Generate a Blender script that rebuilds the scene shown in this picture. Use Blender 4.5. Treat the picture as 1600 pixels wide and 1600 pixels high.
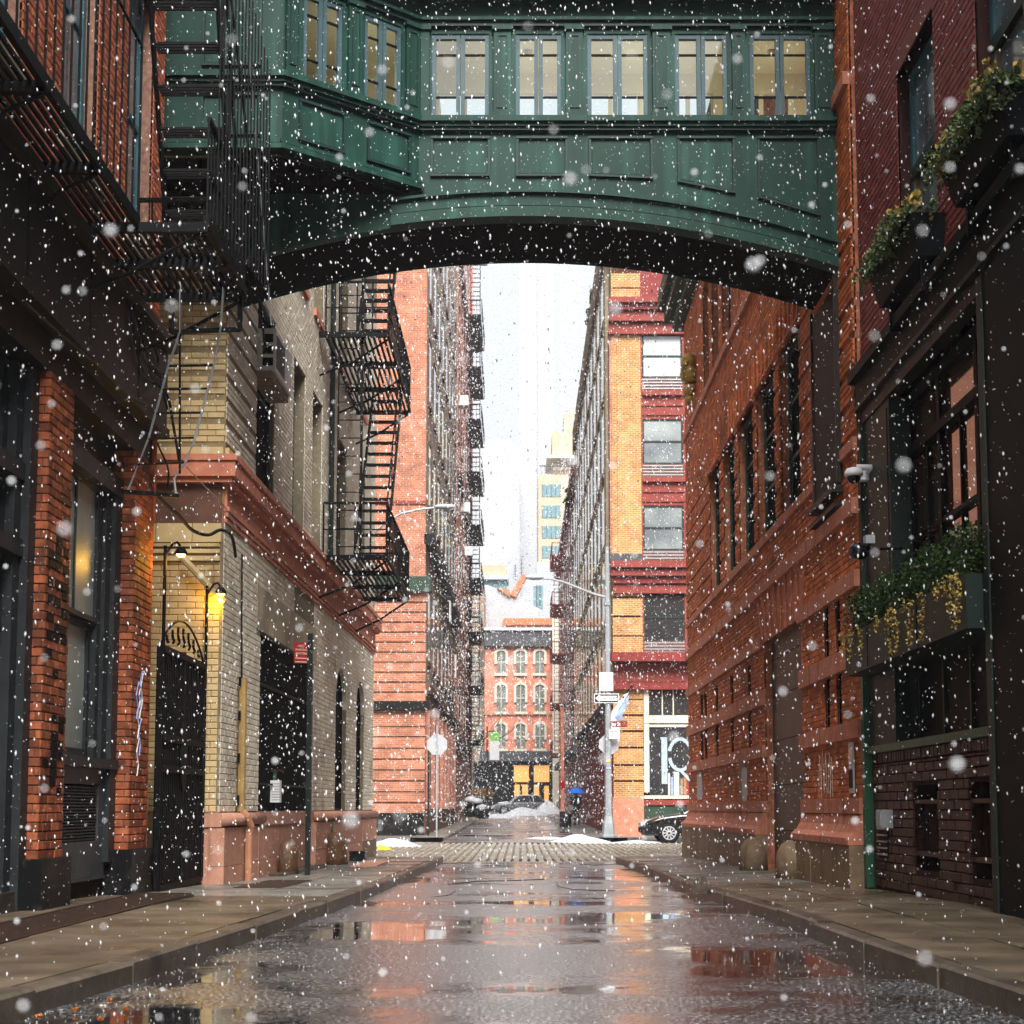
import bpy, bmesh, math, random
from mathutils import Vector, Matrix
for _o in list(bpy.data.objects): bpy.data.objects.remove(_o, do_unlink=True)
S = bpy.context.scene
COL = S.collection
rnd = random.Random(11)
# ---------------------------------------------------------------- camera
F = 2333.0; PITCH = math.radians(5.2); CX = 813.0
CY = 1262.0 - F*math.tan(PITCH); CH = 0.85
cam = bpy.data.cameras.new('camera'); cam_o = bpy.data.objects.new('camera', cam); COL.objects.link(cam_o)
cam.sensor_width = 24.0; cam.sensor_height = 24.0; cam.lens = 24.0*F/1600
cam.shift_x = (800-CX)/1600; cam.shift_y = (CY-800)/1600
cam.clip_start = 0.1; cam.clip_end = 5000
cam_o.location = (0, 0, CH); cam_o.rotation_euler = (math.pi/2+PITCH, 0, 0)
cam.dof.use_dof = True; cam.dof.focus_distance = 17.0; cam.dof.aperture_fstop = 3.2
S.camera = cam_o
# ---------------------------------------------------------------- sky, sun, exposure
SUN_EL = math.radians(48); SUN_ROT = math.radians(172)
w = bpy.data.worlds.new('World'); S.world = w; w.use_nodes = True
nt = w.node_tree; nt.nodes.clear()
out = nt.nodes.new('ShaderNodeOutputWorld'); bg = nt.nodes.new('ShaderNodeBackground')
sky = nt.nodes.new('ShaderNodeTexSky'); sky.sky_type = 'NISHITA'; sky.sun_disc = False
sky.sun_elevation = SUN_EL; sky.sun_rotation = SUN_ROT; sky.dust_density = 6; sky.air_density = 1.2
hs = nt.nodes.new('ShaderNodeHueSaturation'); hs.inputs['Saturation'].default_value = 0.12
mx = nt.nodes.new('ShaderNodeMixRGB'); mx.inputs[0].default_value = 0.9
mx.inputs[2].default_value = (3.8, 4.0, 4.35, 1)      # even cloud deck
nt.links.new(sky.outputs[0], hs.inputs['Color']); nt.links.new(hs.outputs[0], mx.inputs[1])
nt.links.new(mx.outputs[0], bg.inputs[0]); bg.inputs[1].default_value = 0.040
nt.links.new(bg.outputs[0], out.inputs[0])
sl = bpy.data.lights.new('sun', 'SUN'); sl.energy = 1.5; sl.angle = math.radians(35); sl.color = (1.0, 0.98, 0.95)
so = bpy.data.objects.new('sun', sl); COL.objects.link(so)
_az = SUN_ROT
so.rotation_euler = Vector((math.sin(_az)*math.cos(SUN_EL), math.cos(_az)*math.cos(SUN_EL), math.sin(SUN_EL))).to_track_quat('Z', 'Y').to_euler()
S.view_settings.view_transform = 'Standard'; S.view_settings.look = 'None'
S.view_settings.exposure = 2.6; S.view_settings.gamma = 1; S.view_settings.use_curve_mapping = False
S.cycles.max_bounces = 6; S.cycles.diffuse_bounces = 3; S.cycles.glossy_bounces = 3
S.cycles.transparent_max_bounces = 8; S.cycles.volume_bounces = 1
S.cycles.use_denoising = True; S.cycles.sample_clamp_indirect = 6.0
# ---------------------------------------------------------------- helpers
def ray(u, v):
    x = (u-CX)/F; y = (CY-v)/F
    c, s = math.cos(PITCH), math.sin(PITCH)
    return Vector((x, c - s*y, s + c*y))
def proj(p):
    c, s = math.cos(PITCH), math.sin(PITCH)
    y, z = p[1], p[2]-CH
    d = y*c + z*s
    if d < .2: return (-9999, -9999, .2)
    return (CX + F*p[0]/d, CY - F*(z*c - y*s)/d, d)
GP = [(-60, 0), (13, 0), (19, -.10), (35, -.25), (55, -.2), (88, .03), (130, .5), (200, 1.2), (3000, 1.2)]
def g(y):
    for (a, za), (b, zb) in zip(GP, GP[1:]):
        if y <= b: return za + (zb-za)*max(0, (y-a))/(b-a)
    return GP[-1][1]
class Fac:
    """a facade frame: s along it, t up, n out of it"""
    def __init__(f, ox, oy, dx, dy, side):
        L = math.hypot(dx, dy); f.D = Vector((dx/L, dy/L, 0)); f.O = Vector((ox, oy, 0))
        f.N = Vector((f.D.y, -f.D.x, 0))*side
        f.flip = side < 0
    def P(f, s, t, n=0): return f.O + f.D*s + Vector((0, 0, t)) + f.N*n
    def px(f, u, v, n=0):
        r = ray(u, v); C = Vector((0, 0, CH)); o = f.O + f.N*n
        k = (o-C).dot(f.N)/r.dot(f.N); p = C + r*k
        return ((p-f.O).dot(f.D), p.z)
    def s(f, u, v=900, n=0): return f.px(u, v, n)[0]
    def t(f, u, v, n=0): return f.px(u, v, n)[1]
class MB:
    def __init__(m): m.v = []; m.f = []
    def add(m, vs, fs):
        k = len(m.v); m.v += [tuple(p) for p in vs]; m.f += [tuple(i+k for i in q) for q in fs]; return m
    def quad(m, *p): return m.add(p, [tuple(range(len(p)))])
    def hexa(m, c):
        return m.add(c, [(0,3,2,1),(4,5,6,7),(0,1,5,4),(1,2,6,5),(2,3,7,6),(3,0,4,7)])
    def box(m, x0, x1, y0, y1, z0, z1):
        return m.hexa([(x0,y0,z0),(x1,y0,z0),(x1,y1,z0),(x0,y1,z0),(x0,y0,z1),(x1,y0,z1),(x1,y1,z1),(x0,y1,z1)])
    def fb(m, fc, s0, s1, t0, t1, n0, n1):
        P = fc.P
        c = [P(s0,t0,n0),P(s1,t0,n0),P(s1,t0,n1),P(s0,t0,n1),P(s0,t1,n0),P(s1,t1,n0),P(s1,t1,n1),P(s0,t1,n1)]
        return m.hexa(c)
    def brick(m, fc, s0, s1, t0, t1, n0, n1):
        P = fc.P; a = min(.006, (s1-s0)*.2); b = a; k = n1-.005
        c = [P(s0,t0,n0),P(s1,t0,n0),P(s1,t1,n0),P(s0,t1,n0),P(s0,t0,k),P(s1,t0,k),P(s1,t1,k),P(s0,t1,k),
             P(s0+a,t0+b,n1),P(s1-a,t0+b,n1),P(s1-a,t1-b,n1),P(s0+a,t1-b,n1)]
        return m.add(c, [(0,1,5,4),(1,2,6,5),(2,3,7,6),(3,0,4,7),(4,5,9,8),(5,6,10,9),(6,7,11,10),(7,4,8,11),(8,9,10,11)])
    def tube(m, pts, r, seg=6, r1=None):
        pts = [Vector(p) for p in pts]; k = len(m.v); n = len(pts); up = Vector((0, 0, 1))
        for i, p in enumerate(pts):
            d = (pts[min(i+1, n-1)]-pts[max(i-1, 0)]).normalized()
            a = d.cross(up) if abs(d.z) < .95 else d.cross(Vector((1, 0, 0)))
            a.normalize(); b = d.cross(a); rr = r if r1 is None else r+(r1-r)*i/(n-1)
            for j in range(seg):
                q = 2*math.pi*j/seg; m.v.append(tuple(p + a*math.cos(q)*rr + b*math.sin(q)*rr))
        for i in range(n-1):
            for j in range(seg):
                A = k+i*seg+j; B = k+i*seg+(j+1) % seg; m.f.append((A, B, B+seg, A+seg))
        m.f.append(tuple(k+j for j in range(seg))); m.f.append(tuple(k+(n-1)*seg+j for j in range(seg)))
        return m
    def lathe(m, c, prof, seg=16, sx=1, sy=1):
        k = len(m.v)
        for r, z in prof:
            for j in range(seg):
                q = 2*math.pi*j/seg; m.v.append((c[0]+r*math.cos(q)*sx, c[1]+r*math.sin(q)*sy, c[2]+z))
        for i in range(len(prof)-1):
            for j in range(seg):
                A = k+i*seg+j; B = k+i*seg+(j+1) % seg; m.f.append((A, B, B+seg, A+seg))
        m.f.append(tuple(k+j for j in range(seg))); m.f.append(tuple(k+(len(prof)-1)*seg+j for j in range(seg)))
        return m
    def prism(m, fc, poly, n0, n1):
        k = len(poly); a = [fc.P(s, t, n0) for s, t in poly]; b = [fc.P(s, t, n1) for s, t in poly]
        return m.add(a+b, [tuple(range(k)), tuple(range(2*k-1, k-1, -1))]+[(i, (i+1) % k, (i+1) % k+k, i+k) for i in range(k)])
    def mesh(m, name, mt, smooth=False):
        me = bpy.data.meshes.new(name); me.from_pydata(m.v, [], m.f); me.validate()
        bm = bmesh.new(); bm.from_mesh(me); bmesh.ops.recalc_face_normals(bm, faces=bm.faces); bm.to_mesh(me); bm.free()
        me.materials.append(mt)
        if smooth:
            for p in me.polygons: p.use_smooth = True
        return me
    def obj(m, name, mt, parent=None, smooth=False, label=None, kind=None):
        o = bpy.data.objects.new(name, m.mesh(name, mt, smooth)); COL.objects.link(o)
        if parent: par(o, parent)
        if label: o['label'] = label
        if kind: o['kind'] = kind
        return o
def par(o, p):
    o.parent = p; o.matrix_parent_inverse = (Matrix.Translation(p.location) if p.type == 'EMPTY' else WM.get(p.name, Matrix())).inverted()
WM = {}
def thing(name, label, cat, loc=(0, 0, 0), group=None):
    o = bpy.data.objects.new(name, None); COL.objects.link(o); o.location = loc; o.empty_display_size = .2
    o['label'] = label; o['category'] = cat
    if group: o['group'] = group
    return o
def tag(o, label, cat, group=None):
    o['label'] = label; o['category'] = cat
    if group: o['group'] = group
    return o
def struct(o): o['kind'] = 'structure'; return o
_unit = {}
def unit(mt, kind):
    k = (mt.name, kind)
    if k not in _unit:
        m = MB()
        if kind == 'box': m.box(-.5, .5, -.5, .5, -.5, .5)
        elif kind == 'rod': m.tube([(0, 0, -.5), (0, 0, .5)], .5, 8)
        elif kind == 'brick':
            e, h = .475, .44
            m.add([(-.5,-.5,-.5),(.5,-.5,-.5),(.5,.5,-.5),(-.5,.5,-.5),(-.5,-.5,.35),(.5,-.5,.35),(.5,.5,.35),(-.5,.5,.35),(-e,-h,.5),(e,-h,.5),(e,h,.5),(-e,h,.5)],
                  [(0,1,5,4),(1,2,6,5),(2,3,7,6),(3,0,4,7),(4,5,9,8),(5,6,10,9),(6,7,11,10),(7,4,8,11),(8,9,10,11)])
        _unit[k] = m.mesh('unit_'+kind, mt)
    return _unit[k]
def place(name, mt, kind, M, parent):
    o = bpy.data.objects.new(name, unit(mt, kind)); COL.objects.link(o)
    o.matrix_basis = M; WM[o.name] = M.copy()
    if parent: par(o, parent)
    return o
def stick(name, p0, p1, w, mt, parent, h=None, kind='box'):
    p0 = Vector(p0); p1 = Vector(p1); d = p1-p0; L = d.length; z = d/L
    x = Vector((0, 0, 1)).cross(z) if abs(z.z) < .98 else Vector((1, 0, 0))
    x.normalize(); y = z.cross(x); h = h or w
    M = Matrix((x*w, y*h, z*L)).transposed().to_4x4(); M.translation = (p0+p1)/2
    return place(name, mt, kind, M, parent)
def pieces(name, mt, parent, bx, nmax=220, minpx=6.5, rest=None, jit=.002, kinds='brick'):
    """bx: list of (fac,s0,s1,t0,t1,n0,n1); the largest in view become single parts, the rest one joined part"""
    sc = []
    for i, b in enumerate(bx):
        fc, s0, s1, t0, t1, n0, n1 = b
        A = proj(fc.P(s0, t0, n1)); B = proj(fc.P(s1, t1, n1))
        if max(A[0], B[0]) < 0 or min(A[0], B[0]) > 1600 or max(A[1], B[1]) < 0 or min(A[1], B[1]) > 1600: sc.append((0, i)); continue
        sc.append((math.sqrt(abs(A[0]-B[0])*abs(A[1]-B[1])), i))
    sc.sort(reverse=True); single = set(i for a, i in sc[:nmax] if a >= minpx)
    m = MB()
    for i, (fc, s0, s1, t0, t1, n0, n1) in enumerate(bx):
        n1 = n1 + rnd.uniform(-jit, jit)
        if i in single:
            T = Vector((0, 0, 1))
            M = Matrix((fc.D*(s1-s0), T*(t1-t0), fc.N*(n1-n0))).transposed().to_4x4()
            M.translation = fc.P((s0+s1)/2, (t0+t1)/2, (n0+n1)/2)
            place(name, mt, kinds, M, parent)
        elif kinds == 'brick': m.brick(fc, s0, s1, t0, t1, n0, n1)
        else: m.fb(fc, s0, s1, t0, t1, n0, n1)
    if m.v:
        o = m.obj(rest or name+'work', mt, parent); o['kind'] = 'stuff'
def courses(fc, s0, s1, t0, t1, holes=(), c=.075, L=.22, gap=.01, n0=-.02, n1=.012, groove=0, gd=.03):
    out = []; t = t0; k = 0
    while t < t1-.02:
        tt = min(t+c, t1); mid = (t+tt)/2
        iv = [(s0, s1)]
        for h in holes:
            if h[2]-.01 < mid < h[3]+.01:
                nv = []
                for a, b in iv:
                    if h[1] <= a or h[0] >= b: nv.append((a, b)); continue
                    if h[0] > a: nv.append((a, h[0]))
                    if h[1] < b: nv.append((h[1], b))
                iv = nv
        nn = n1
        if groove and k % groove == 0: t = tt; k += 1; continue
        for a, b in iv:
            x = a - (L/2 if k % 2 else 0)
            while x < b-.02:
                e = min(x+L, b); q = max(x, a)
                if e-q > .025: out.append((fc, q, e-gap, t, tt-gap, n0, nn))
                x += L
        t = tt; k += 1
    return out
def wall(name, fc, s0, s1, t0, t1, holes, mt, parent, n=0, d=.35):
    """masonry sheet with real openings and reveals"""
    m = MB(); S_ = sorted(set([s0, s1]+[min(max(q, s0), s1) for h in holes for q in h[:2]]))
    T_ = sorted(set([t0, t1]+[min(max(q, t0), t1) for h in holes for q in h[2:4]]))
    def solid(a, b): return not any(h[0] < a < h[1] and h[2] < b < h[3] for h in holes)
    for a, b in zip(S_, S_[1:]):
        run = None
        for c, e in list(zip(T_, T_[1:]))+[(None, None)]:
            ok = c is not None and solid((a+b)/2, (c+e)/2)
            if ok and run is None: run = [c, e]
            elif ok: run[1] = e
            elif run:
                m.quad(fc.P(a, run[0], n), fc.P(b, run[0], n), fc.P(b, run[1], n), fc.P(a, run[1], n)); run = None
    for h in holes:
        a, b, c, e = max(h[0], s0), min(h[1], s1), max(h[2], t0), min(h[3], t1)
        for q in ((a, c, b, c), (b, c, b, e), (b, e, a, e), (a, e, a, c)):
            m.quad(fc.P(q[0], q[1], n), fc.P(q[2], q[3], n), fc.P(q[2], q[3], n-d), fc.P(q[0], q[1], n-d))
    for s_ in (s0, s1): m.quad(fc.P(s_, t0, n), fc.P(s_, t1, n), fc.P(s_, t1, n-d), fc.P(s_, t0, n-d))
    m.quad(fc.P(s0, t1, n), fc.P(s1, t1, n), fc.P(s1, t1, n-d), fc.P(s0, t1, n-d))
    return m.obj(name, mt, parent)
def window(fc, s0, s1, t0, t1, n, fm, gm, parent, nx=1, ny=2, fw=.07, bar=.03, sill=None, sm=None, name='window'):
    m = MB(); q = n-.06
    m.fb(fc, s0, s0+fw, t0, t1, q, n); m.fb(fc, s1-fw, s1, t0, t1, q, n)
    m.fb(fc, s0+fw, s1-fw, t0, t0+fw, q, n-.002); m.fb(fc, s0+fw, s1-fw, t1-fw, t1, q, n-.002)
    for i in range(1, nx):
        x = s0+(s1-s0)*i/nx; m.fb(fc, x-bar/2, x+bar/2, t0+fw, t1-fw, q+.005, n-.012)
    for i in range(1, ny):
        y = t0+(t1-t0)*i/ny; m.fb(fc, s0+fw, s1-fw, y-bar/2, y+bar/2, q+.003, n-.008)
    o = m.obj(name, fm, parent)
    MB().fb(fc, s0+fw, s1-fw, t0+fw, t1-fw, q+.02, q+.028).obj('pane', gm, o)
    if sill: MB().fb(fc, s0-.08, s1+.08, t0-.12, t0, q, sill).obj('sill', sm or fm, o)
    return o
# ---------------------------------------------------------------- materials
def mat(name, c1, c2=None, rough=.7, sc=6, bump=0.0, bsc=60, var=0.0, metal=0, spec=.22, stain=None, det=6, ssc=1.2, slo=.5, shi=.7, streak=False, wetr=None):
    m = bpy.data.materials.new(name); m.use_nodes = True; n = m.node_tree; b = n.nodes['Principled BSDF']
    N = n.nodes.new; L = n.links.new
    geo = N('ShaderNodeNewGeometry'); c2 = c2 or tuple(x*.7 for x in c1)
    nz = N('ShaderNodeTexNoise'); nz.inputs['Scale'].default_value = sc; nz.inputs['Detail'].default_value = det
    L(geo.outputs['Position'], nz.inputs['Vector'])
    rp = N('ShaderNodeMapRange'); rp.inputs[1].default_value = .3; rp.inputs[2].default_value = .7
    L(nz.outputs[0], rp.inputs[0])
    mix = N('ShaderNodeMixRGB'); mix.inputs[1].default_value = (*c1, 1); mix.inputs[2].default_value = (*c2, 1)
    L(rp.outputs[0], mix.inputs[0]); last = mix.outputs[0]
    if var:
        oi = N('ShaderNodeObjectInfo'); ad = N('ShaderNodeMath'); ad.operation = 'ADD'
        L(geo.outputs['Random Per Island'], ad.inputs[0]); L(oi.outputs['Random'], ad.inputs[1])
        fr = N('ShaderNodeMath'); fr.operation = 'FRACT'; L(ad.outputs[0], fr.inputs[0])
        mr = N('ShaderNodeMapRange'); mr.inputs[3].default_value = 1-var; mr.inputs[4].default_value = 1+var
        L(fr.outputs[0], mr.inputs[0])
        vm = N('ShaderNodeVectorMath'); vm.operation = 'SCALE'; L(last, vm.inputs[0]); L(mr.outputs[0], vm.inputs['Scale']); last = vm.outputs[0]
    if stain:
        n2 = N('ShaderNodeTexNoise'); n2.inputs['Scale'].default_value = ssc; n2.inputs['Detail'].default_value = 5
        if streak:
            mp = N('ShaderNodeMapping'); mp.inputs['Scale'].default_value = (5, 5, .35); L(geo.outputs['Position'], mp.inputs[0]); L(mp.outputs[0], n2.inputs['Vector'])
        else: L(geo.outputs['Position'], n2.inputs['Vector'])
        r2 = N('ShaderNodeMapRange'); r2.inputs[1].default_value = slo; r2.inputs[2].default_value = shi; L(n2.outputs[0], r2.inputs[0])
        m2 = N('ShaderNodeMixRGB'); L(r2.outputs[0], m2.inputs[0]); L(last, m2.inputs[1]); m2.inputs[2].default_value = (*stain, 1); last = m2.outputs[0]
    L(last, b.inputs['Base Color'])
    b.inputs['Roughness'].default_value = rough; b.inputs['Metallic'].default_value = metal
    b.inputs['Specular IOR Level'].default_value = spec
    if wetr:
        r3 = N('ShaderNodeMapRange'); r3.inputs[1].default_value = .35; r3.inputs[2].default_value = .65
        r3.inputs[3].default_value = wetr[0]; r3.inputs[4].default_value = wetr[1]
        n3 = N('ShaderNodeTexNoise'); n3.inputs['Scale'].default_value = .9; n3.inputs['Detail'].default_value = 4
        L(geo.outputs['Position'], n3.inputs['Vector']); L(n3.outputs[0], r3.inputs[0]); L(r3.outputs[0], b.inputs['Roughness'])
    if bump:
        nb = N('ShaderNodeTexNoise'); nb.inputs['Scale'].default_value = bsc; nb.inputs['Detail'].default_value = 3
        L(geo.outputs['Position'], nb.inputs['Vector'])
        bp = N('ShaderNodeBump'); bp.inputs['Strength'].default_value = bump; bp.inputs['Distance'].default_value = .01
        L(nb.outputs[0], bp.inputs['Height']); L(bp.outputs[0], b.inputs['Normal'])
    return m
def brickmat(name, c1, c2, mo, w_=.22, h_=.075, mort=.012, rough=.85, bump=.6, stain=None, off=.5, slo=.5, shi=.72, ssc=.5):
    m = bpy.data.materials.new(name); m.use_nodes = True; n = m.node_tree; b = n.nodes['Principled BSDF']
    N = n.nodes.new; L = n.links.new
    geo = N('ShaderNodeNewGeometry'); sp = N('ShaderNodeSeparateXYZ'); L(geo.outputs['Position'], sp.inputs[0])
    ad = N('ShaderNodeMath'); L(sp.outputs[0], ad.inputs[0]); L(sp.outputs[1], ad.inputs[1])
    cb = N('ShaderNodeCombineXYZ'); L(ad.outputs[0], cb.inputs[0]); L(sp.outputs[2], cb.inputs[1])
    bt = N('ShaderNodeTexBrick'); L(cb.outputs[0], bt.inputs['Vector']); bt.offset = off
    bt.inputs['Color1'].default_value = (*c1, 1); bt.inputs['Color2'].default_value = (*c2, 1); bt.inputs['Mortar'].default_value = (*mo, 1)
    bt.inputs['Scale'].default_value = 1; bt.inputs['Mortar Size'].default_value = mort; bt.inputs['Brick Width'].default_value = w_; bt.inputs['Row Height'].default_value = h_
    nz = N('ShaderNodeTexNoise'); nz.inputs['Scale'].default_value = 2.5; nz.inputs['Detail'].default_value = 6; L(geo.outputs['Position'], nz.inputs['Vector'])
    mr = N('ShaderNodeMapRange'); mr.inputs[1].default_value = .3; mr.inputs[2].default_value = .7; mr.inputs[3].default_value = .72; mr.inputs[4].default_value = 1.2; L(nz.outputs[0], mr.inputs[0])
    vm = N('ShaderNodeVectorMath'); vm.operation = 'SCALE'; L(bt.outputs[0], vm.inputs[0]); L(mr.outputs[0], vm.inputs['Scale']); last = vm.outputs[0]
    if stain:
        n2 = N('ShaderNodeTexNoise'); n2.inputs['Scale'].default_value = ssc; n2.inputs['Detail'].default_value = 6; L(geo.outputs['Position'], n2.inputs['Vector'])
        r2 = N('ShaderNodeMapRange'); r2.inputs[1].default_value = slo; r2.inputs[2].default_value = shi; L(n2.outputs[0], r2.inputs[0])
        m2 = N('ShaderNodeMixRGB'); L(r2.outputs[0], m2.inputs[0]); L(last, m2.inputs[1]); m2.inputs[2].default_value = (*stain, 1); last = m2.outputs[0]
    L(last, b.inputs['Base Color']); b.inputs['Roughness'].default_value = rough; b.inputs['Specular IOR Level'].default_value = .2
    bp = N('ShaderNodeBump'); bp.inputs['Strength'].default_value = bump; bp.inputs['Distance'].default_value = .01; bp.invert = True
    L(bt.outputs['Fac'], bp.inputs['Height']); L(bp.outputs[0], b.inputs['Normal'])
    return m
def emis(name, c, e):
    m = bpy.data.materials.new(name); m.use_nodes = True; b = m.node_tree.nodes['Principled BSDF']
    b.inputs['Base Color'].default_value = (*c, 1); b.inputs['Emission Color'].default_value = (*c, 1); b.inputs['Emission Strength'].default_value = e
    return m
def clearglass(name, tint=(.9, .95, .93), refl=.12):
    m = bpy.data.materials.new(name); m.use_nodes = True; n = m.node_tree; n.nodes.clear()
    o = n.nodes.new('ShaderNodeOutputMaterial'); t = n.nodes.new('ShaderNodeBsdfTransparent'); t.inputs[0].default_value = (*tint, 1)
    gl = n.nodes.new('ShaderNodeBsdfGlossy'); gl.inputs['Roughness'].default_value = .03
    mx = n.nodes.new('ShaderNodeMixShader'); mx.inputs[0].default_value = refl
    n.links.new(t.outputs[0], mx.inputs[1]); n.links.new(gl.outputs[0], mx.inputs[2]); n.links.new(mx.outputs[0], o.inputs[0])
    return m
M = {}
M['iron'] = mat('black_iron', (.0015, .0015, .002), (.004, .0035, .0035), .6, 8, spec=.12)
M['cable'] = mat('cable_rubber', (.006, .006, .006), (.015, .014, .013), .5, spec=.3)
M['pierbrick'] = mat('pier_brick', (.40, .11, .042), (.19, .05, .024), .75, 9, .4, 90, var=.5, stain=(.05, .022, .014), ssc=1.6, slo=.5, shi=.72)
M['mortar'] = mat('mortar', (.16, .09, .05), (.09, .05, .035), .95, 20, .3)
M['mortard'] = mat('mortar_dark', (.05, .028, .018), (.03, .018, .012), .95, 20, .3)
M['l1brick'] = mat('orange_red_brick', (.55, .16, .08), (.34, .09, .045), .8, 6, .3, 90, var=.3)
M['l1mortar'] = mat('pale_mortar', (.36, .2, .14), (.2, .1, .07), .95, 20, .3)
M['fascia'] = mat('dark_fascia_metal', (.012, .009, .008), (.005, .004, .004), .55, 3, .1, 40, spec=.3, stain=(.03, .018, .012), ssc=1.1, slo=.55, shi=.8, streak=True)
M['granite'] = mat('dark_granite', (.006, .006, .007), (.003, .003, .0035), .45, 40, .15, 120, stain=(.06, .05, .045), ssc=3, slo=.55, shi=.8)
M['greyframe'] = mat('grey_painted_frame', (.03, .034, .036), (.018, .021, .023), .5, 5, .05)
M['greypanel'] = mat('grey_painted_panel', (.07, .074, .077), (.05, .053, .057), .45, 5, .05)
M['void'] = mat('dark_interior', (.002, .002, .002), (.004, .004, .004), .9, spec=.05)
M['frost'] = mat('milky_glass', (.34, .38, .34), (.15, .18, .165), .4, 1.3, det=2, spec=.6)
M['glass'] = mat('dark_window_glass', (.02, .024, .026), (.035, .04, .042), .07, 2, spec=.8)
M['glassblue'] = mat('bluish_window_glass', (.17, .25, .28), (.07, .10, .12), .06, 2, spec=.9)
M['blueframe'] = mat('blue_green_paint', (.06, .16, .19), (.04, .11, .13), .5, 6)
M['stone'] = mat('buff_stone', (.32, .24, .16), (.2, .15, .1), .85, 8, .2)
M['yellow'] = mat('cream_paint_lit_tan', (.62, .47, .24), (.5, .37, .18), .7, 3, .35, 70, var=.12, stain=(.16, .085, .045), ssc=1.5, slo=.62, shi=.78)  # the one wall paint, light on the camera-facing side put into a tan
M['yellowm'] = mat('cream_mortar_lit_tan', (.30, .22, .11), (.2, .15, .08), .85, 9, .3)
M['greige'] = mat('cream_paint_lit_beige', (.74, .67, .54), (.6, .53, .41), .7, 3, .35, 70, var=.10, stain=(.22, .17, .12), ssc=.9, slo=.55, shi=.8)  # same wall paint, the street side's different light put into a greyer beige
M['greigem'] = mat('cream_mortar_lit_beige', (.24, .195, .13), (.17, .14, .09), .85, 9, .3)
M['brownstone'] = mat('brownstone', (.60, .23, .14), (.44, .155, .095), .75, 5, .25, 80, stain=(.11, .05, .035), ssc=.9, slo=.58, shi=.8, streak=True)
M['brownstoned'] = mat('weathered_brownstone', (.17, .08, .055), (.11, .05, .035), .8, 5, .25, 80, stain=(.05, .03, .022), ssc=1.2, slo=.5, shi=.8)
M['pink'] = mat('pinkish_plinth_stone', (.56, .29, .20), (.44, .21, .14), .65, 6, .25, 60, var=.1, stain=(.2, .09, .06), ssc=1.2, slo=.6, shi=.85, streak=True)
M['stucco'] = mat('smooth_stucco', (.52, .44, .31), (.4, .34, .24), .8, 2, .15, 40, stain=(.2, .16, .12), ssc=1, slo=.5, shi=.75)
M['pipe'] = mat('ochre_downpipe', (.36, .24, .09), (.25, .16, .06), .5, 6)
M['pipepink'] = mat('pink_painted_pipe', (.5, .24, .14), (.4, .18, .1), .5, 6)
M['green'] = mat('bridge_green_paint', (.007, .041, .029), (.005, .028, .02), .6, 2.2, .08, 25, stain=(.022, .085, .064), ssc=1.1, slo=.5, shi=.8, streak=True)
M['greend'] = mat('bridge_dark_green_trim', (.010, .034, .03), (.008, .025, .022), .5, 3, .05)
M['bluegrey'] = mat('blue_grey_sash', (.055, .10, .11), (.04, .075, .085), .5, 4)
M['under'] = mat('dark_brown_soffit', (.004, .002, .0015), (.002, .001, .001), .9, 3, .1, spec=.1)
M['cream'] = mat('cream_interior', (.78, .68, .46), (.72, .62, .42), .8, 1)
M['cglass'] = clearglass('clear_glass')
M['rust'] = mat('rust_brick', (.62, .165, .05), (.34, .085, .028), .7, 5, .35, 80, var=.3, stain=(.09, .035, .02), ssc=.8, slo=.58, shi=.8)
M['rustm'] = mat('rust_mortar', (.50, .20, .11), (.25, .085, .045), .9, 12, .3)
M['rustmd'] = mat('rust_mortar_dark', (.09, .03, .016), (.05, .018, .01), .9, 12, .3)
M['tan'] = mat('tan_granite', (.27, .185, .11), (.19, .125, .075), .6, 9, .25, 50, var=.08, stain=(.07, .045, .03), ssc=1.2, slo=.55, shi=.75, streak=True)
M['doorgrey'] = mat('taupe_garage_door', (.10, .085, .07), (.085, .07, .06), .5, 2)
M['purple'] = mat('purple_painted_brick', (.24, .055, .05), (.16, .036, .034), .65, 4, .3, 80, var=.18, stain=(.2, .07, .03), ssc=.6, slo=.6, shi=.8)
M['purplem'] = mat('purple_mortar', (.04, .014, .013), (.03, .012, .01), .9)
M['basebrick'] = mat('brown_painted_base_brick', (.08, .034, .024), (.045, .018, .014), .5, 5, .4, 50, var=.3, stain=(.14, .085, .04), ssc=1.2, slo=.6, shi=.8)
M['sfgreen'] = mat('storefront_dark_green', (.010, .024, .018), (.006, .015, .012), .55, 3, .08, spec=.3, stain=(.028, .032, .025), ssc=1, slo=.55, shi=.8, streak=True)
M['sfblack'] = mat('storefront_black_green', (.0012, .003, .0038), (.0008, .0018, .0024), .6, 3, spec=.12)
M['polegreen'] = mat('green_post_paint', (.035, .13, .07), (.025, .09, .05), .45, 6)
M['warmglass'] = mat('painted_warm_reflection_glass', (.10, .045, .022), (.02, .014, .01), .06, 1.6, spec=.8, det=2)  # orange brown reflections painted into the base colour
M['teal'] = mat('teal_window_frame', (.015, .065, .06), (.012, .05, .045), .5, 4)
M['cornicegreen'] = mat('dark_green_cornice', (.03, .055, .035), (.02, .04, .025), .6, 4)
M['orange'] = brickmat('orange_front_brick', (.42, .15, .08), (.30, .095, .05), (.46, .24, .16), bump=.3, stain=(.72, .38, .28), slo=.58, shi=.85, ssc=.6)
M['greybrown'] = brickmat('grey_brown_side_brick', (.30, .20, .14), (.17, .10, .07), (.34, .27, .21), h_=.16, w_=.5, mort=.03, bump=1, stain=(.36, .30, .25), slo=.5, shi=.65, ssc=.8)
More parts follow.
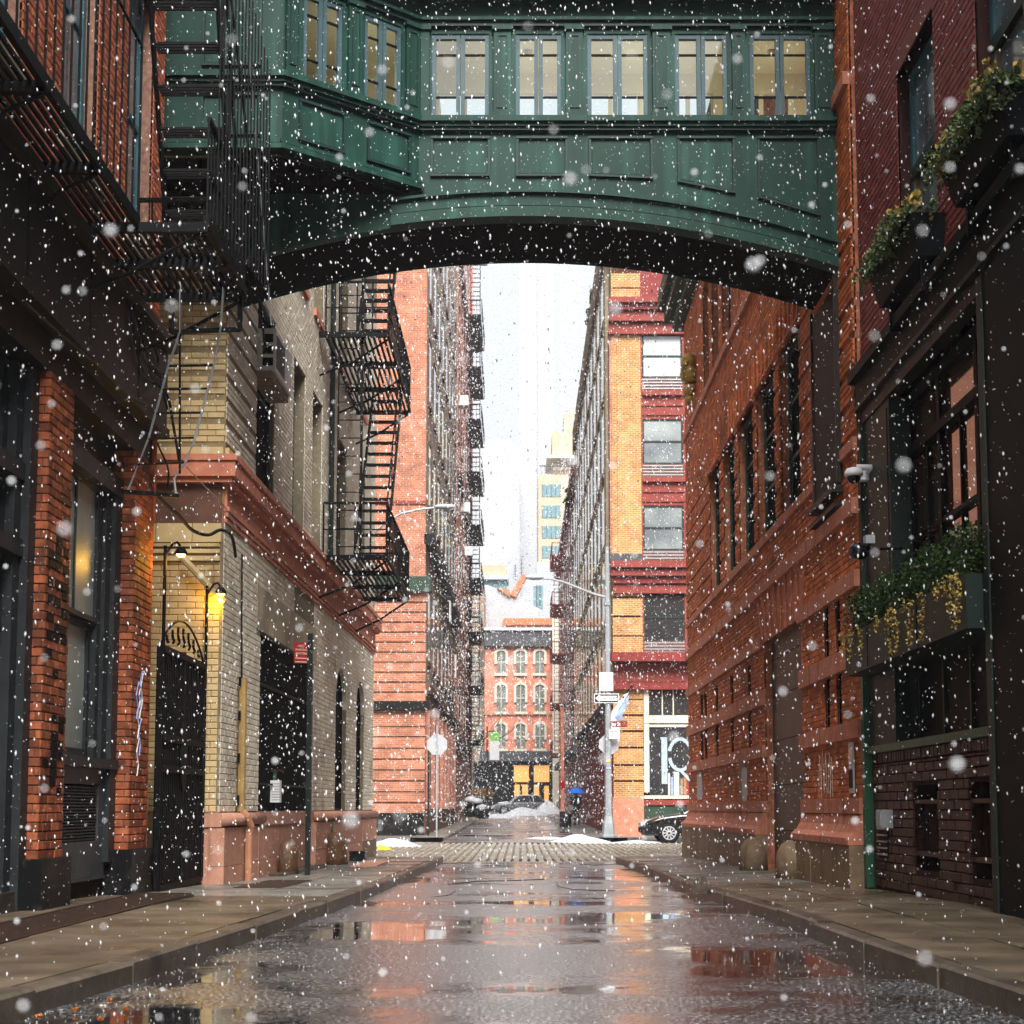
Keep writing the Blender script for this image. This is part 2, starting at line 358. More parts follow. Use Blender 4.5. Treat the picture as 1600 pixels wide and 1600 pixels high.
M['rosebrick'] = brickmat('rose_brick', (.50, .2, .14), (.42, .15, .10), (.5, .28, .2), bump=.4, stain=(.3, .1, .07))
M['amber'] = brickmat('amber_brick', (.40, .20, .085), (.31, .14, .052), (.66, .38, .16), bump=.3)
M['redtrim'] = mat('red_painted_trim', (.27, .05, .036), (.19, .034, .025), .6, 4, .1, 30, stain=(.5, .13, .10), ssc=.8, slo=.6, shi=.8)
M['reddark'] = mat('dark_red_trim', (.24, .035, .028), (.15, .02, .018), .6, 4)
M['maroon'] = mat('maroon_panel_wall', (.20, .025, .02), (.13, .018, .015), .5, 3)
M['beigeside'] = mat('beige_side_wall', (.36, .30, .19), (.2, .16, .10), .8, 1.2, .3, 20)
M['redbrown'] = brickmat('red_brown_side_brick', (.30, .12, .085), (.22, .075, .055), (.3, .17, .13), bump=.5, stain=(.16, .07, .06))
M['coral'] = brickmat('coral_brick', (.62, .20, .125), (.52, .16, .10), (.6, .26, .18), bump=.2)
M['hood'] = mat('cream_window_hood', (.66, .6, .48), (.56, .5, .4), .8)
M['darkcornice'] = mat('dark_grey_cornice', (.05, .05, .055), (.08, .08, .085), .7, 3)
M['pale'] = mat('pale_grey_cladding', (.40, .42, .44), (.34, .36, .38), .7, 1)
M['tower'] = mat('cream_tower_wall', (.46, .38, .26), (.40, .33, .22), .8, 1)
M['towerpale'] = mat('pale_glass_tower', (.40, .41, .43), (.38, .39, .41), .7, .05)
M['aqua'] = mat('aqua_window_glass', (.16, .28, .30), (.12, .22, .24), .15, 1)
M['corten'] = mat('orange_cladding', (.42, .18, .08), (.35, .14, .06), .6, 2)
M['snow'] = mat('snow', (.72, .74, .78), (.5, .5, .5), .6, 3, .5, 12, spec=.3)
M['kerb'] = mat('granite_kerb', (.12, .095, .07), (.07, .055, .042), .35, 12, .3, 60, var=.2, stain=(.02, .017, .014), ssc=2, slo=.5, shi=.75)
M['slab'] = mat('wet_tan_concrete', (.17, .128, .088), (.085, .064, .045), .42, 2.2, .3, 120, var=.10, stain=(.045, .034, .022), ssc=.8, slo=.5, shi=.7, wetr=(.22, .55))
M['slabg'] = mat('wet_grey_concrete', (.24, .225, .20), (.15, .14, .12), .35, 2.2, .3, 100, var=.15, stain=(.05, .042, .035), ssc=.9, slo=.5, shi=.7, wetr=(.15, .5))
M['iron_rust'] = mat('rusty_iron_grate', (.05, .03, .02), (.028, .018, .014), .4, 10, .2)
M['cobble'] = mat('granite_cobble', (.33, .285, .22), (.2, .17, .135), .5, 4, .3, 40, var=.22, stain=(.5, .48, .44), ssc=.5, slo=.55, shi=.75)
M['galv'] = mat('galvanised_steel', (.42, .44, .45), (.34, .36, .37), .4, 4, metal=.5)
M['whitep'] = mat('white_paint', (.8, .8, .8), (.72, .72, .72), .4)
M['signgrey'] = mat('sign_back_aluminium', (.45, .46, .47), (.4, .41, .42), .5, metal=.3)
M['signblack'] = mat('sign_black', (.012, .02, .025), None, .5)
M['signbrown'] = mat('sign_brown', (.20, .03, .02), (.17, .025, .018), .5)
M['signred'] = mat('sign_red', (.35, .012, .015), (.28, .01, .012), .5)
M['polegb'] = mat('black_green_pole', (.012, .02, .017), None, .4)
M['carblack'] = mat('black_car_paint', (.008, .009, .012), None, .15, spec=.8)
M['carsilver'] = mat('grey_car_paint', (.2, .21, .23), None, .25, spec=.8)
M['tyre'] = mat('tyre_rubber', (.012, .012, .012), None, .8)
M['rim'] = mat('alloy_rim', (.62, .62, .62), None, .4)
M['lens'] = mat('headlight_lens', (.6, .6, .58), None, .1)
M['amberlens'] = mat('amber_lens', (.8, .25, .03), None, .2)
M['coat'] = mat('black_coat', (.015, .015, .018), None, .8)
M['skin'] = mat('skin_tone', (.45, .27, .19), None, .6)
M['blue'] = mat('blue_umbrella_cloth', (.03, .22, .95), (.02, .16, .8), .5)
M['leafg'] = mat('dark_green_leaves', (.035, .07, .012), (.012, .03, .006), .5, 9, var=.5)
M['leafc'] = mat('cedar_green_sprigs', (.13, .17, .07), (.05, .08, .03), .6, 9, var=.5)
M['leafy'] = mat('yellow_ivy_leaves', (.5, .37, .09), (.3, .21, .05), .6, 9, var=.4)
M['bark'] = mat('pale_bark', (.25, .21, .13), (.15, .12, .08), .9, 6)
M['shrub'] = mat('tawny_shrub', (.42, .22, .05), (.25, .13, .03), .8, 6, var=.4)
M['leafo'] = mat('fallen_orange_leaf', (.65, .18, .02), (.4, .09, .01), .6, 20)
M['bag'] = mat('black_bin_bag', (.012, .013, .018), None, .3, 10, .5, 15)
M['flagw'] = mat('white_flag_cloth', (.8, .82, .86), None, .8)
M['flagb'] = mat('pale_blue_flag_cloth', (.32, .42, .78), None, .8)
M['brown'] = mat('brown_guard_stone', (.15, .08, .04), (.09, .045, .022), .4, 6, .5, 20, stain=(.3, .26, .22), ssc=3, slo=.6, shi=.75)
M['yellowp'] = mat('yellow_plastic', (.85, .6, .02), None, .4)
M['bulb'] = emis('lit_bulb', (1, .62, .07), 2.5)
M['warmwin'] = emis('lit_shop_window', (.8, .36, .09), .12)
M['gold'] = mat('gilded_ornament', (.45, .30, .06), (.25, .15, .03), .4, 12, .4, 30)
M['skyglass'] = mat('painted_sky_reflection_glass', (.55, .57, .58), (.3, .31, .33), .1, .8, det=1)  # pale sky reflection mixed into the glass colour
M['frostfar'] = mat('pale_blind_glass', (.30, .33, .32), (.13, .14, .15), .12, .9, det=2)
M['glassfar'] = mat('far_window_glass', (.10, .11, .10), (.2, .21, .19), .15, 1)
M['signletter'] = mat('silver_blue_lettering', (.42, .52, .62), None, .4)
M['beigeside2'] = mat('beige_side_pier', (.43, .35, .22), (.30, .24, .15), .8, 1.2, .3, 20)
M['bannerg'] = mat('banner_green', (.25, .65, .12), None, .6)
M['flake'] = mat('snowflake', (.95, .96, .98), (.92, .93, .95), .7)
M['bulbw'] = emis('lit_ceiling_lamp', (1, .85, .6), .6)
M['ac'] = mat('air_conditioner_casing', (.62, .62, .6), (.5, .5, .48), .5)
# ================================================================ ground, road, pavements
def interp(tb, y):
    for (a, va), (b, vb) in zip(tb, tb[1:]):
        if y <= b: return va+(vb-va)*max(0, (y-a))/(b-a)
    return tb[-1][1]
KL = [(-20, -2.6), (6, -2.42), (8.2, -2.15), (11, -1.95), (14, -1.78), (33, -1.68)]
KR = [(-20, 2.5), (6.8, 2.32), (9, 2.22), (14.7, 2.12), (21.5, 2.16), (33, 2.08)]
kl = lambda y: interp(KL, y)
kr = lambda y: interp(KR, y)
def roadmat():
    m = bpy.data.materials.new('wet_asphalt'); m.use_nodes = True; n = m.node_tree; b = n.nodes['Principled BSDF']
    N = n.nodes.new; L = n.links.new; geo = N('ShaderNodeNewGeometry')
    mp = N('ShaderNodeMapping'); mp.inputs['Scale'].default_value = (.38, .5, 1); L(geo.outputs['Position'], mp.inputs[0])
    pn = N('ShaderNodeTexNoise'); pn.inputs['Scale'].default_value = 1.15; pn.inputs['Detail'].default_value = 8; pn.inputs['Roughness'].default_value = .66; L(mp.outputs[0], pn.inputs['Vector'])
    pr = N('ShaderNodeMapRange'); pr.inputs[1].default_value = .48; pr.inputs[2].default_value = .57; L(pn.outputs[0], pr.inputs[0])   # 1 = puddle
    rr = N('ShaderNodeMapRange'); rr.inputs[3].default_value = .28; rr.inputs[4].default_value = .05; L(pr.outputs[0], rr.inputs[0]); L(rr.outputs[0], b.inputs['Roughness'])
    gr = N('ShaderNodeTexNoise'); gr.inputs['Scale'].default_value = 42; gr.inputs['Detail'].default_value = 2; L(geo.outputs['Position'], gr.inputs['Vector'])
    ml = N('ShaderNodeMath'); ml.operation = 'SUBTRACT'; ml.inputs[0].default_value = 1.0; L(pr.outputs[0], ml.inputs[1])
    bs = N('ShaderNodeMath'); bs.operation = 'MULTIPLY'; bs.inputs[1].default_value = .4; L(ml.outputs[0], bs.inputs[0])
    bp = N('ShaderNodeBump'); bp.inputs['Distance'].default_value = .012; L(bs.outputs[0], bp.inputs['Strength']); L(gr.outputs[0], bp.inputs['Height'])
    lo = N('ShaderNodeTexNoise'); lo.inputs['Scale'].default_value = 2.5; L(geo.outputs['Position'], lo.inputs['Vector'])
    b2 = N('ShaderNodeBump'); b2.inputs['Strength'].default_value = .05; b2.inputs['Distance'].default_value = .02; L(lo.outputs[0], b2.inputs['Height']); L(bp.outputs[0], b2.inputs['Normal'])
    L(b2.outputs[0], b.inputs['Normal'])
    cr = N('ShaderNodeMixRGB'); cr.inputs[1].default_value = (.018, .019, .021, 1); cr.inputs[2].default_value = (.55, .57, .60, 1)  # wet sparkle of the grain painted as pale specks in the base colour
    g2 = N('ShaderNodeMapRange'); g2.inputs[1].default_value = .52; g2.inputs[2].default_value = .68; L(gr.outputs[0], g2.inputs[0])
    g3 = N('ShaderNodeMath'); g3.operation = 'MULTIPLY'; L(g2.outputs[0], g3.inputs[0]); L(ml.outputs[0], g3.inputs[1]); L(g3.outputs[0], cr.inputs[0])
    L(cr.outputs[0], b.inputs['Base Color']); b.inputs['IOR'].default_value = 1.5; b.inputs['Coat Weight'].default_value = 1.0; b.inputs['Coat IOR'].default_value = 1.45; b.inputs['Coat Roughness'].default_value = .2; L(b2.outputs[0], b.inputs['Coat Normal']); L(rr.outputs[0], b.inputs['Coat Roughness'])
    return m
M['road'] = roadmat()
M['farasphalt'] = mat('far_asphalt', (.09, .085, .08), (.06, .057, .055), .35, 1.5, .2, 40, stain=(.4, .4, .4), ssc=.35, slo=.56, shi=.7)
def strip(name, xa, xb, ys, dz, mt, thick=0):
    m = MB()
    for y0, y1 in zip(ys, ys[1:]):
        m.quad((xa(y0), y0, g(y0)+dz), (xb(y0), y0, g(y0)+dz), (xb(y1), y1, g(y1)+dz), (xa(y1), y1, g(y1)+dz))
        if thick:
            for x in (xa, xb): m.quad((x(y0), y0, g(y0)+dz), (x(y1), y1, g(y1)+dz), (x(y1), y1, g(y1)+dz-thick), (x(y0), y0, g(y0)+dz-thick))
    if thick:
        for y in (ys[0], ys[-1]): m.quad((xa(y), y, g(y)+dz), (xb(y), y, g(y)+dz), (xb(y), y, g(y)+dz-thick), (xa(y), y, g(y)+dz-thick))
    return struct(m.obj(name, mt))
YS = [-20, 6, 9, 11, 13, 16, 19, 24, 30, 35, 45, 55, 70, 88, 100, 115, 130, 150, 200]
strip('ground', lambda y: -900, lambda y: 900, [-60]+YS[1:]+[3000], -.16, M['farasphalt'])
strip('road', lambda y: -2.75 if y > 34.5 else kl(y)-.02, lambda y: 2.4, [-20, 6, 8.2, 11, 14, 19, 24, 30, 33.9], -.12, M['road'])
strip('far_road', lambda y: -2.75, lambda y: 2.1, [50.6, 55, 70, 88, 100, 118], -.12, M['road'])
# pavements: bed + separately laid slabs + kerb stones
def pavement(name, cols, ys, bedx, mt_of, side):
    bed = strip(name, bedx[0], bedx[1], ys, -.05, M['mortard'])
    for (xa, xb, y0, y1, mk) in cols:
        m = MB(); j = rnd.uniform(-.004, .004); e = .006
        A, B = y0+e, y1-e
        m.hexa([(xa(A)+e, A, g(A)-.1), (xb(A)-e, A, g(A)-.1), (xb(B)-e, B, g(B)-.1), (xa(B)+e, B, g(B)-.1),
                (xa(A)+e, A, g(A)+j), (xb(A)-e, A, g(A)+j), (xb(B)-e, B, g(B)+j*.5), (xa(B)+e, B, g(B)+j*.5)])
        m.obj('slab', mk, bed)
    return bed
def kerbs(bed, kf, sgn, y0, y1, step=1.5):
    y = y0
    while y < y1:
        e = min(y+step*rnd.uniform(.8, 1.15), y1); a, b = y+.006, e-.006; j = rnd.uniform(-.012, .008); jx = rnd.uniform(-.012, .012)
        xi = lambda q: kf(q)+jx; xo = lambda q: kf(q)+sgn*.155+jx
        A, B = sorted((xi(a), xo(a))); C, D = sorted((xi(b), xo(b)))
        m = MB(); t0, t1 = g(a)+.006+j, g(b)+.006+j; r = .018
        m.hexa([(A, a, t0-.3), (B, a, t0-.3), (D, b, t1-.3), (C, b, t1-.3), (A, a, t0-r), (B, a, t0-r), (D, b, t1-r), (C, b, t1-r)])
        m.hexa([(A, a, t0-r), (B, a, t0-r), (D, b, t1-r), (C, b, t1-r), (A+r, a, t0), (B-r, a, t0), (D-r, b, t1), (C+r, b, t1)])
        m.obj('kerb_stone', M['kerb'], bed); y = e
wl = lambda y: -4.3 if y < 18.4 else -3.85
ysl = [-8, 2, 6.6, 8.3, 10.0, 11.7, 13.4, 15.2]
cols = []
for a, b in zip(ysl, ysl[1:]):
    cols.append((lambda y: -3.26, lambda y: kl(y)-.16, a, b, M['slab']))
    if a < 6 or a > 15: cols.append((lambda y: -4.3, lambda y: -3.27, a, b, M['slab']))
    else: cols.append((lambda y: -4.3, lambda y: -3.86, a, b, M['slab']))
ys2 = [15.2, 16.8, 18.5, 20.2, 21.9, 23.6, 25.4, 27.2, 29, 31, 33]
for a, b in zip(ys2, ys2[1:]):
    cols.append((lambda y: -2.75, lambda y: kl(y)-.16, a, b, M['slabg']))
    cols.append(((lambda y: -4.3) if b <= 18.5 else (lambda y: -3.85), lambda y: -2.76, a, b, M['slabg']))
lp = pavement('left_pavement', cols, [-8, 6, 8.2, 11, 13, 14, 19, 24, 30, 33], (lambda y: -4.3, lambda y: kl(y)-.1), None, -1)
kerbs(lp, kl, -1, -8, 33)
cols = []
for a, b in zip([-8, 2, 6, 7.9, 9.8, 11.7, 13.6, 15.5, 17.4], [2, 6, 7.9, 9.8, 11.7, 13.6, 15.5, 17.4, 19.3]):
    cols.append((lambda y: kr(y)+.16, lambda y: 3.05, a, b, M['slab'])); cols.append((lambda y: 3.06, lambda y: 4.3, a, b, M['slab']))
for a, b in zip([19.3, 21, 22.8, 24.6, 26.6, 28.6, 30.8], [21, 22.8, 24.6, 26.6, 28.6, 30.8, 33]):
    cols.append((lambda y: kr(y)+.16, lambda y: 4.3, a, b, M['slabg']))
rp = pavement('right_pavement', cols, [-8, 6, 9, 13, 14.7, 19, 24, 30, 33], (lambda y: kr(y)+.1, lambda y: 4.3), None, 1)
kerbs(rp, kr, 1, -8, 33)
# corner kerbs turning into the cross street
for bed, x0, x1 in ((lp, -9, -1.7), (rp, 2.1, 9)):
    x = x0
    while x < x1:
        e = min(x+1.3, x1); m = MB(); m.box(x+.006, e-.006, 33.0, 33.2, -.55, g(33)+.005); m.obj('kerb_stone', M['kerb'], bed); x = e
fl = strip('far_left_pavement', lambda y: -3.9, lambda y: -2.72, [53.2, 57, 70, 88, 100, 118], .0, M['slabg'], .2)
MB().box(-16, -2.73, 53.2, 57.2, -.45, -.203).obj('pavement_corner', M['slabg'], fl)
fr = strip('far_right_pavement', lambda y: 2.07, lambda y: 3.8, [53.2, 57, 70, 88, 100, 118], .0, M['slabg'], .2)
MB().box(2.08, 22, 53.2, 57.2, -.45, -.203).obj('pavement_corner', M['slabg'], fr)
# cobbled crossing
cb = strip('cobbled_crossing', lambda y: -30, lambda y: 30, [33.2, 38, 44, 50.6], -.165, M['mortard'])
class GFac(Fac):
    pass
gf = Fac(0, 0, 1, 0, 1)
bxs = []
def cobbles():
    fl_ = Fac(0, 0, 1, 0, 1)
    sc = []; y = 33.25; r = 0
    while y < 50.4:
        x = -7.6 + rnd.uniform(-.012, .012)
        while x < 9.5:
            L = .195; sc.append((x, y, L, .33)); x += L
        y += .34; r += 1
    sc.sort(key=lambda q: (q[1], abs(q[0])))
    m = MB()
    for i, (x, y, a, b) in enumerate(sc):
        z = g(y)-.118+rnd.uniform(-.006, .006); cx, cy = x+a/2, y+b/2; a -= .06; b -= .03
        if i < 200:
            Mx = Matrix((Vector((a, 0, 0)), Vector((0, b, 0)), Vector((0, 0, .06)))).transposed().to_4x4()
            Mx = Matrix.Translation((cx, cy, z-.03)) @ Matrix.Rotation(rnd.uniform(-.03, .03), 4, 'Z') @ Mx
            place('cobble', M['cobble'], 'brick', Mx, cb)
        else:
            k = .02
            m.add([(cx-a/2, cy-b/2, z-.05), (cx+a/2, cy-b/2, z-.05), (cx+a/2, cy+b/2, z-.05), (cx-a/2, cy+b/2, z-.05),
                   (cx-a/2+k, cy-b/2+k, z), (cx+a/2-k, cy-b/2+k, z), (cx+a/2-k, cy+b/2-k, z), (cx-a/2+k, cy+b/2-k, z)],
                  [(0, 1, 5, 4), (1, 2, 6, 5), (2, 3, 7, 6), (3, 0, 4, 7), (4, 5, 6, 7)])
    o = m.obj('cobblestones', M['cobble'], cb); o['kind'] = 'stuff'
cobbles()
# grating in the left pavement
gr = thing('pavement_grating', 'rusty brown iron grating set in the left pavement below the brick piers', 'grating', (-3.56, 10.5, 0))
MB().box(-3.85, -3.28, 6.7, 15.1, -.2, -.045).obj('pit', M['void'], gr)
m = MB()
for x in (-3.85, -3.30): m.box(x, x+.03, 6.7, 15.1, -.06, .003)
for y in (6.7, 9.4, 12.2, 15.07): m.box(-3.82, -3.30, y, y+.03, -.06, .003)
m.obj('grating_frame', M['iron_rust'], gr)
m = MB(); y = 6.76
while y < 15.05: m.box(-3.82, -3.30, y, y+.022, -.045, -.002); y += .055
for i in range(9): m.box(-3.80+i*.055, -3.79+i*.055, 6.74, 15.06, -.04, -.006)
o = m.obj('grate_bars', M['iron_rust'], gr); o['kind'] = 'stuff'
# ================================================================ LEFT: brick pier building
A = Fac(-4.05, 0, 0, 1, 1)          # s = Y, n = +X
l1 = thing('brick_building', 'near left building with brick piers, dark metal fascia and orange red brick above', 'building', (-6, 8, 0))
Z1 = 14.5
P1 = (12.62, 13.30); P2_ = (15.52, 16.28)
# upper wall and its tall windows
hol = []
for a, b in ((94, 150), (198, 238)): hol.append((A.s(a, 200), A.s(b, 200), 6.75, 9.7))
hol += [(10.6, 11.6, 6.75, 9.7), (8.2, 9.2, 6.75, 9.7), (5.6, 6.6, 6.75, 9.7)]
hol += [(h[0], h[1], 10.9, 13.2) for h in hol]
wall('wall', A, -7, 16.3, 6.0, Z1, hol, M['l1mortar'], l1)
pieces('brick', M['l1brick'], l1, courses(A, 9.0, 16.3, 6.0, 11.2, hol, c=.077, L=.215), 180, 7, rest='brickwork')
for h in hol:
    w_ = window(A, h[0], h[1], h[2], h[3], -.12, M['blueframe'], M['glassblue'], l1, 1, 2, .09, .06)
    MB().fb(A, h[0]-.1, h[1]+.1, h[2]-.16, h[2], -.1, .07).obj('window_sill', M['stone'], l1)
    MB().fb(A, h[0]-.1, h[1]+.1, h[3], h[3]+.2, -.1, .03).obj('lintel', M['brownstone'], l1)
# end face of the upper wall, towards the alley, and the mass behind
MB().box(-11, -4.42, -7, 16.29, 0, Z1-.01).obj('building_core', M['void'], l1)
Ae = Fac(0, 16.32, -1, 0, 1)
wall('end_wall', Ae, 4.06, 11, 0, Z1, [], M['l1brick'], l1, 0, .1)
m = MB(); m.fb(A, -7, 16.42, Z1, Z1+.5, -.4, .35); m.obj('cornice', M['fascia'], l1)
# fascia
m = MB(); m.fb(A, -7, 16.36, 5.05, 5.93, -.3, .10); m.fb(A, -7, 16.42, 5.93, 6.03, -.3, .20); m.fb(A, -7, 16.38, 4.95, 5.05, -.3, .13)
m.obj('fascia', M['fascia'], l1)
for s in (9.9, 11.6, 13.35, 15.1): MB().fb(A, s, s+.012, 5.06, 5.92, .10, .108).obj('fascia_seam', M['iron'], l1)
MB().fb(A, -7, 16.26, 4.62, 4.95, -.45, -.03).obj('transom_panel', M['fascia'], l1)
# piers
def pier(s0, s1):
    MB().fb(A, s0+.012, s1-.012, .4, 4.62, -.42, -.012).obj('pier', M['mortar'], l1)
    bx = courses(A, s0, s1, .42, 4.62, c=.078, L=(s1-s0)/3.0, gap=.012, n0=-.012, n1=0)
    fc = Fac(0, s0, 1, 0, 1)     # camera facing side
    bx += courses(fc, -4.40, -4.052, .42, 4.62, c=.078, L=.2, gap=.012, n0=-.012, n1=0)
    pieces('brick', M['pierbrick'], l1, bx, 300, 7, rest='pier_brickwork', jit=.004)
    MB().fb(A, s0-.07, s1+.07, -.05, .42, -.42, .06).obj('pier_base', M['granite'], l1)
pier(*P1); pier(*P2_)
MB().fb(A, P2_[1]-.02, P2_[1]+.03, 4.0, 6.0, -.3, .012).obj('rusted_strip', M['rust'], l1)
# window bay between the piers
W = Fac(-4.27, 0, 0, 1, 1)
m = MB(); m.fb(W, 13.3, 15.5, 4.08, 4.28, -.1, .09); m.fb(W, 13.3, 15.5, 4.28, 4.62, -.1, -.02); m.obj('transom_beam', M['greyframe'], l1)
m = MB(); m.fb(W, 14.97, 15.1, 1.3, 4.08, -.1, -.01); m.fb(W, 15.1, 15.28, 1.3, 4.08, -.1, .03); m.fb(W, 15.28, 15.5, .3, 4.08, -.1, .08); m.fb(W, 13.3, 13.5, .3, 4.08, -.1, .06)
m.obj('jamb', M['greyframe'], l1)
up = window(W, 13.5, 14.97, 2.7, 4.08, -.005, M['greyframe'], M['frost'], l1, 2, 1, .05, .03, name='upper_sash')
lo = window(W, 13.5, 14.97, 1.36, 2.7, -.07, M['greyframe'], M['frost'], l1, 1, 1, .07, .03, name='lower_sash')
m = MB(); m.fb(W, 13.3, 15.52, 1.24, 1.34, -.1, .10); m.obj('window_sill', M['greyframe'], l1)
m = MB(); m.fb(W, 13.3, 15.35, .17, .52, -.1, .02); m.fb(W, 13.3, 15.35, 1.08, 1.24, -.1, .02); m.fb(W, 15.1, 15.35, .52, 1.08, -.1, .02); m.fb(W, 13.3, 13.45, .52, 1.08, -.1, .02); m.fb(W, 13.3, 15.35, .14, .165, -.1, .035)
m.obj('stall_riser', M['greypanel'], l1)
MB().fb(W, 13.45, 15.1, .52, 1.08, -.14, -.10).obj('louvre_back', M['void'], l1)
t = .53
while t < 1.07:
    m = MB(); m.hexa([W.P(13.45, t, .0), W.P(15.1, t, .0), W.P(15.1, t+.008, -.07), W.P(13.45, t+.008, -.07), W.P(13.45, t+.012, .004), W.P(15.1, t+.012, .004), W.P(15.1, t+.03, -.07), W.P(13.45, t+.03, -.07)])
    m.obj('louvre_slat', M['greypanel'], l1); t += .03
MB().fb(W, 13.3, 15.5, -.1, .14, -.1, -.04).obj('footing', M['mortard'], l1)
# nearer bay (door with stepped grey frame)
m = MB(); m.fb(W, 12.44, 12.64, 0, 4.6, -.1, .12); m.fb(W, 12.28, 12.44, 0, 4.6, -.15, .05); m.fb(W, 12.16, 12.28, 0, 4.6, -.2, -.03); m.fb(W, 12.04, 12.16, 0, 4.6, -.25, -.09)
m.fb(W, 9.4, 12.44, 2.95, 3.1, -.1, .08); m.fb(W, 9.4, 12.44, 3.6, 3.75, -.1, .08); m.fb(W, 9.2, 9.4, 0, 4.6, -.1, .12)
m.obj('door_frame', M['greyframe'], l1)
MB().fb(W, 9.4, 12.05, .05, 2.95, -.2, -.14).obj('door', M['frost'], l1)
MB().fb(W, 9.4, 12.05, 3.1, 4.6, -.2, -.14).obj('transom_window', M['glass'], l1)
MB().fb(W, 9.2, 12.55, -.05, .16, -.1, .10).obj('door_step', M['kerb'], l1)
pier(8.5, 9.2)
MB().fb(A, -7, 8.5, .0, 4.62, -.42, -.1).obj('shopfront_wall', M['greyframe'], l1)
# graffiti smears painted on the first pier
for k in range(48):
    s = 12.66+.2*rnd.randrange(3); kk = rnd.choice([rnd.gauss(2.75, .28), rnd.gauss(2.75, .28), rnd.gauss(1.4, .25)]); t = .42+.078*round((kk-.42)/.078)
    MB().fb(A, s+rnd.uniform(0, .02), s+rnd.uniform(.12, .19), t+.003, t+.062, .002, .0075+.0001*k).obj('painted_brick_face', M['sfblack'], l1)
for (s, t, a, b) in () and ((12.70, 3.05, .26, .30), (12.72, 2.5, .34, .34), (12.78, 2.2, .24, .22), (12.75, 1.45, .10, .45), (12.86, 1.1, .09, .5), (12.95, 1.3, .08, .3)):
    m = MB(); P_ = []
    for k in range(12):
        q = k*math.pi/6; P_.append((s+a/2+a*.5*math.cos(q)*rnd.uniform(.6, 1.1), t+b/2+b*.5*math.sin(q)*rnd.uniform(.6, 1.1)))
    m.prism(A, P_, .004, .0065); m.obj('paint_patch', M['iron'], l1)
for k in range(7):
    s = 15.62+rnd.uniform(0, .45); t = rnd.uniform(1.0, 1.95); m = MB()
    m.tube([A.P(s, t, .005), A.P(s+.05, t+.12, .006), A.P(s-.03, t+.25, .005), A.P(s+.06, t+.4, .006)], .007, 5)
    m.obj('painted_tag_line', M['flagb' if k % 3 == 0 else 'whitep'], l1)
# ================================================================ LEFT: gate with lamps
G = Fac(-3.95, 0, 0, 1, 1)
gt = thing('alley_gate', 'tall black iron gate with arched scrollwork top across the alley on the left', 'gate', (-3.95, 17.4, g(17.4)))
gs0, gs1 = 16.34, 18.5
MB().fb(G, gs0, gs1, -.08, 2.62, -.05, -.03).obj('alley_dark_sheet', M['void'], gt)  # black sheet standing for the shade of the alley behind the bars
n = 24
for i in range(n+1):
    s = gs0+.04+(gs1-gs0-.08)*i/n
    stick('gate_bar', G.P(s, -.06, 0), G.P(s, 2.62, 0), .026, M['iron'], gt)
m = MB()
for i in range(n):
    s = gs0+.085+(gs1-gs0-.08)*i/n; t = .1
    while t < 2.55: m.fb(G, s-.014, s+.014, t, t+.022, -.028, -.006); t += .052
o = m.obj('chain_mesh', M['iron'], gt); o['kind'] = 'stuff'
for t in (-.03, 1.28, 1.62, 2.60): stick('gate_rail', G.P(gs0, t, .015), G.P(gs1, t, .015), .05, M['iron'], gt, .07)
for s in (gs0, (gs0+gs1)/2, gs1): stick('gate_stile', G.P(s, -.1, 0), G.P(s, 2.66, 0), .06, M['iron'], gt)
m = MB(); P_ = [((gs0+gs1)/2+.16*math.cos(q*math.pi/8), 1.45+.42*math.sin(q*math.pi/8)) for q in range(16)]; m.prism(G, P_, .02, .035)
m.obj('lock_plate', M['iron'], gt)
pts = [G.P(gs0+(gs1-gs0)*i/20, 2.66+.36*math.sin(math.pi*i/20)**.8, 0) for i in range(21)]
MB().tube(pts, .014, 6).obj('arch_bar', M['iron'], gt)
for i in range(1, 8):
    s = gs0+(gs1-gs0)*i/8; hgt = .30*math.sin(math.pi*i/8); p = []
    for k in range(15):
        q = k/14; ang = q*5.2; rr = .07*(1-q*.55)
        p.append(G.P(s+rr*math.sin(ang), 2.66+hgt*(.15+.75*q)+.02*math.cos(ang), 0))
    MB().tube(p, .016, 5).obj('scroll', M['iron'], gt, True)
def lamp(name, s, t0, t1, label, fc=G, en=3.2):
    L_ = thing(name, label, 'lamp', fc.P(s, t0, 0))
    stick('post', fc.P(s, t0, .02), fc.P(s, t1, .02), .04, M['iron'], L_, kind='rod')
    MB().tube([fc.P(s, t1-.1, .03), fc.P(s, t1+.02, .1), fc.P(s, t1+.04, .15), fc.P(s+.02, t1, .18)], .014, 6).obj('gooseneck', M['iron'], L_)
    c = fc.P(s+.02, t1-.1, .19)
    MB().lathe(c, [(.025, .09), (.04, .08), (.065, .04), (.078, .0), (.073, .0), (.06, .035), (.0, .07)], 16).obj('lamp_shade', M['iron'], L_, True)
    MB().lathe(c, [(.0, -.025), (.035, -.02), (.052, 0), (.045, .02), (0, .03)], 14).obj('bulb', M['bulb'], L_, True)
    pl = bpy.data.lights.new('lamp_light', 'POINT'); pl.energy = en; pl.color = (1, .52, .05); pl.shadow_soft_size = .04
    po = bpy.data.objects.new('lamp_light', pl); COL.objects.link(po); po.location = tuple(c+Vector((-.02, 0, -.09))); par(po, L_)
sA, tA = G.px(243, 862); lamp('gate_lamp', 16.34, 0, 3.74, 'lit gooseneck lamp beside the brick pier, left one of the two over the alley gate')
lamp('gate_lamp', 18.56, 0, 3.62, 'lit gooseneck lamp at the corner of the tan brick building, right of the alley gate')
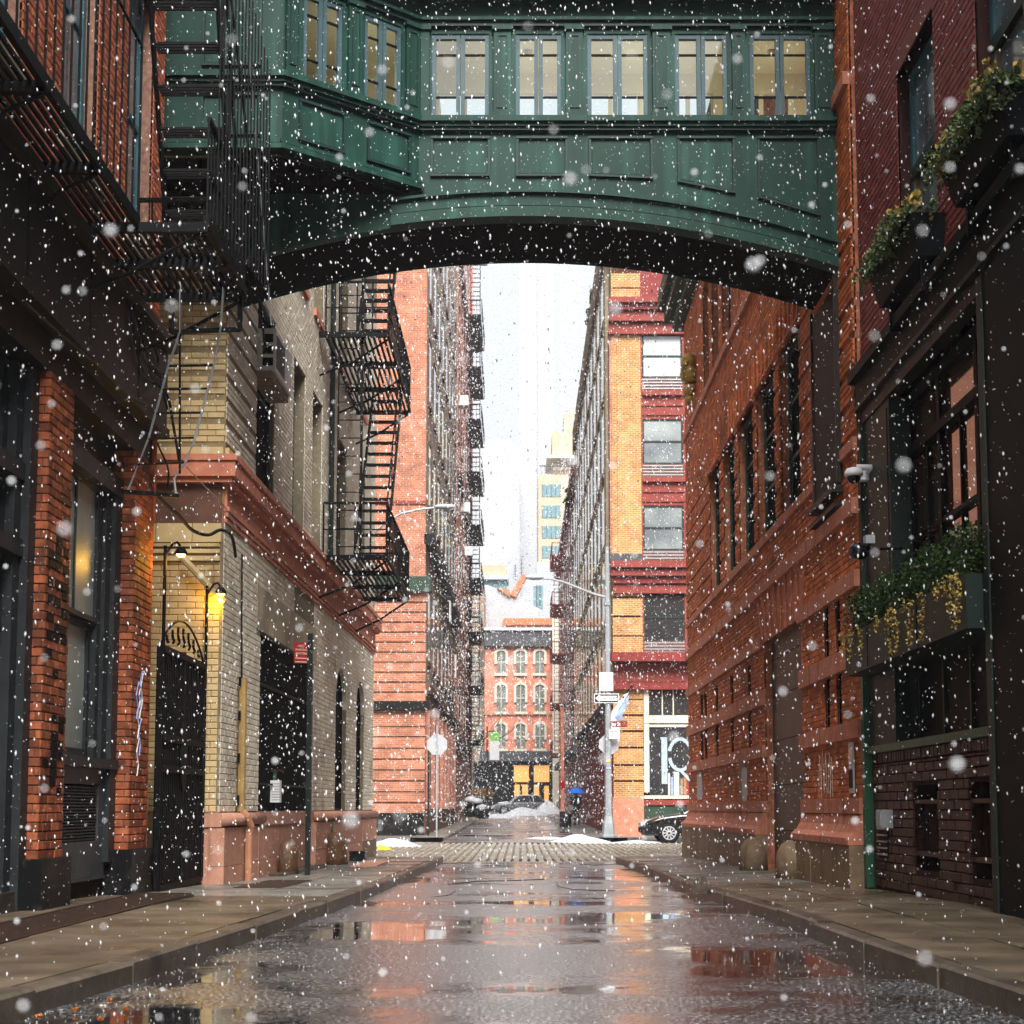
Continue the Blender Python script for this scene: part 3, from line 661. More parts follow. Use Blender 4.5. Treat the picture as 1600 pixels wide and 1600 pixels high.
# raking pipe above the gate
st = tag(MB().tube([(-4.25, 18.55, 3.98), (-3.72, 18.62, 3.42)], .045, 8).obj('raking_pipe', M['yellow']), 'sloping tan pipe fixed above the alley gate between the two lamps', 'pipe')
# ================================================================ LEFT: corner building, one paint coloured tan and beige for its light
l2 = thing('corner_building', 'painted beige brick corner building with red brown cornice and pinkish stone plinth', 'building', (-6, 26, 0))
B_ = Fac(-3.76, 18.7, .0176, 1, 1); LB = 16.45; Z2 = 17.0
Bf = Fac(0, 18.7, 1, 0, 1)           # alley side, faces the camera, s = X
def bs(u, v): return B_.s(u, v)
low = [(bs(404, 1150), bs(488, 1150), .80, 3.36), (bs(523, 1200), bs(540, 1200), .80, 3.62), (bs(555.5, 1200), bs(568, 1200), .80, 3.62)]
upw = [(bs(400, 650), bs(428, 650), 5.42, 8.15), (bs(457, 700), bs(475, 700), 5.42, 8.15), (bs(487, 720), bs(502, 720), 5.42, 8.15), (bs(527, 760), bs(541, 760), 5.42, 8.15), (bs(560, 800), bs(570, 800), 5.42, 8.15)]
up2 = [(h[0], h[1], 9.6, 12.2) for h in upw]+[(h[0], h[1], 13.4, 15.8) for h in upw]
wall('lower_wall', B_, 0, LB, -.4, 4.5, low, M['greigem'], l2, 0, .4)
wall('upper_wall', B_, 0, LB, 4.5, Z2, upw+up2, M['greigem'], l2, 0, .4)
bx = courses(B_, 0, 5.3, .8, 4.46, low+[(low[0][0]-.3, low[0][1]+.3, 3.3, 3.95)], c=.08, L=.22, gap=.008, n1=.01)
bx += courses(B_, 7.4, LB, .8, 4.46, low, c=.08, L=.22, gap=.008, n1=.01)
pieces('brick', M['greige'], l2, bx, 160, 6.5, rest='lower_brickwork')
bx = courses(B_, 0, upw[0][0], 5.42, 11, [], c=.075, L=.22, gap=.008, n1=.012, groove=4)
bx += courses(B_, upw[0][0], LB, 5.42, 12.5, upw+up2, c=.08, L=.22, gap=.008, n1=.012)
pieces('brick', M['greige'], l2, bx, 60, 6.5, rest='upper_brickwork')
MB().fb(B_, low[0][0]-.3, low[0][1]+.3, 3.37, 4.0, 0, .014).obj('stucco_panel', M['stucco'], l2)
# front (camera facing) side of it
wall('side_wall', Bf, -11, -3.80, -.4, 4.7, [], M['yellowm'], l2, 0, .2)
wall('side_wall', Bf, -11, -3.762, 4.7, Z2, [], M['yellowm'], l2, 0, .2)
bx = courses(Bf, -5.2, -3.79, .8, 3.95, [], c=.08, L=.22, gap=.009, n1=.012)
bx += courses(Bf, -5.2, -3.755, 5.42, 8.4, [], c=.078, L=.22, gap=.009, n1=.012, groove=4)
pieces('brick', M['yellow'], l2, bx, 300, 7, rest='side_brickwork')
for a, b, c, e, n1 in ((-5.2, -3.8, 3.96, 4.02, .05), (-5.2, -3.8, 4.06, 4.11, .035), (-5.2, -3.8, 4.14, 4.18, .05)): MB().fb(Bf, a, b, c, e, -.02, n1).obj('moulding', M['yellow'], l2)
for a, b in ((-5.2, -4.62), (-4.61, -4.16), (-4.15, -3.79)): MB().fb(Bf, a, b, 4.2, 4.44, -.02, .03+rnd.uniform(-.004, .004)).obj('frieze_block', M['yellow'], l2)
# main cornice returns round the corner
m = MB()
def ret(t0, t1, n, nf=None):
    m.fb(B_, -(nf or n), LB+n, t0, t1, -.1, n)
    m.fb(Bf, -9, -3.76-.02, t0, t1, -.1, (nf or n))
ret(5.22, 5.30, .19); ret(5.02, 5.22, .165); ret(4.95, 5.02, .12); m.obj('cornice', M['brownstone'], l2)
m = MB(); m.fb(B_, 0, LB+.03, 4.66, 4.95, -.05, .035); m.obj('frieze', M['brownstone'], l2)
m = MB(); m.fb(B_, 0, LB+.06, 4.60, 4.66, -.05, .065); m.fb(B_, 0, LB+.05, 4.53, 4.585, -.05, .05); m.fb(B_, 0, LB+.03, 4.46, 4.51, -.05, .035); m.obj('frieze_moulding', M['brownstone'], l2)
m = MB(); m.fb(Bf, -9, -3.79, 4.44, 4.95, -.05, .03); m.obj('frieze_return', M['brownstoned'], l2)
m = MB(); m.fb(B_, 0, LB, 5.30, 5.42, -.05, .05); m.fb(Bf, -9, -3.78, 5.30, 5.42, -.05, .05); m.obj('blocking_course', M['yellow'], l2)
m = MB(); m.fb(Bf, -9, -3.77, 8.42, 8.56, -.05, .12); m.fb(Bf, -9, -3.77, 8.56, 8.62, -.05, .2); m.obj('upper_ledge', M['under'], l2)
for h in upw+up2:
    w_ = window(B_, h[0], h[1], h[2], h[3], -.06 if h[0] < 3 else -.17, M['teal'], M['void'], l2, 1, 2, .05, .05)
    MB().fb(B_, h[0]-.05, h[1]+.05, h[2]-.13, h[2]+.0, -.28, .06).obj('window_sill', M['brownstone'], l2)
# openings below
MB().fb(B_, low[0][0], low[0][1], .8, 3.36, -.12, -.08).obj('dark_opening', M['void'], l2)
MB().fb(B_, low[0][0], low[0][1], 2.62, 2.66, -.08, -.05).obj('transom_bar', M['iron'], l2)
MB().fb(B_, low[0][0], low[0][1], 1.18, 1.21, -.05, -.03).obj('window_guard', M['iron'], l2)
for h in low[1:]:
    window(B_, h[0], h[1], h[2], h[3], -.08, M['iron'], M['void'], l2, 1, 1, .04)
    r = (h[1]-h[0])/2; cx_ = (h[0]+h[1])/2; m = MB()
    for sg in (-1, 1):
        P_ = [(cx_+sg*r, h[3])]+[(cx_+sg*r*math.sin(q*math.pi/16), h[3]-r*1.0+r*math.cos(q*math.pi/16)) for q in range(9)]
        m.prism(B_, P_, -.079, .004)
    m.obj('arch_spandrel', M['greige'], l2)
# plinth
def roll(m, s0, s1, r=.085, tc=.70, nc=.05):
    P_ = []
    for q in range(9): a = math.pi*(q/8)-math.pi/2; P_.append((nc+r*math.cos(a)*1.2, tc+r*math.sin(a)))
    P_ = [(-.05, tc-r)]+P_+[(-.05, tc+r)]
    k = len(P_); m.add([B_.P(s0, t, n) for n, t in P_]+[B_.P(s1, t, n) for n, t in P_], [tuple(range(k)), tuple(range(2*k-1, k-1, -1))]+[(i, (i+1) % k, (i+1) % k+k, i+k) for i in range(k)])
sx = [0-.12, 2.1, low[0][0]+.1, low[0][1]-.1, 9.0, 11.3, 13.8, LB+.05]
for q0, q1 in ((-.12, low[0][0]-.05), (low[0][1]+.1, LB+.12)): m = MB(); roll(m, q0, q1); m.obj('plinth_roll', M['pink'], l2, True)
m = MB(); m.fb(B_, low[0][0]-.05, low[0][1]+.1, .60, .79, -.3, .03); m.obj('plinth_sill', M['pink'], l2)
for a, b in zip(sx, sx[1:]):
    mid = low[0][0] < (a+b)/2 < low[0][1]
    nn = .01 if mid else .10
    for t0, t1 in ((-.4, .12), (.125, .60)):
        MB().fb(B_, a+.004, b-.004, t0, t1, -.1, nn+rnd.uniform(-.003, .003)).obj('plinth_stone', M['pink' if t0 > 0 or a < 12 else 'tan'], l2)
MB().fb(Bf, -3.98, -3.765, -.4, .60, -.1, .10).obj('plinth_return', M['pink'], l2)
m = MB(); m.fb(Bf, -4.0, -3.70, .61, .78, -.1, .13); m.obj('plinth_return_roll', M['pink'], l2)
MB().fb(B_, 2.9, 6.9, -.4, -.1, .1, .34).obj('step', M['kerb'], l2)
MB().box(-11, -4.25, 18.95, 35.1, -.4, Z2-.01).obj('building_core', M['void'], l2)
Bb = Fac(0, 35.2, 1, 0, -1)
wall('street_front', Bb, -11, -3.48, -.4, Z2, [], M['greigem'], l2, 0, .1)
m = MB(); m.fb(B_, 0, LB, Z2, Z2+.5, -.3, .4); m.obj('roof_cornice', M['brownstone'], l2)
# downpipe and conduit on it
dp = thing('downpipe', 'ochre drainpipe on the near corner of the beige building with a pink lower end', 'drainpipe', B_.P(.75, 0, 0))
s_ = B_.s(368, 1150)
stick('pipe', B_.P(s_, .80, .09), B_.P(s_, 2.55, .09), .11, M['pipe'], dp, kind='rod')
MB().tube([B_.P(s_, .82, .09), B_.P(s_+.03, .74, .16), B_.P(s_+.12, .60, .2), B_.P(s_+.14, .5, .17), B_.P(s_+.14, -.16, .17), B_.P(s_+.2, -.2, .24)], .05, 8).obj('pipe_foot', M['pipepink'], dp)
for t in (.95, 1.5, 2.05, 2.5): stick('bracket', B_.P(s_-.08, t, .06), B_.P(s_+.08, t, .06), .03, M['iron'], dp, .12)
tag(MB().tube([B_.P(s_-.02, 4.2, .05), B_.P(s_+.02, 3.4, .05), B_.P(s_+.09, 2.6, .05), B_.P(s_+.08, .85, .05), B_.P(s_+.22, .7, .19), B_.P(s_+.24, -.1, .17)], .013, 6).obj('black_conduit', M['cable']), 'thin black conduit running down beside the ochre drainpipe', 'conduit')
# air conditioner
ac = thing('air_conditioner', 'pale window air conditioner high in the first upper window of the beige building', 'air conditioner', B_.P(upw[0][0], 6.98, .1))
a0, a1 = upw[0][0]+.02, upw[0][1]-.02
MB().fb(B_, a0, a1, 7.0, 7.62, -.25, .26).obj('casing', M['ac'], ac)
fcx = Fac(0, B_.P(a0, 0, 0).y, 1, 0, 1)
for i in range(3):
    MB().fb(fcx, -3.68+.03, -3.50, 7.08+i*.17, 7.2+i*.17, 0, .006).obj('side_grille', M['iron'], ac)
for i in range(2): MB().fb(B_, a0+.06+i*.35, a0+.36+i*.35, 7.08, 7.54, .26, .268).obj('front_grille', M['darkcornice'], ac)
MB().fb(B_, a0-.04, a1, 6.9, 7.0, -.1, .22).obj('shelf', M['stone'], ac)
# wheel guards
def guard(name, c, w_, h_, label):
    m = MB(); prof = [(w_*1.05, 0), (w_*.9, h_*.3), (w_*.95, h_*.6), (w_*.8, h_*.85), (w_*.4, h_*.98), (0.01, h_)]
    m.lathe(c, prof, 14, 1, 1.35); o = m.obj(name, M['brown'], None, True); return tag(o, label, 'guard stone')
p = B_.P(B_.s(430, 1340), 0, .2); guard('guard_stone', (p.x, p.y, g(p.y)-.03), .16, .55, 'brown rounded guard stone at the near end of the pinkish plinth')
p = B_.P(B_.s(505, 1320), 0, .22); guard('guard_stone', (p.x, p.y, g(p.y)-.03), .24, .62, 'larger brown guard stone beyond the sign pole against the pinkish plinth')
# sign pole with parking sign
def text(s, size, mt, parent, Mx, name='lettering', ext=.002, align='CENTER', bold=0):
    c = bpy.data.curves.new('t', 'FONT'); c.body = s; c.size = size; c.extrude = ext; c.align_x = align; c.align_y = 'CENTER'; c.offset = bold
    o = bpy.data.objects.new('t', c); COL.objects.link(o)
    me = bpy.data.meshes.new_from_object(o); me.name = name; bpy.data.objects.remove(o); bpy.data.curves.remove(c)
    me.materials.clear(); me.materials.append(mt)
    r = bpy.data.objects.new(name, me); COL.objects.link(r); r.matrix_basis = Mx; WM[r.name] = Mx.copy()
    if parent: par(r, parent)
    return r
def face(x, y, z, rz=0, sc=(1, 1)):
    """upright plate frame facing the camera (-Y), turned rz about z"""
    return Matrix.Translation((x, y, z)) @ Matrix.Rotation(rz, 4, 'Z') @ Matrix.Rotation(math.pi/2, 4, 'X') @ Matrix.Diagonal((sc[0], sc[1], 1, 1))
px_, py_ = -3.11, 22.0
sp = thing('sign_pole', 'slim black green pole on the left pavement carrying a small dark red sign', 'sign pole', (px_, py_, g(py_)))
stick('pole', (px_, py_, g(py_)-.1), (px_, py_, 3.42), .075, M['polegb'], sp)
a_ = .35
Ms = face(px_-.13, py_-.03, 3.13, a_)
plate = MB().box(-.11, .10, -.155, .155, -.004, .004).obj('sign_plate', M['signred']); plate.matrix_basis = Ms; WM[plate.name] = Ms; par(plate, sp)
for tx, yy, sz in (('NO', .10, .055), ('PARKING', .045, .042), ('ANYTIME', -.01, .042)):
    text(tx, sz, M['hood'], plate, Ms @ Matrix.Translation((0, yy, .006)), bold=.0005)
for yy in (-.085, -.14):
    q = MB().box(-.09, .085, yy, yy+.012, .004, .006).obj('sign_line', M['hood']); q.matrix_basis = Ms; par(q, plate)
# small things on the left pavement
p = B_.px(431, 1235); pp = B_.P(p[0], 0, -.05)
bx_ = thing('parking_meter_box', 'small white ribbed box on a short bracket in front of the dark left opening', 'meter', (pp.x, pp.y, .8))
c0 = B_.P(p[0], .9, -.02)
MB().box(c0.x-.05, c0.x+.09, c0.y-.09, c0.y+.09, .93, 1.26).obj('casing', M['whitep'], bx_)
for i in range(7): MB().box(c0.x-.03, c0.x+.092, c0.y-.093, c0.y-.085, .96+i*.04, .975+i*.04).obj('rib', M['galv'], bx_)
stick('stem', (c0.x, c0.y, .80), (c0.x, c0.y, .93), .05, M['iron'], bx_); stick('top_stem', (c0.x, c0.y, 1.26), (c0.x, c0.y, 1.38), .045, M['polegreen'], bx_)
for k in range(4): MB().tube([(c0.x, c0.y, 1.38), (c0.x+.08*math.cos(k*1.57), c0.y+.08*math.sin(k*1.57), 1.42), (c0.x+.13*math.cos(k*1.57), c0.y+.13*math.sin(k*1.57), 1.38)], .012, 5).obj('crown_arm', M['iron_rust'], bx_)
q = B_.px(509, 1290); pq = B_.P(q[0], 0, .11)
tag(MB().fb(B_, q[0]-.05, q[0]+.22, .16, .19, .10, .108).prism(B_, [(q[0]-.07, .17), (q[0]+.25, .17), (q[0]+.09, .66)], .108, .116).obj('painted_triangle', M['polegreen']), 'small green triangular mark on the pinkish plinth behind the guard stone', 'marker')
q = B_.P(B_.s(531, 1345), 0, .34)
bb = thing('black_box', 'small black box on the wet pavement by the left plinth', 'box', (q.x, q.y, g(q.y)))
MB().box(q.x-.13, q.x+.17, q.y-.2, q.y+.25, g(q.y), g(q.y)+.17).obj('body', M['bag'], bb); MB().box(q.x-.14, q.x+.18, q.y-.21, q.y+.26, g(q.y)+.171, g(q.y)+.2).obj('lid', M['carblack'], bb)
hatch = tag(MB().box(-2.95, -2.5, 26.0, 28.6, -.3, g(27.3)+.025).obj('cellar_hatch', M['pink']), 'flat pinkish cellar cover in the pavement beyond the black box', 'hatch')
hatch = tag(MB().hexa([(-3.3, 17.3, -.2), (-2.75, 17.3, -.2), (-2.75, 19.8, -.2), (-3.3, 19.8, -.2), (-3.3, 17.3, g(17.3)+.012), (-2.75, 17.3, g(17.3)+.012), (-2.75, 19.8, g(19.8)+.012), (-3.3, 19.8, g(19.8)+.012)]).obj('cellar_hatch', M['iron_rust']), 'flat rusty iron cellar plate in the pavement before the downpipe', 'hatch')
# ================================================================ bridge
br = thing('skybridge', 'dark green panelled enclosed footbridge arching over the street between the buildings', 'footbridge', (0, 19, 7.4))
YF, YB = 17.93, 19.35
Mf = Fac(0, YF, 1, 0, 1)             # main front, s = X
XL = -1.262; P0 = Vector((XL, YF, 0)); P1v = Vector((-2.78, 16.78, 0))
Df = Fac(P1v.x, P1v.y, XL-P1v.x, YF-P1v.y, 1); LD = (P0-P1v).length   # oblique facet
Lf = Fac(-2.78, 16.78, 1, 0, 1)     # left facet, s from -1.3 to 0
XR = 3.96
def arc(x, r=0): return 8.12-.66*((x-.05)/3.9)**2 + r
TZ0, TZ1 = 9.42, 10.52
# windows in px
mw = []
for a, b in ((675, 764), (806, 877), (918, 1012), (1055, 1136), (1172, 1266)): mw.append((Mf.s(a, 120), Mf.s(b, 120), TZ0, TZ1))
dw = []
for a, b in ((474, 535), (570, 627)): dw.append((Df.s(a, 90), Df.s(b, 120), TZ0, TZ1))
m = MB()
# front wall with arched foot: built as strips between window holes
S_ = sorted(set([XL, XR]+[q for h in mw for q in h[:2]]))
wall('upper_front', Mf, XL, XR, 9.22, 11.05, mw, M['green'], br, 0, .12)
wall('upper_front', Df, 0, LD, 9.22, 11.05, dw, M['green'], br, 0, .12)
wall('upper_front', Lf, -2.4, 0, 9.22, 11.05, [], M['green'], br, 0, .12)
# spandrel with arched lower edge
m = MB(); N_ = 28
for i in range(N_):
    a = -3.9+(XR+3.9)*i/N_; b = -3.9+(XR+3.9)*(i+1)/N_
    top = 9.22 if b > XL+.01 else 8.5
    m.hexa([(a, YF, arc(a)), (b, YF, arc(b)), (b, YF+.14, arc(b)), (a, YF+.14, arc(a)), (a, YF, top), (b, YF, top), (b, YF+.14, top), (a, YF+.14, top)])
m.obj('spandrel', M['green'], br)
MB().fb(Df, 0, LD, 8.47, 9.22, -.12, 0).obj('spandrel_oblique', M['green'], br); MB().fb(Lf, -2.4, 0, 8.47, 9.22, -.12, 0).obj('spandrel_left', M['green'], br)
# arch mouldings
for r0, r1, y, nm in ((.0, .13, .10, 'arch_moulding'), (.15, .30, .07, 'arch_moulding'), (.30, .335, .12, 'arch_bead')):
    m = MB()
    for i in range(N_):
        a = -1.6+(XR-.0+1.6)*i/N_; b = -1.6+(XR+1.6)*(i+1)/N_
        m.hexa([(a, YF-y, arc(a, r0)), (b, YF-y, arc(b, r0)), (b, YF, arc(b, r0)), (a, YF, arc(a, r0)), (a, YF-y, arc(a, r1)), (b, YF-y, arc(b, r1)), (b, YF, arc(b, r1)), (a, YF, arc(a, r1))])
    m.obj(nm, M['green'], br)
# soffit
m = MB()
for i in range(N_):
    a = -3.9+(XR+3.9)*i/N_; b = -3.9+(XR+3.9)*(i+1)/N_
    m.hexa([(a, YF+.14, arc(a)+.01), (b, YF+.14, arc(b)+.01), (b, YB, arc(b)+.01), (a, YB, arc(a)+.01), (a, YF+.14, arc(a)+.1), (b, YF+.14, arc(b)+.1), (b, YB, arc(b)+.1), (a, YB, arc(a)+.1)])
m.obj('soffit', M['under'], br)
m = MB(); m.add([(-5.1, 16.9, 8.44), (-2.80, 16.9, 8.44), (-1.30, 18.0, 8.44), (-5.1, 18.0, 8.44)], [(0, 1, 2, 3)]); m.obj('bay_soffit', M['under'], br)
def belt(t0, t1, n, mt='green', nm='belt_moulding'):
    m = MB(); m.fb(Mf, XL-.0, XR, t0, t1, -.01, n); m.fb(Df, -n*.35, LD, t0, t1, -.01, n); m.fb(Lf, -2.4, n*.35, t0, t1, -.01, n-.001); m.obj(nm, M[mt], br)
belt(9.33, 9.40, .13); belt(9.28, 9.33, .09); belt(9.24, 9.28, .06, 'greend')
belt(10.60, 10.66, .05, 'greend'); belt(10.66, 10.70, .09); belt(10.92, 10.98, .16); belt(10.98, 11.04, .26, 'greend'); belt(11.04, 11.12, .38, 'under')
m = MB(); m.fb(Df, -.05, LD+.02, 8.47, 8.53, -.05, .10); m.fb(Df, -.05, LD+.02, 8.55, 8.59, -.05, .07); m.fb(Lf, -2.4, .04, 8.47, 8.53, -.05, .10); m.fb(Lf, -2.4, .03, 8.55, 8.59, -.05, .07)
m.obj('bottom_moulding', M['green'], br)
def recess(fc, s0, s1, t0, t1, botf=None):
    """a sunk panel read as a raised frame of fillets round a field"""
    e = .03; b0 = t0 if botf is None else botf(s0); b1 = t0 if botf is None else botf(s1)
    m = MB()
    m.fb(fc, s0, s1, t1-e, t1, .0, .045); m.fb(fc, s0, s0+e, max(b0, b1)-.0, t1-e, .0, .035); m.fb(fc, s1-e, s1, min(b0, b1), t1-e, .0, .035)
    m.prism(fc, [(s0+e, b0), (s1-e, b1), (s1-e, b1+e), (s0+e, b0+e)], .0, .035)
    m.fb(fc, s0, s0+e, b0, max(b0, b1), 0, .0351)
    m.obj('panel_fillet', M['greend'], br)
    MB().prism(fc, [(s0+e+.015, b0+e+.015), (s1-e-.015, b1+e+.015), (s1-e-.015, t1-e-.015), (s0+e+.015, t1-e-.015)], .0, .012).obj('panel', M['green'], br)
for a, b in ((673, 766), (806, 887), (920, 1020), (1058, 1148), (1183, 1280)):
    recess(Mf, Mf.s(a, 240), Mf.s(b, 240), 0, 9.17, lambda x: max(8.66, arc(x, .40)) if x < 1.6 else min(8.66, arc(x, .62)))
for a, b in ((466, 538), (573, 640)): recess(Df, Df.s(a, 190), Df.s(b, 230), 8.66, 9.16)
recess(Lf, -.95, -.25, 8.66, 9.16); recess(Lf, -.95, -.25, 9.5, 10.4)
# pilasters between the windows
pl_ = []
e_ = [XL+.1]+[q for h in mw for q in h[:2]]+[XR-.05]
for a, b in zip(e_[2:-1:2], e_[3:-1:2]): pl_.append((Mf, a+.06, b-.06))
pl_.append((Mf, XL+.02, mw[0][0]-.03)); pl_.append((Mf, mw[-1][1]+.05, XR-.05))
pl_.append((Df, dw[0][1]+.06, dw[1][0]-.06)); pl_.append((Df, .02, dw[0][0]-.05)); pl_.append((Df, dw[1][1]+.05, LD-.02))
for fc, a, b in pl_:
    m = MB(); m.fb(fc, a, b, 9.40, 10.6, 0, .05); m.fb(fc, a-.02, b+.02, 9.40, 9.47, 0, .08); m.fb(fc, a-.02, b+.02, 10.54, 10.6, 0, .08)
    o = m.obj('pilaster', M['green'], br)
    if b-a > .16:
        m = MB(); k = .04; m.fb(fc, a+k, a+k+.015, 9.53, 10.48, .05, .062); m.fb(fc, b-k-.015, b-k, 9.53, 10.48, .05, .062); m.fb(fc, a+k+.015, b-k-.015, 9.53, 9.545, .05, .0615); m.fb(fc, a+k+.015, b-k-.015, 10.465, 10.48, .05, .0615)
        m.obj('pilaster_panel', M['greend'], o)
# casement windows, each with two leaves and clear glass
for fc, ws in ((Mf, mw), (Df, dw)):
    for a, b, c, d in ws:
        m = MB(); mid = (a+b)/2; f = .05; n0, n1 = -.07, -.015
        for x0, x1 in ((a, mid-.004), (mid+.004, b)):
            m.fb(fc, x0, x0+f, c, d, n0, n1); m.fb(fc, x1-f, x1, c, d, n0, n1); m.fb(fc, x0+f, x1-f, c, c+.05, n0, n1-.002); m.fb(fc, x0+f, x1-f, d-.06, d, n0, n1-.002)
        o = m.obj('window', M['bluegrey'], br)
        for x0, x1 in ((a, mid), (mid, b)):
            for tt in (c+.28, d-.27): MB().fb(fc, x0+f, x1-f, tt, tt+.018, n0+.01, n1-.012).obj('glazing_bar', M['iron'], o)
            MB().fb(fc, x0+f, x1-f, c+.05, d-.06, -.05, -.046).obj('pane', M['cglass'], o)
# back wall, floor, ceiling, roof
bw = [(h[0]-.02, h[1]+.02, 9.40, 10.45) for h in mw]
Kb = Fac(0, YB, 1, 0, 1)
wall('back_wall', Kb, -3.85, XR, 9.0, 10.95, bw, M['cream'], br, 0, .08)
m = MB()
for h in bw:
    for k in range(3): x = h[0]+(h[1]-h[0])*k/2; m.fb(Kb, x-.03, x+.03, h[2], h[3], -.06, -.03)
    m.fb(Kb, h[0], h[1], 9.66, 9.69, -.055, -.035)
m.obj('back_window_bars', M['cream'], br)
m = MB()
for i in range(N_):
    a = -3.85+(XR+3.85)*i/N_; b = -3.85+(XR+3.85)*(i+1)/N_
    m.quad((a, YB+.09, arc(a)), (b, YB+.09, arc(b)), (b, YB+.09, 9.3), (a, YB+.09, 9.3))
m.obj('back_face', M['green'], br)
MB().box(-3.8, XR, YF+.15, YB-.01, 9.0, 9.08).obj('floor', M['stone'], br)
m = MB(); m.add([(-4.0, 16.9, 10.72), (-2.83, 16.9, 10.72), (XL-.04, YF+.12, 10.72), (XR, YF+.12, 10.72), (XR, YB, 10.72), (-4.0, YB, 10.72)], [(0, 1, 2, 3, 4, 5)]); m.obj('ceiling', M['cream'], br)
m = MB(); m.add([(-5.0, 16.5, 11.13), (-2.6, 16.5, 11.13), (XL+.05, YF-.35, 11.13), (XR, YF-.35, 11.13), (XR, YB+.3, 11.13), (-4.0, YB+.3, 11.13)], [(0, 1, 2, 3, 4, 5)]); m.obj('roof', M['fascia'], br)
for i, x in enumerate((-1.9, .1, 1.7, 3.3)):
    c = (x, (YF+YB)/2+.1 if x > -1.3 else 17.9, 10.66); MB().lathe(c, [(.01, -.03), (.05, -.02), (.06, .0), (.06, .05)], 12).obj('ceiling_lamp', M['cream'], br)
    pl = bpy.data.lights.new('ceiling_light', 'POINT'); pl.energy = 2.6; pl.color = (1, .93, .78); pl.shadow_soft_size = .3
    po = bpy.data.objects.new('ceiling_light', pl); COL.objects.link(po); po.location = (c[0], c[1], 9.9); par(po, br)
MB().box(-3.79, -3.7, YF, YB, 9.08, 10.7).obj('end_partition', M['cream'], br)
# ================================================================ fire escapes
def railing(T, p0, p1, h, n, mt, w_=.02, name='baluster'):
    p0, p1 = Vector(p0), Vector(p1); Z = Vector((0, 0, h))
    stick('handrail', p0+Z, p1+Z, .04, mt, T); stick('rail', p0+Z*.5, p1+Z*.5, .022, mt, T)
    for i in range(n+1): q = p0.lerp(p1, i/n); stick(name, q, q+Z, w_, mt, T)
I = M['iron']
fe = thing('fire_escape', 'black iron fire escape overhead on the near left building with balcony and steps', 'fire escape', (-4.05, 14, 6.2))
z = 6.2
for i in range(8): x = -4.0+i*.064; stick('floor_slat', (x, 5.0, z), (x, 13.3, z), .028, I, fe, .03)
for i in range(17): x = -4.0+i*.068; stick('floor_slat', (x, 13.3, z), (x, 15.15, z), .027, I, fe, .03)
stick('edge_beam', (-3.52, 5, z), (-3.52, 13.3, z), .05, I, fe, .11); stick('edge_beam', (-2.88, 13.25, z), (-2.88, 15.2, z), .05, I, fe, .11)
for y in (6.4, 7.8, 9.2, 10.6, 12.0): stick('cross_beam', (-4.05, y, z-.05), (-3.5, y, z-.05), .07, I, fe, .09)
for y in (13.28, 14.2, 15.15): stick('cross_beam', (-4.05, y, z-.05), (-2.86, y, z-.05), .06, I, fe, .09)
for y in (7.8, 9.2, 10.6, 12.0): MB().tube([(-4.04, y, 5.7), (-3.85, y, 5.95), (-3.52, y, 6.1)], .018, 6).obj('bracket', I, fe)
for y in (13.3, 15.15): MB().tube([(-4.04, y, 5.55), (-3.6, y, 5.72), (-2.9, y, 6.12)], .02, 6).obj('bracket', I, fe)
railing(fe, (-3.52, 5, z), (-3.52, 13.3, z), 3.4, 40, I, .016)
railing(fe, (-2.88, 13.3, z), (-2.88, 15.15, z), 1.0, 14, I, .018)
railing(fe, (-2.90, 15.16, z), (-4.0, 15.16, z), 1.0, 8, I, .018)
# flight of steps towards the viewer
for k in range(13):
    y = 14.85-k*.16; zz = z+.33+k*.36; xa = -3.60; xb = -2.98
    for j in range(4): stick('tread_bar', (xa, y+j*.06, zz), (xb, y+j*.06, zz), .018, I, fe, .025)
for x in (-3.62, -2.96): stick('stringer', (x, 15.05, z+.0), (x, 15.05-2.0, z+4.5), .025, I, fe, .12)
for k in range(5): y = 14.9-k*.4; zz = z+.2+k*.9; stick('stair_post', (-2.94, y, zz), (-2.94, y, zz+.85), .02, I, fe)
stick('stair_rail', (-2.94, 15.0, z+1.1), (-2.94, 13.2, z+5.15), .03, I, fe)
# outer upright bars and ties seen against the bridge
for i in range(16):
    y = 13.6+i*.12; stick('hanger_bar', (-2.86+.012*i, y, z+.1), (-2.82+.010*i, y-.10, z+3.4-.06*i), .014, I, fe)
stick('tie_rod', (-2.83, 16.0, z+.45), (-3.05, 13.9, z+4.3), .022, I, fe); stick('tie_rod', (-2.72, 15.9, z-.1), (-2.86, 14.2, z+3.9), .014, M['galv'], fe)
stick('tie_rod', (-2.78, 15.9, z-.35), (-2.9, 15.1, z+1.2), .02, I, fe)
# hanging frame and drop ladder
for a, b in (((-3.62, 15.1, 5.75), (-3.62, 15.1, 6.15)), ((-2.91, 15.1, 5.78), (-2.91, 15.1, 6.15)), ((-3.62, 15.1, 5.76), (-2.90, 15.1, 5.79))): stick('guide_frame', a, b, .05, I, fe, .04)
dl = thing('drop_ladder', 'thin iron drop ladder hanging askew below the near fire escape', 'ladder', (-3.4, 15.0, 4))
Lp = lambda u, v, y=15.0: (lambda r: Vector((r.x/r.y*y, y, CH+r.z/r.y*y)))(ray(u, v))
lr = [Lp(281, 440), Lp(281, 520), Lp(262, 575), Lp(253, 610), Lp(232, 685), Lp(200, 766)]
rr = [Lp(350, 440), Lp(345, 512), Lp(334, 570), Lp(325, 606), Lp(303, 690), Lp(290, 722), Lp(272, 748), Lp(275, 775)]
MB().tube(lr, .013, 6).obj('side_rail', M['galv'], dl); MB().tube(rr, .013, 6).obj('side_rail', M['galv'], dl)
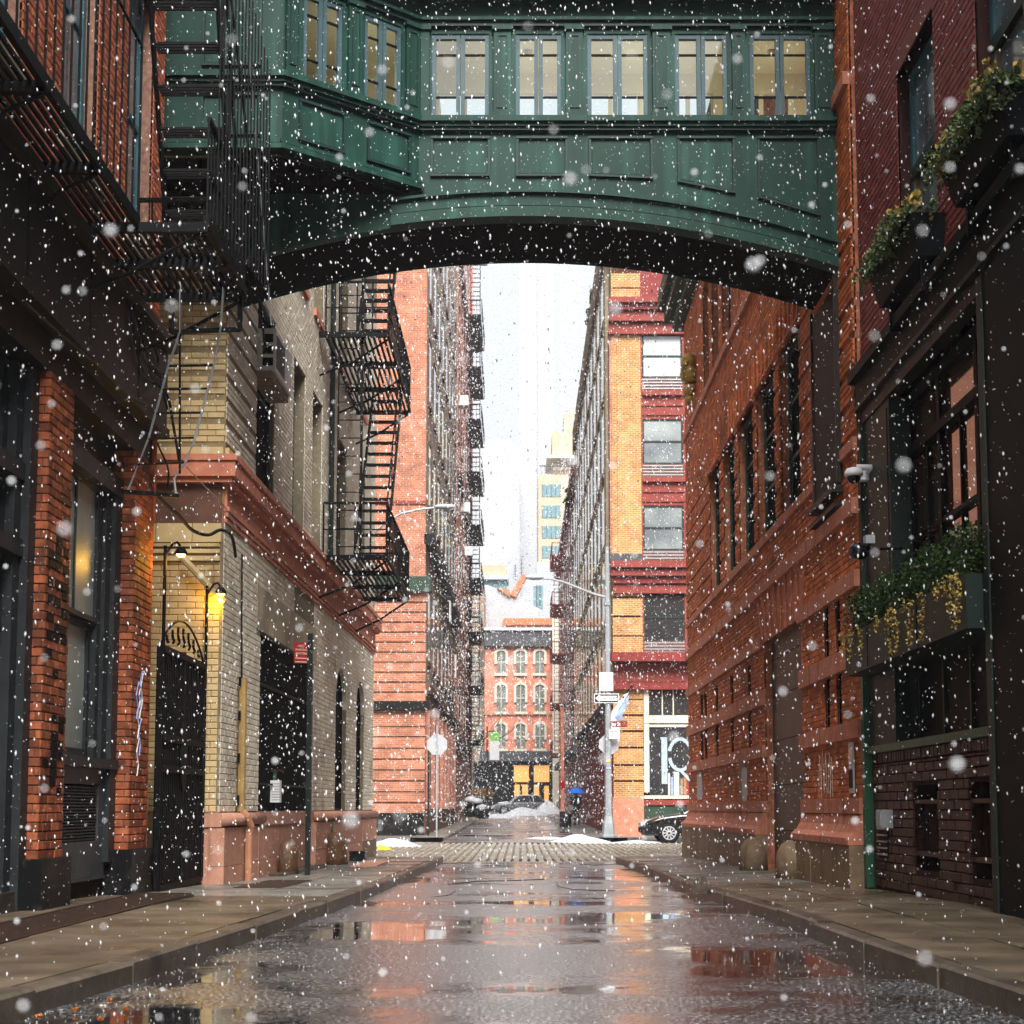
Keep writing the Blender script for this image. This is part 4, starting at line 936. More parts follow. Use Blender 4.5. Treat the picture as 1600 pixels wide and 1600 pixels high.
for a, b in (((262, 572), (334, 571)), ((253, 609), (325, 607)), ((241, 646), (314, 645)), ((229, 686), (303, 684)), ((215, 726), (288, 723))): stick('rung', Lp(*a), Lp(*b), .018, I, dl)
stick('rung', Lp(189, 768), Lp(279, 775), .04, I, dl)
stick('counterweight_arm', Lp(278, 455), Lp(284, 740), .02, I, dl)
# cables
def cable(name, pts, r, label, mt='cable'):
    P_ = [Vector(p) for p in pts]; o_ = []
    for i in range(len(P_)-1):
        a = P_[max(i-1, 0)]; b = P_[i]; c = P_[i+1]; d = P_[min(i+2, len(P_)-1)]
        for k in range(6):
            t = k/6; o_.append(.5*((2*b)+(-a+c)*t+(2*a-5*b+4*c-d)*t*t+(-a+3*b-3*c+d)*t**3))
    o_.append(P_[-1]); return tag(MB().tube(o_, r, 6).obj(name, M[mt], None, True), label, 'cable')
Wp = lambda u, v: A.P(*A.px(u, v), .13)
cable('cable', [Wp(182, 470), Wp(190, 530), Wp(200, 570), Wp(218, 598), Lp(243, 598, 15.6), Lp(262, 620, 15.8), Lp(270, 660, 16), Lp(280, 720, 16)], .016, 'thick black cable looping down the dark fascia, lowest of the three loops')
cable('cable', [Wp(188, 470), Wp(200, 520), Wp(215, 565), Wp(240, 588), Lp(252, 600, 15.7), Lp(262, 640, 15.8)], .014, 'black cable looping across the dark fascia, middle of the three loops')
cable('cable', [Wp(190, 460), Wp(212, 520), Wp(228, 560), Lp(243, 583, 15.7), Lp(252, 590, 15.8)], .014, 'short black cable loop nearest the orange corner of the fascia')
cable('cable', [Wp(10, 470), Wp(80, 530), Wp(130, 570), Wp(175, 612), Wp(225, 642), Lp(240, 655, 16.0), Lp(245, 690, 16.3), Lp(262, 730, 16.5), Lp(262, 760, 16.6)], .011, 'thin wire sagging along the lower edge of the dark fascia')
cable('cable', [Lp(248, 775, 16.9), Lp(262, 790, 17.2), Lp(280, 806, 17.5), Lp(300, 828, 18.0), Lp(325, 836, 18.3), Lp(345, 828, 18.5), Lp(362, 838, 18.6), Lp(368, 870, 18.9)], .022, 'twisted black cable swagged across the tan side wall to the corner')
cable('cable', [Lp(290, 728, 17.0), Lp(320, 760, 17.6), Lp(350, 790, 18.2), Lp(372, 830, 18.6)], .007, 'fine wire running from the drop ladder to the brownstone frieze', 'galv')
# second fire escape
f2 = thing('fire_escape', 'black iron fire escape with two balconies on the beige corner building', 'fire escape', (-3.5, 28, 5.25))
def balcony(z, y0, y1, T, rail=True, xo=-2.38, nx=13):
    xw = lambda y: B_.P((y-18.7), 0, 0).x
    for i in range(nx): x = -3.5+(xo+3.5)*i/(nx-1); stick('floor_slat', (x, y0, z), (x, y1, z), .04, I, T, .03)
    for y in (y0, y0+(y1-y0)/3, y0+(y1-y0)*2/3, y1): stick('cross_beam', (xw(y), y, z-.03), (xo, y, z-.03), .06, I, T, .09); 
    for x in (-3.5, xo): stick('edge_beam', (x, y0, z), (x, y1, z), .05, I, T, .09)
    for y in (y0+.1, y0+(y1-y0)/2, y1-.1): MB().tube([(xw(y), y, z-.75), (-3.0, y, z-.5), (xo, y, z-.08)], .022, 5).obj('bracket', I, T)
    if rail:
        railing(T, (xo, y0, z), (xo, y1, z), .95, 16, I, .025); railing(T, (-3.5, y0, z), (xo, y0, z), .95, 4, I, .028); railing(T, (-3.5, y1, z), (xo, y1, z), .95, 5, I, .025)
balcony(5.3, 26.2, 31.5, f2); balcony(9.35, 26.2, 31.5, f2); balcony(13.3, 26.2, 31.5, f2)
for zb in (5.3, 9.35):
    for k in range(14):
        zz = zb+.28+k*.27; y = 26.9+k*.22
        for j in range(2): stick('tread', (-2.98, y+j*.1, zz), (-2.44, y+j*.1, zz), .05, I, f2, .035)
    for x in (-3.0, -2.42): stick('stringer', (x, 26.7, zb+.1), (x, 26.7+3.2, zb+4.0), .03, I, f2, .16)
    stick('stair_rail', (-2.42, 26.7, zb+1.0), (-2.42, 29.7, zb+4.8), .03, I, f2)
    for k in range(4): stick('stair_post', (-2.42, 26.9+k*.8, zb+.3+k*.98), (-2.42, 26.9+k*.8, zb+1.2+k*.98), .022, I, f2)
stick('corner_post', (-2.85, 26.3, 5.3), (-2.85, 26.3, 13.3), .045, I, f2)
wlx = lambda u, y: (u-CX)/F*y
ld = thing('roof_ladder', 'slender wall ladder beside the fire escape on the beige building', 'ladder', (-3.3, 26.4, 5.3))
for u in (523, 560): stick('side_rail', (wlx(u, 26.4), 26.4, 5.3), (wlx(u, 26.4), 26.4, 12.5), .028, I, ld)
for k in range(21): zz = 5.5+k*.33; stick('rung', (wlx(523, 26.4), 26.4, zz), (wlx(560, 26.4), 26.4, zz), .018, I, ld)
tag(MB().tube([B_.P(B_.s(511, 700), 5.4, .09), B_.P(B_.s(511, 700), 11.5, .09)], .05, 8).obj('black_downpipe', M['polegb']), 'straight black drainpipe on the upper wall left of the fire escape', 'drainpipe')
# ================================================================ RIGHT: rust brick building
C = Fac(3.95, 0, 0, 1, -1)          # s = Y, n = -X
r2 = thing('rust_brick_building', 'rust red brick building with brownstone bands, slit recesses and granite base on the right', 'building', (6, 26, 0))
Z3 = 12.4; SA, SB = 17.2, 35.0
cs = lambda u, v=900: C.s(u, v)
door = (cs(1256, 1200), cs(1197, 1200), -.4, 3.50)
D_ = door
upper = []
for a, b in ((1109, 1126), (1131, 1150), (1155, 1180), (1184, 1214), (1222, 1254)):
    upper.append((cs(b, 780), cs(a, 780), 5.2, 7.75))
top = []
for a, b in ((1100, 1109), (1114, 1124), (1130, 1144)): top.append((cs(b, 560), cs(a, 560), 9.75, 12.0))
slits = []
for u in (1293, 1311.5):
    for t0, t1 in ((2.75, 3.42), (1.86, 2.5)): slits.append((cs(u+4, 1050), cs(u-4, 1050), t0, t1))
for u in (1171.5, 1144, 1120, 1102.5, 1096.5):
    for t0, t1 in ((1.86, 2.5), (.96+.0, 1.66)) if u > 1400 else ((2.75, 3.3), (1.86, 2.5)): slits.append((cs(u+2.2, 1050), cs(u-2.2, 1050), t0, t1))
hol = [door]+upper+top+slits
wall('wall', C, SA, SB, -.4, Z3, hol, M['rustm'], r2, 0, .4)
for h in slits: MB().fb(C, h[0], h[1], h[2], h[3], -.05, -.025).obj('recess', M['void'], r2)
bands = [('stone_band', .78, .965, .06), ('stone_band', 1.66, 1.86, .065), ('stone_band', 2.50, 2.75, .065), ('stone_band', 3.42, 3.62, .065), ('stone_band', 4.28, 4.47, .08), ('sill_band', 5.05, 5.19, .06), ('string_course', 9.5, 9.66, .08)]
nobrick = [(SA, SB, t0, t1) for _, t0, t1, _ in bands]
bx = courses(C, SA, SB, .965, 5.05, hol+nobrick+[(D_[0]-.25, D_[1]+.35, 3.5, 4.28)], c=.079, L=.225, gap=.011, n1=.014)
pieces('brick', M['rust'], r2, bx, 300, 6.5, rest='brickwork')
bx = courses(C, SA, SB, 5.2, 8.0, hol, c=.079, L=.225, gap=.01, n1=.03, groove=5)+courses(C, SA, SB, 8.0, Z3, hol+nobrick, c=.079, L=.225, gap=.01, n1=.02)
pieces('brick', M['rust'], r2, bx, 0, 9, rest='upper_brickwork')
for nm, t0, t1, n1 in bands:
    segs = [(SA, SB)] if t0 > 3.5 or nm != 'stone_band' else [(SA, D_[0]), (D_[1], SB)]
    for a, b in segs:
        x = a
        while x < b-.05:
            e = min(x+1.25, b)
            if b-e < .4: e = b
            MB().fb(C, x+.003, e-.003, t0, t1, -.05, n1+rnd.uniform(-.003, .003)).obj(nm, M['brownstone'], r2); x = e
# flared base course and granite plinth
for a, b in ((SA, D_[0]+.0), (D_[1]-.0, SB)):
    poly = [(-.05, .42), (.20, .42), (.20, .50), (.12, .56), (.07, .65), (.045, .77), (-.05, .77)]
    x = a
    while x < b-.05:
        e = min(x+1.9, b)
        if b-e < .6: e = b
        m = MB(); k = len(poly)
        m.add([C.P(x+.003, t, n) for n, t in poly]+[C.P(e-.003, t, n) for n, t in poly], [tuple(range(k)), tuple(range(2*k-1, k-1, -1))]+[(i, (i+1) % k, (i+1) % k+k, i+k) for i in range(k)])
        m.obj('flared_stone', M['brownstone'], r2)
        x = e
    x = a
    while x < b-.05:
        e = min(x+1.15, b)
        if b-e < .4: e = b
        MB().fb(C, x+.005, e-.005, -.5, .415, -.1, .19+rnd.uniform(-.006, .006)).obj('plinth_stone', M['tan'], r2); x = e
for y in (D_[0]-.12, D_[1]+.12):
    c = C.P(y, 0, .2); m = MB(); m.lathe((c.x, c.y, g(y)-.05), [(.24, 0), (.23, .3), (.21, .42), (.15, .52), (.06, .57), (.01, .575)], 14, 1, 1.1)
    m.obj('guard_stone', M['tan'], r2, True)
# jack arch
for i in range(9):
    q = i/8; c0 = D_[0]-.02+(D_[1]-D_[0]+.04)*q; dx = (q-.5)*1.15
    m = MB(); w_ = .075
    m.prism(C, [(c0-w_+0, 3.5), (c0+w_, 3.5), (c0+dx*.7+w_*1.15, 4.28), (c0+dx*.7-w_*1.15, 4.28)], -.02, .035); m.obj('voussoir', M['brownstone'], r2)
MB().prism(C, [(D_[0]-.06, 3.5), (D_[1]+.06, 3.5), (D_[1]+.5, 4.28), (D_[0]-.5, 4.28)], -.02, .015).obj('arch_brickwork', M['rust'], r2)
dd = MB().fb(C, D_[0], D_[1], -.4, 3.5, -.16, -.12).obj('garage_door', M['doorgrey'], r2)
for t in (.5, 1.2, 1.9, 2.6, 3.2): MB().fb(C, D_[0]+.01, D_[1]-.01, t, t+.012, -.12, -.114).obj('door_seam', M['sfblack'], dd)
for h in upper:
    window(C, h[0], h[1], h[2], h[3], -.12, M['teal'], M['void'], r2, 1, 3, .12, .05)
    MB().fb(C, h[0]-.1, h[1]+.1, h[3], h[3]+.02, -.1, .05).obj('lintel_edge', M['brownstone'], r2)
    for k in range(6):
        x = h[0]-.05+(h[1]-h[0]+.1)*k/5; MB().fb(C, x-.03, x+.03, h[3]+.03, h[3]+.62, -.01, .045).obj('lintel_stone', M['rust'], r2)
for h in top: window(C, h[0], h[1], h[2], h[3], -.12, M['teal'], M['void'], r2, 1, 2, .08)
m = MB(); m.fb(C, SA-.1, SB+.5, Z3, Z3+.25, -.4, .25); m.fb(C, SA-.1, SB+.5, Z3+.25, Z3+.5, -.4, .45); m.fb(C, SA-.1, SB+.5, Z3+.5, Z3+.9, -.4, .6); m.obj('cornice', M['cornicegreen'], r2)
MB().box(4.37, 13, SA+.3, SB-.1, -.4, Z3).obj('building_core', M['void'], r2)
wall('cross_street_front', Fac(0, SB+.01, 1, 0, -1), 3.955, 13, -.4, Z3, [], M['rust'], r2, 0, .1)
# big black shutter
sh = thing('window_shutter', 'tall black metal shutter with pale edging hung high on the rust brick wall', 'shutter', C.P(18.8, 4.6, .05))
s0, s1 = cs(1318, 720), cs(1280, 720)
MB().fb(C, s0, s1, 4.85, 7.3, .03, .07).obj('shutter_leaf', M['sfblack'], sh)
for s in (s0, s1): MB().fb(C, s-.02, s+.012, 4.8, 7.4, .03, .09).obj('edge_strip', M['fascia'], sh)
MB().fb(C, s0-.05, s1+.05, 4.68, 4.76, .02, .16).obj('shelf', M['fascia'], sh); MB().fb(C, s0-.05, s1+.05, 4.5, 4.55, .02, .13).obj('shelf', M['fascia'], sh)
m = MB().fb(C, cs(1318, 960)-.02, cs(1318, 960), 3, 3.01, .03, .04)
# gilded bracket
gb = thing('carved_bracket', 'gilded carved ornament high at the far end of the rust brick wall', 'ornament', C.P(33.5, 10.0, .1))
s_ = cs(1087, 560); s_ = min(s_, 34.3)
for k, (t, r) in enumerate(((10.85, .22), (10.55, .26), (10.2, .18), (9.98, .12))):
    c = C.P(s_, t, .16); MB().lathe((c.x, c.y, c.z), [(.01, -r), (r*.7, -r*.7), (r, 0), (r*.75, r*.6), (.01, r)], 10, .8, 1).obj('carving', M['gold'], gb, True)
MB().tube([C.P(s_-.1, 10.9, .15), C.P(s_-.25, 10.7, .3), C.P(s_-.15, 10.45, .33)], .05, 6).obj('carving', M['gold'], gb)
# faded paste-up strip and chalked scribbles on the wall
pv = tag(MB().fb(C, cs(1339, 1180), cs(1332, 1180), 1.02, 1.62, .03, .05).obj('poster_strip', M['signgrey']), 'narrow upright painted board fixed to the rust wall near the green post', 'board')
MB().fb(C, cs(1339, 1180)+.03, cs(1332, 1180)-.01, 1.08, 1.3, .05, .053).obj('print_patch', M['sfblack'], pv); MB().fb(C, cs(1339, 1180)+.02, cs(1332, 1180)-.02, 1.36, 1.56, .05, .053).obj('print_patch', M['aqua'], pv)
sc_ = thing('chalk_scribble', 'pale scrawled lines on the rust brick between the garage door and green post', 'graffiti', C.P(cs(1290, 1200), 1.1, .05))
for u0, v0 in ((1283, 1190), (1287, 1180), (1292, 1185), (1298, 1185), (1301, 1190)):
    q = [C.P(cs(u0+dx, 1200), C.t(u0, v0+dv), .036) for dx, dv in ((0, 55), (1, 20), (2.5, -8), (3.5, 15), (4, 55))]
    MB().tube(q, .0025, 4).obj('scrawl', M['hood'], sc_)
gs_ = thing('paste_up', 'weathered grey paper remnants pasted on the far part of the rust wall', 'poster', C.P(cs(1165, 1200), 1.2, .05))
for a, b, t0, t1 in ((1156, 1168, .60, 1.75), (1161, 1170, .9, 1.6), (1090, 1099, 1.0, 1.62)):
    s0, s1 = cs(b, 1200), cs(a, 1200); P_ = []
    for k in range(14): q = k/14*2*math.pi; P_.append(((s0+s1)/2+(s1-s0)/2*math.copysign(abs(math.cos(q))**.5, math.cos(q))*rnd.uniform(.75, 1.05), (t0+t1)/2+(t1-t0)/2*math.copysign(abs(math.sin(q))**.5, math.sin(q))*rnd.uniform(.85, 1.05)))
    MB().prism(C, P_, .02, .026 if a != 1161 else .03).obj('paper', M['tan' if a == 1156 else 'signgrey'], gs_)
# ================================================================ RIGHT: near purple brick building
R = Fac(4.02, 0, 0, 1, -1)
r1 = thing('purple_brick_building', 'near right building of purple red brick over a dark green storefront', 'building', (6, 8, 0))
RA, RB = -7.0, 17.2; Z4 = 14.0
w1 = (R.s(1462, 200), R.s(1403, 200), 6.35, 8.62); w2 = (11.4, R.s(1525, 80), 6.35, 8.62)
RH = [w1, w2, (9.2, 10.4, 6.35, 8.62), (6.3, 7.5, 6.35, 8.62)]; RH += [(h[0], h[1], 10.3, 12.6) for h in RH]
wall('upper_wall', R, RA, RB, 5.9, Z4, RH, M['purplem'], r1, 0, .35)
bx = courses(R, 10, RB, 5.95, 11.5, RH+[(h[0]-.06, h[1]+.1, h[3], h[3]+.24) for h in RH], c=.077, L=.22, gap=.01, n1=.012)
pieces('brick', M['purple'], r1, bx, 220, 7, rest='brickwork')
for h in RH:
    fr_ = window(R, h[0], h[1], h[2], h[3], -.13, M['blueframe'], M['glassblue'], r1, 1, 1, .09, .05)
    MB().fb(R, h[0]+.09, h[1]-.09, (h[2]+h[3])/2-.06, (h[2]+h[3])/2+.06, -.2, -.10).obj('meeting_rail', M['sfgreen'], fr_)
    MB().fb(R, h[1]-.16, h[1]-.10, h[2]+.1, (h[2]+h[3])/2-.06, -.185, -.125).obj('sash_edge', M['stone'], fr_)
    MB().fb(R, h[0]-.06, h[1]+.1, h[3], h[3]+.24, -.1, .015).obj('lintel', M['purple'], r1)
MB().box(4.45, 12, RA, RB+.2, 0, Z4-.01).obj('building_core', M['void'], r1)
m = MB(); m.fb(R, RA, RB, Z4, Z4+.6, -.4, .4); m.obj('roof_cornice', M['sfblack'], r1)
m = MB(); m.fb(R, RA, RB, 5.52, 5.80, -.1, .09); m.fb(R, RA, RB, 5.80, 5.92, -.1, .17); m.obj('storefront_cornice', M['sfblack'], r1)
m = MB(); m.fb(R, RA, RB-.02, 5.30, 5.52, -.1, .04); m.fb(R, RA, RB-.02, 5.47, 5.52, -.1, .10); m.obj('storefront_header', M['fascia'], r1)
so0, so1 = 12.3, R.s(1395, 800)
MB().fb(R, so1, RB-.12, 1.54, 5.30, -.3, .02).obj('pilaster', M['sfgreen'], r1)
MB().fb(R, so1+.08, so1+.14, 2.9, 5.2, .02, .03).obj('pilaster_bead', M['fascia'], r1)
MB().fb(R, RB-.12, RB+.0, -.05, 2.9, -.1, .09).obj('green_post', M['polegreen'], r1); MB().fb(R, RB-.12, RB, 2.9, 5.3, -.1, .07).obj('post_upper', M['sfgreen'], r1)
MB().fb(R, 10.6, so0, -.1, 5.30, -.3, .15).obj('big_pilaster', M['sfblack'], r1)
MB().fb(R, so0-.13, so0, .0, 5.3, .15, .165).obj('pilaster_edge', M['sfgreen'], r1)
MB().fb(R, RA, 10.6, -.1, 5.3, -.35, -.05).obj('storefront_wall', M['sfblack'], r1)
# storefront opening: brick base, dark panels, window
base = [(R.s(1466, 1290), R.s(1427, 1290), .22, 1.08), (12.42, R.s(1515, 1290), .22, 1.08)]
wall('base_wall', R, so0, RB-.12, -.1, 1.46, base, M['purplem'], r1, -.02, .25)
bx = courses(R, so0, RB-.12, -.02, 1.34, base, c=.095, L=.30, gap=.012, n0=-.05, n1=.004)
bx += [(R, s, s+.07, 1.35, 1.45, -.05, .0) for s in [so0+.08*i for i in range(int((RB-.12-so0)/.08))]]
pieces('brick', M['basebrick'], r1, bx, 300, 7, rest='base_brickwork', jit=.008)
MB().fb(R, so0, RB-.12, 1.46, 1.54, -.2, .05).obj('sill_rail', M['polegreen'], r1)
for h in base:
    MB().fb(R, h[0], h[1], h[2], h[3], -.27, -.24).obj('vent_void', M['void'], r1)
    o = MB().fb(R, h[0], h[1], h[3]-.19, h[3]-.15, -.18, -.02).fb(R, h[0], h[1], h[2]+.15, h[2]+.19, -.18, -.02).obj('shutter_frame', M['basebrick'], r1)
    n = 9
    for i in range(n):
        s = h[0]+.03+(h[1]-h[0]-.06)*i/n; MB().fb(R, s, s+(h[1]-h[0]-.06)/n-.014, h[2]+.19, h[3]-.19, -.16, -.12).obj('shutter_board', M['reddark'] if False else M['purplem'], o)
m = MB(); m.fb(R, so0, so1+.9, 1.54, 2.36, -.3, -.22); m.obj('dark_panel', M['sfblack'], r1)
for s in (13.9, 14.8, 15.7): MB().fb(R, s, s+.05, 1.54, 2.36, -.22, -.19).obj('panel_mullion', M['sfgreen'], r1)
MB().fb(R, so0, RB-.12, 2.36, 2.9, -.3, -.05).obj('lower_panel', M['sfgreen'], r1)
sw = MB(); ww = [so0+.0, so0+1.25, so0+2.5, so1]
for s in ww: sw.fb(R, s-.05, s+.05, 2.9, 5.3, -.32, -.2)
sw.fb(R, so0, so1, 4.62, 4.72, -.3, -.17); sw.fb(R, so0, so1, 5.18, 5.3, -.3, -.18); sw.fb(R, so0, so1, 3.7, 3.75, -.29, -.21)
sw = sw.obj('shop_window', M['sfblack'], r1)
for a, b in zip(ww, ww[1:]):
    for t0, t1 in ((2.9, 4.62), (4.72, 5.18)):
        MB().fb(R, a+.05, b-.05, t0, t1, -.27, -.262).obj('pane', M['warmglass'], sw)
    MB().fb(R, (a+b)/2-.015, (a+b)/2+.015, 2.9, 4.62, -.26, -.23).obj('mullion', M['sfblack'], sw)
# window boxes
def leaves(m, c, r, n, s=.03, el=(1, 1, 1), droop=0):
    for _ in range(n):
        while True:
            q = Vector((rnd.uniform(-1, 1), rnd.uniform(-1, 1), rnd.uniform(-1, 1)))
            if .25 < q.length < 1: break
        p = Vector(c)+Vector((q.x*r*el[0], q.y*r*el[1], q.z*r*el[2]))
        a = Vector((rnd.gauss(0, 1), rnd.gauss(0, 1), rnd.gauss(0, 1)-droop)).normalized()*s*rnd.uniform(.6, 1.3)
        b = a.cross(Vector((rnd.gauss(0, 1), rnd.gauss(0, 1), rnd.gauss(0, 1)))).normalized()*s*.45
        m.quad(p-a*.5, p+b, p+a, p-b)
wb = thing('window_box', 'long dark storefront planter of clipped boxwood with yellow trailing ivy', 'planter', R.P(14.6, 2.4, .2))
MB().fb(R, so0+.05, RB-.2, 2.34, 2.80, -.04, .30).obj('trough', M['sfgreen'], wb)
for s in (13.9, 14.9, 15.9): MB().fb(R, s, s+.012, 2.36, 2.78, .30, .308).obj('trough_seam', M['sfblack'], wb)
m = MB(); s = so0+.2
while s < RB-.25: leaves(m, R.P(s, 3.02+.05*math.sin(s*5), .14), .27, 420, .030, (.8, 1, 1.05)); s += .22
o = m.obj('boxwood_foliage', M['leafg'], wb); o['kind'] = 'stuff'
m = MB()
for k in range(20):
    s = rnd.uniform(so0+.1, RB-.1); L_ = rnd.choice([.1, .15, .2, .3, .42])
    for j in range(int(L_/.02)): leaves(m, R.P(s+rnd.uniform(-.03, .03), 2.82-j*.022, .33+rnd.uniform(-.02, .03)), .03, 4, .022)
o = m.obj('trailing_ivy', M['leafy'], wb); o['kind'] = 'stuff'
def planter(name, s0, s1, t0, label, big=1.0):
    T = thing(name, label, 'planter', R.P((s0+s1)/2, t0, .2))
    m = MB(); m.hexa([R.P(s0+.08, t0, .02), R.P(s1-.08, t0, .02), R.P(s1-.1, t0, .26), R.P(s0+.1, t0, .26), R.P(s0, t0+.38, .02), R.P(s1, t0+.38, .02), R.P(s1, t0+.38, .36), R.P(s0, t0+.38, .36)])
    m.fb(R, s0+.2, s0+.25, t0-.3, t0, .02, .2); m.fb(R, s1-.25, s1-.2, t0-.3, t0, .02, .2); m.obj('trough', M['sfblack'], T)
    m = MB()
    for k in range(int(90*big)):
        s = rnd.uniform(s0, s1); n0 = rnd.uniform(.05, .4); L_ = rnd.uniform(.1, .34); up = rnd.uniform(.1, .4); p = R.P(s, t0+.38, n0)
        d = Vector((-rnd.uniform(.2, 1), rnd.uniform(-.5, .7), 0))*L_
        for j in range(9):
            q = j/8; c = p+d*q+Vector((0, 0, up*q*1.4-q*q*(up+L_*.9)))
            leaves(m, c, .028, 7, .030)
    o = m.obj('cedar_sprigs', M['leafc'], T); o['kind'] = 'stuff'
    m = MB()
    for k in range(int(34*big)): leaves(m, R.P(rnd.uniform(s0, s1), t0+.42+rnd.uniform(-.08, .14), rnd.uniform(.15, .42)), .07, 14, .045)
    o = m.obj('yellow_leaves', M['leafy'], T); o['kind'] = 'stuff'
    m = MB()
    for k in range(int(16*big)): leaves(m, R.P(rnd.uniform(s0, s1), t0+.40, rnd.uniform(.1, .34)), .11, 26, .05)
    o = m.obj('dark_leaves', M['leafg'], T); o['kind'] = 'stuff'
planter('hanging_planter', 13.6, 15.3, 6.05, 'black window planter with cedar sprigs under the small upper right window')
planter('hanging_planter', 11.0, 12.6, 6.02, 'larger window planter at the right edge spilling cedar and yellow leaves', 1.4)
# meter box and vents by the green post
mb = thing('meter_box', 'small pale grey box on the brown base wall beside the green post', 'meter', R.P(16.4, .75, .1))
s_ = R.s(1391, 1292); MB().fb(R, s_-.13, s_+.13, .63, .83, .0, .12).obj('casing', M['signgrey'], mb); MB().fb(R, s_-.1, s_+.1, .65, .81, .12, .13).obj('cover', M['pale'], mb)
vt = thing('vent_grille', 'bright slatted vent below the small grey meter box', 'vent', R.P(16.7, .5, .05))
for i in range(7): s_ = R.s(1382, 1310); MB().fb(R, s_-.2, s_+.16, .33+i*.07, .35+i*.07, .0, .05).obj('vent_slat', M['galv'], vt)
MB().fb(R, s_-.22, s_+.18, .30, .84, -.0, .02).obj('vent_back', M['sfblack'], vt)
# cameras and floodlights on the pilaster
dc = thing('dome_camera', 'white dome security camera on a wall arm at the rust wall corner', 'security camera', (3.6, 16.9, 4.8))
q = Lp(1345, 737, 16.7)
MB().tube([(3.98, 16.9, q.z+.03), (q.x+.12, q.y, q.z+.05), (q.x-.05, q.y, q.z+.05)], .035, 8).obj('arm', M['whitep'], dc)
c = Lp(1334, 742, 16.7)
MB().lathe(c, [(.01, .09), (.08, .07), (.105, .03), (.105, -.01), (.085, -.02)], 18).obj('housing', M['whitep'], dc, True)
MB().lathe(c, [(.08, -.02), (.075, -.055), (.045, -.09), (.01, -.10)], 16).obj('dome', M['bag'], dc, True)
MB().lathe((3.96, 16.9, q.z+.02), [(.01, -.09), (.07, -.08), (.07, .08), (.01, .09)], 12).obj('wall_mount', M['whitep'], dc)
fl_ = thing('floodlight_bracket', 'black arm with a floodlight and small sensor on the dark green pilaster', 'floodlight', (3.85, 16.3, 4.0))
a = Lp(1400, 860, 15.6); b = Lp(1354, 858, 15.9)
stick('arm', (4.0, 15.5, a.z), b, .03, I, fl_)
MB().lathe(Lp(1342, 861, 15.9), [(.01, .09), (.06, .08), (.09, .03), (.09, -.04), (.06, -.08), (.01, -.09)], 14, 1.2, 1).obj('lamp_head', M['carblack'], fl_, True)
c = Lp(1358, 843, 15.9); MB().box(c.x-.05, c.x+.05, c.y-.06, c.y+.06, c.z-.05, c.z+.04).obj('sensor', M['signgrey'], fl_); stick('sensor_stem', c, Lp(1357, 858, 15.9), .025, I, fl_)
# ================================================================ far left: orange corner building and rose building
O3 = Fac(0, 57, 1, 0, 1); S3 = Fac(-3.66, 57, 0, 1, 1)
l3 = thing('orange_corner_building', 'orange brick corner building with dark joints and black granite base beyond the cross street', 'building', (-8, 60, 0))
x1 = -3.66; H3 = 33
oz = lambda v: O3.t(620, v)
MB().box(-16, -3.67, 57.01, 84.5, -.4, H3).obj('building_core', M['greybrown'], l3)
ys = [oz(v) for v in (1270, 1253, 1236, 1219, 1202, 1185, 1168, 1150, 1135)]
def course_blocks(T, fc, s0, s1, ts, mt, n1=.06, gap=.06, nm='rusticated_course'):
    for a, b in zip(ts, ts[1:]): MB().fb(fc, s0, s1, a, b-gap, -.05, n1).obj(nm, mt, T)
MB().fb(O3, -16, x1, -.4, 9.7, -.1, -.02).obj('front_wall', M['rustmd'], l3)
course_blocks(l3, O3, -16, x1+.03, ys, M['orange'])
MB().fb(O3, -16, x1+.03, oz(1134), oz(1110), -.05, .05).obj('frieze', M['orange'], l3)
MB().fb(O3, -16, x1+.22, oz(1110), oz(1096), -.05, .25).obj('dark_belt', M['granite'], l3)
course_blocks(l3, O3, -16, x1+.03, [oz(1096-i*15.6) for i in range(11)], M['orange'])
MB().fb(O3, -16, x1+.1, oz(940), oz(926), -.05, .08).obj('frieze', M['orange'], l3)
MB().fb(O3, -16, x1+.25, oz(926), oz(902), -.05, .3).obj('mossy_belt', M['cornicegreen'], l3)
MB().fb(O3, -16, x1, oz(902), H3, -.05, .0).obj('upper_front', M['orange'], l3)
MB().fb(O3, -16, x1+.02, oz(788), oz(783), 0, .05).obj('thin_band', M['redtrim'], l3)
MB().fb(O3, -16, x1, -.4, oz(1270), -.05, .15).obj('granite_base', M['granite'], l3)
MB().fb(S3, 0, 27.5, -.4, .8, -.05, .05).obj('side_base', M['brownstoned'], l3)
MB().fb(S3, 0, 27.5, 11.0, 11.4, -.05, .35).obj('side_stringcourse', M['granite'], l3)
MB().fb(S3, 0, 27.5, 5.3, 5.6, -.05, .2).obj('side_belt', M['brownstoned'], l3)
for i in range(8):
    for (t0, t1) in ((6.6, 9.4), (12.8, 15.4), (17, 19.6), (21.2, 23.8), (25.4, 28)):
        s = 1.5+i*3.3
        o = MB().fb(S3, s, s+1.2, t0, t1, .0, .01).obj('window', M['glass'], l3)
        MB().fb(S3, s-.1, s+1.3, t0-.2, t0, 0, .07).obj('sill', M['brownstoned'], o); MB().fb(S3, s-.1, s+1.3, t1, t1+.3, 0, .04).obj('lintel', M['stone'], o)
    m = MB().fb(S3, s, s+2.2, 1.0, 4.6, .0, .012); o = m.obj('shop_window', M['glass'], l3)
    MB().fb(S3, s-.5, s-.1, .8, 4.9, 0, .15).obj('pilaster', M['rosebrick'], l3)
MB().fb(S3, 13, 13.9, 9.6, 10.6, .3, .36).obj('wall_vent', M['whitep'], l3); MB().fb(S3, 19.5, 20.2, 7.5, 8.7, .3, .36).obj('wall_vent', M['whitep'], l3)
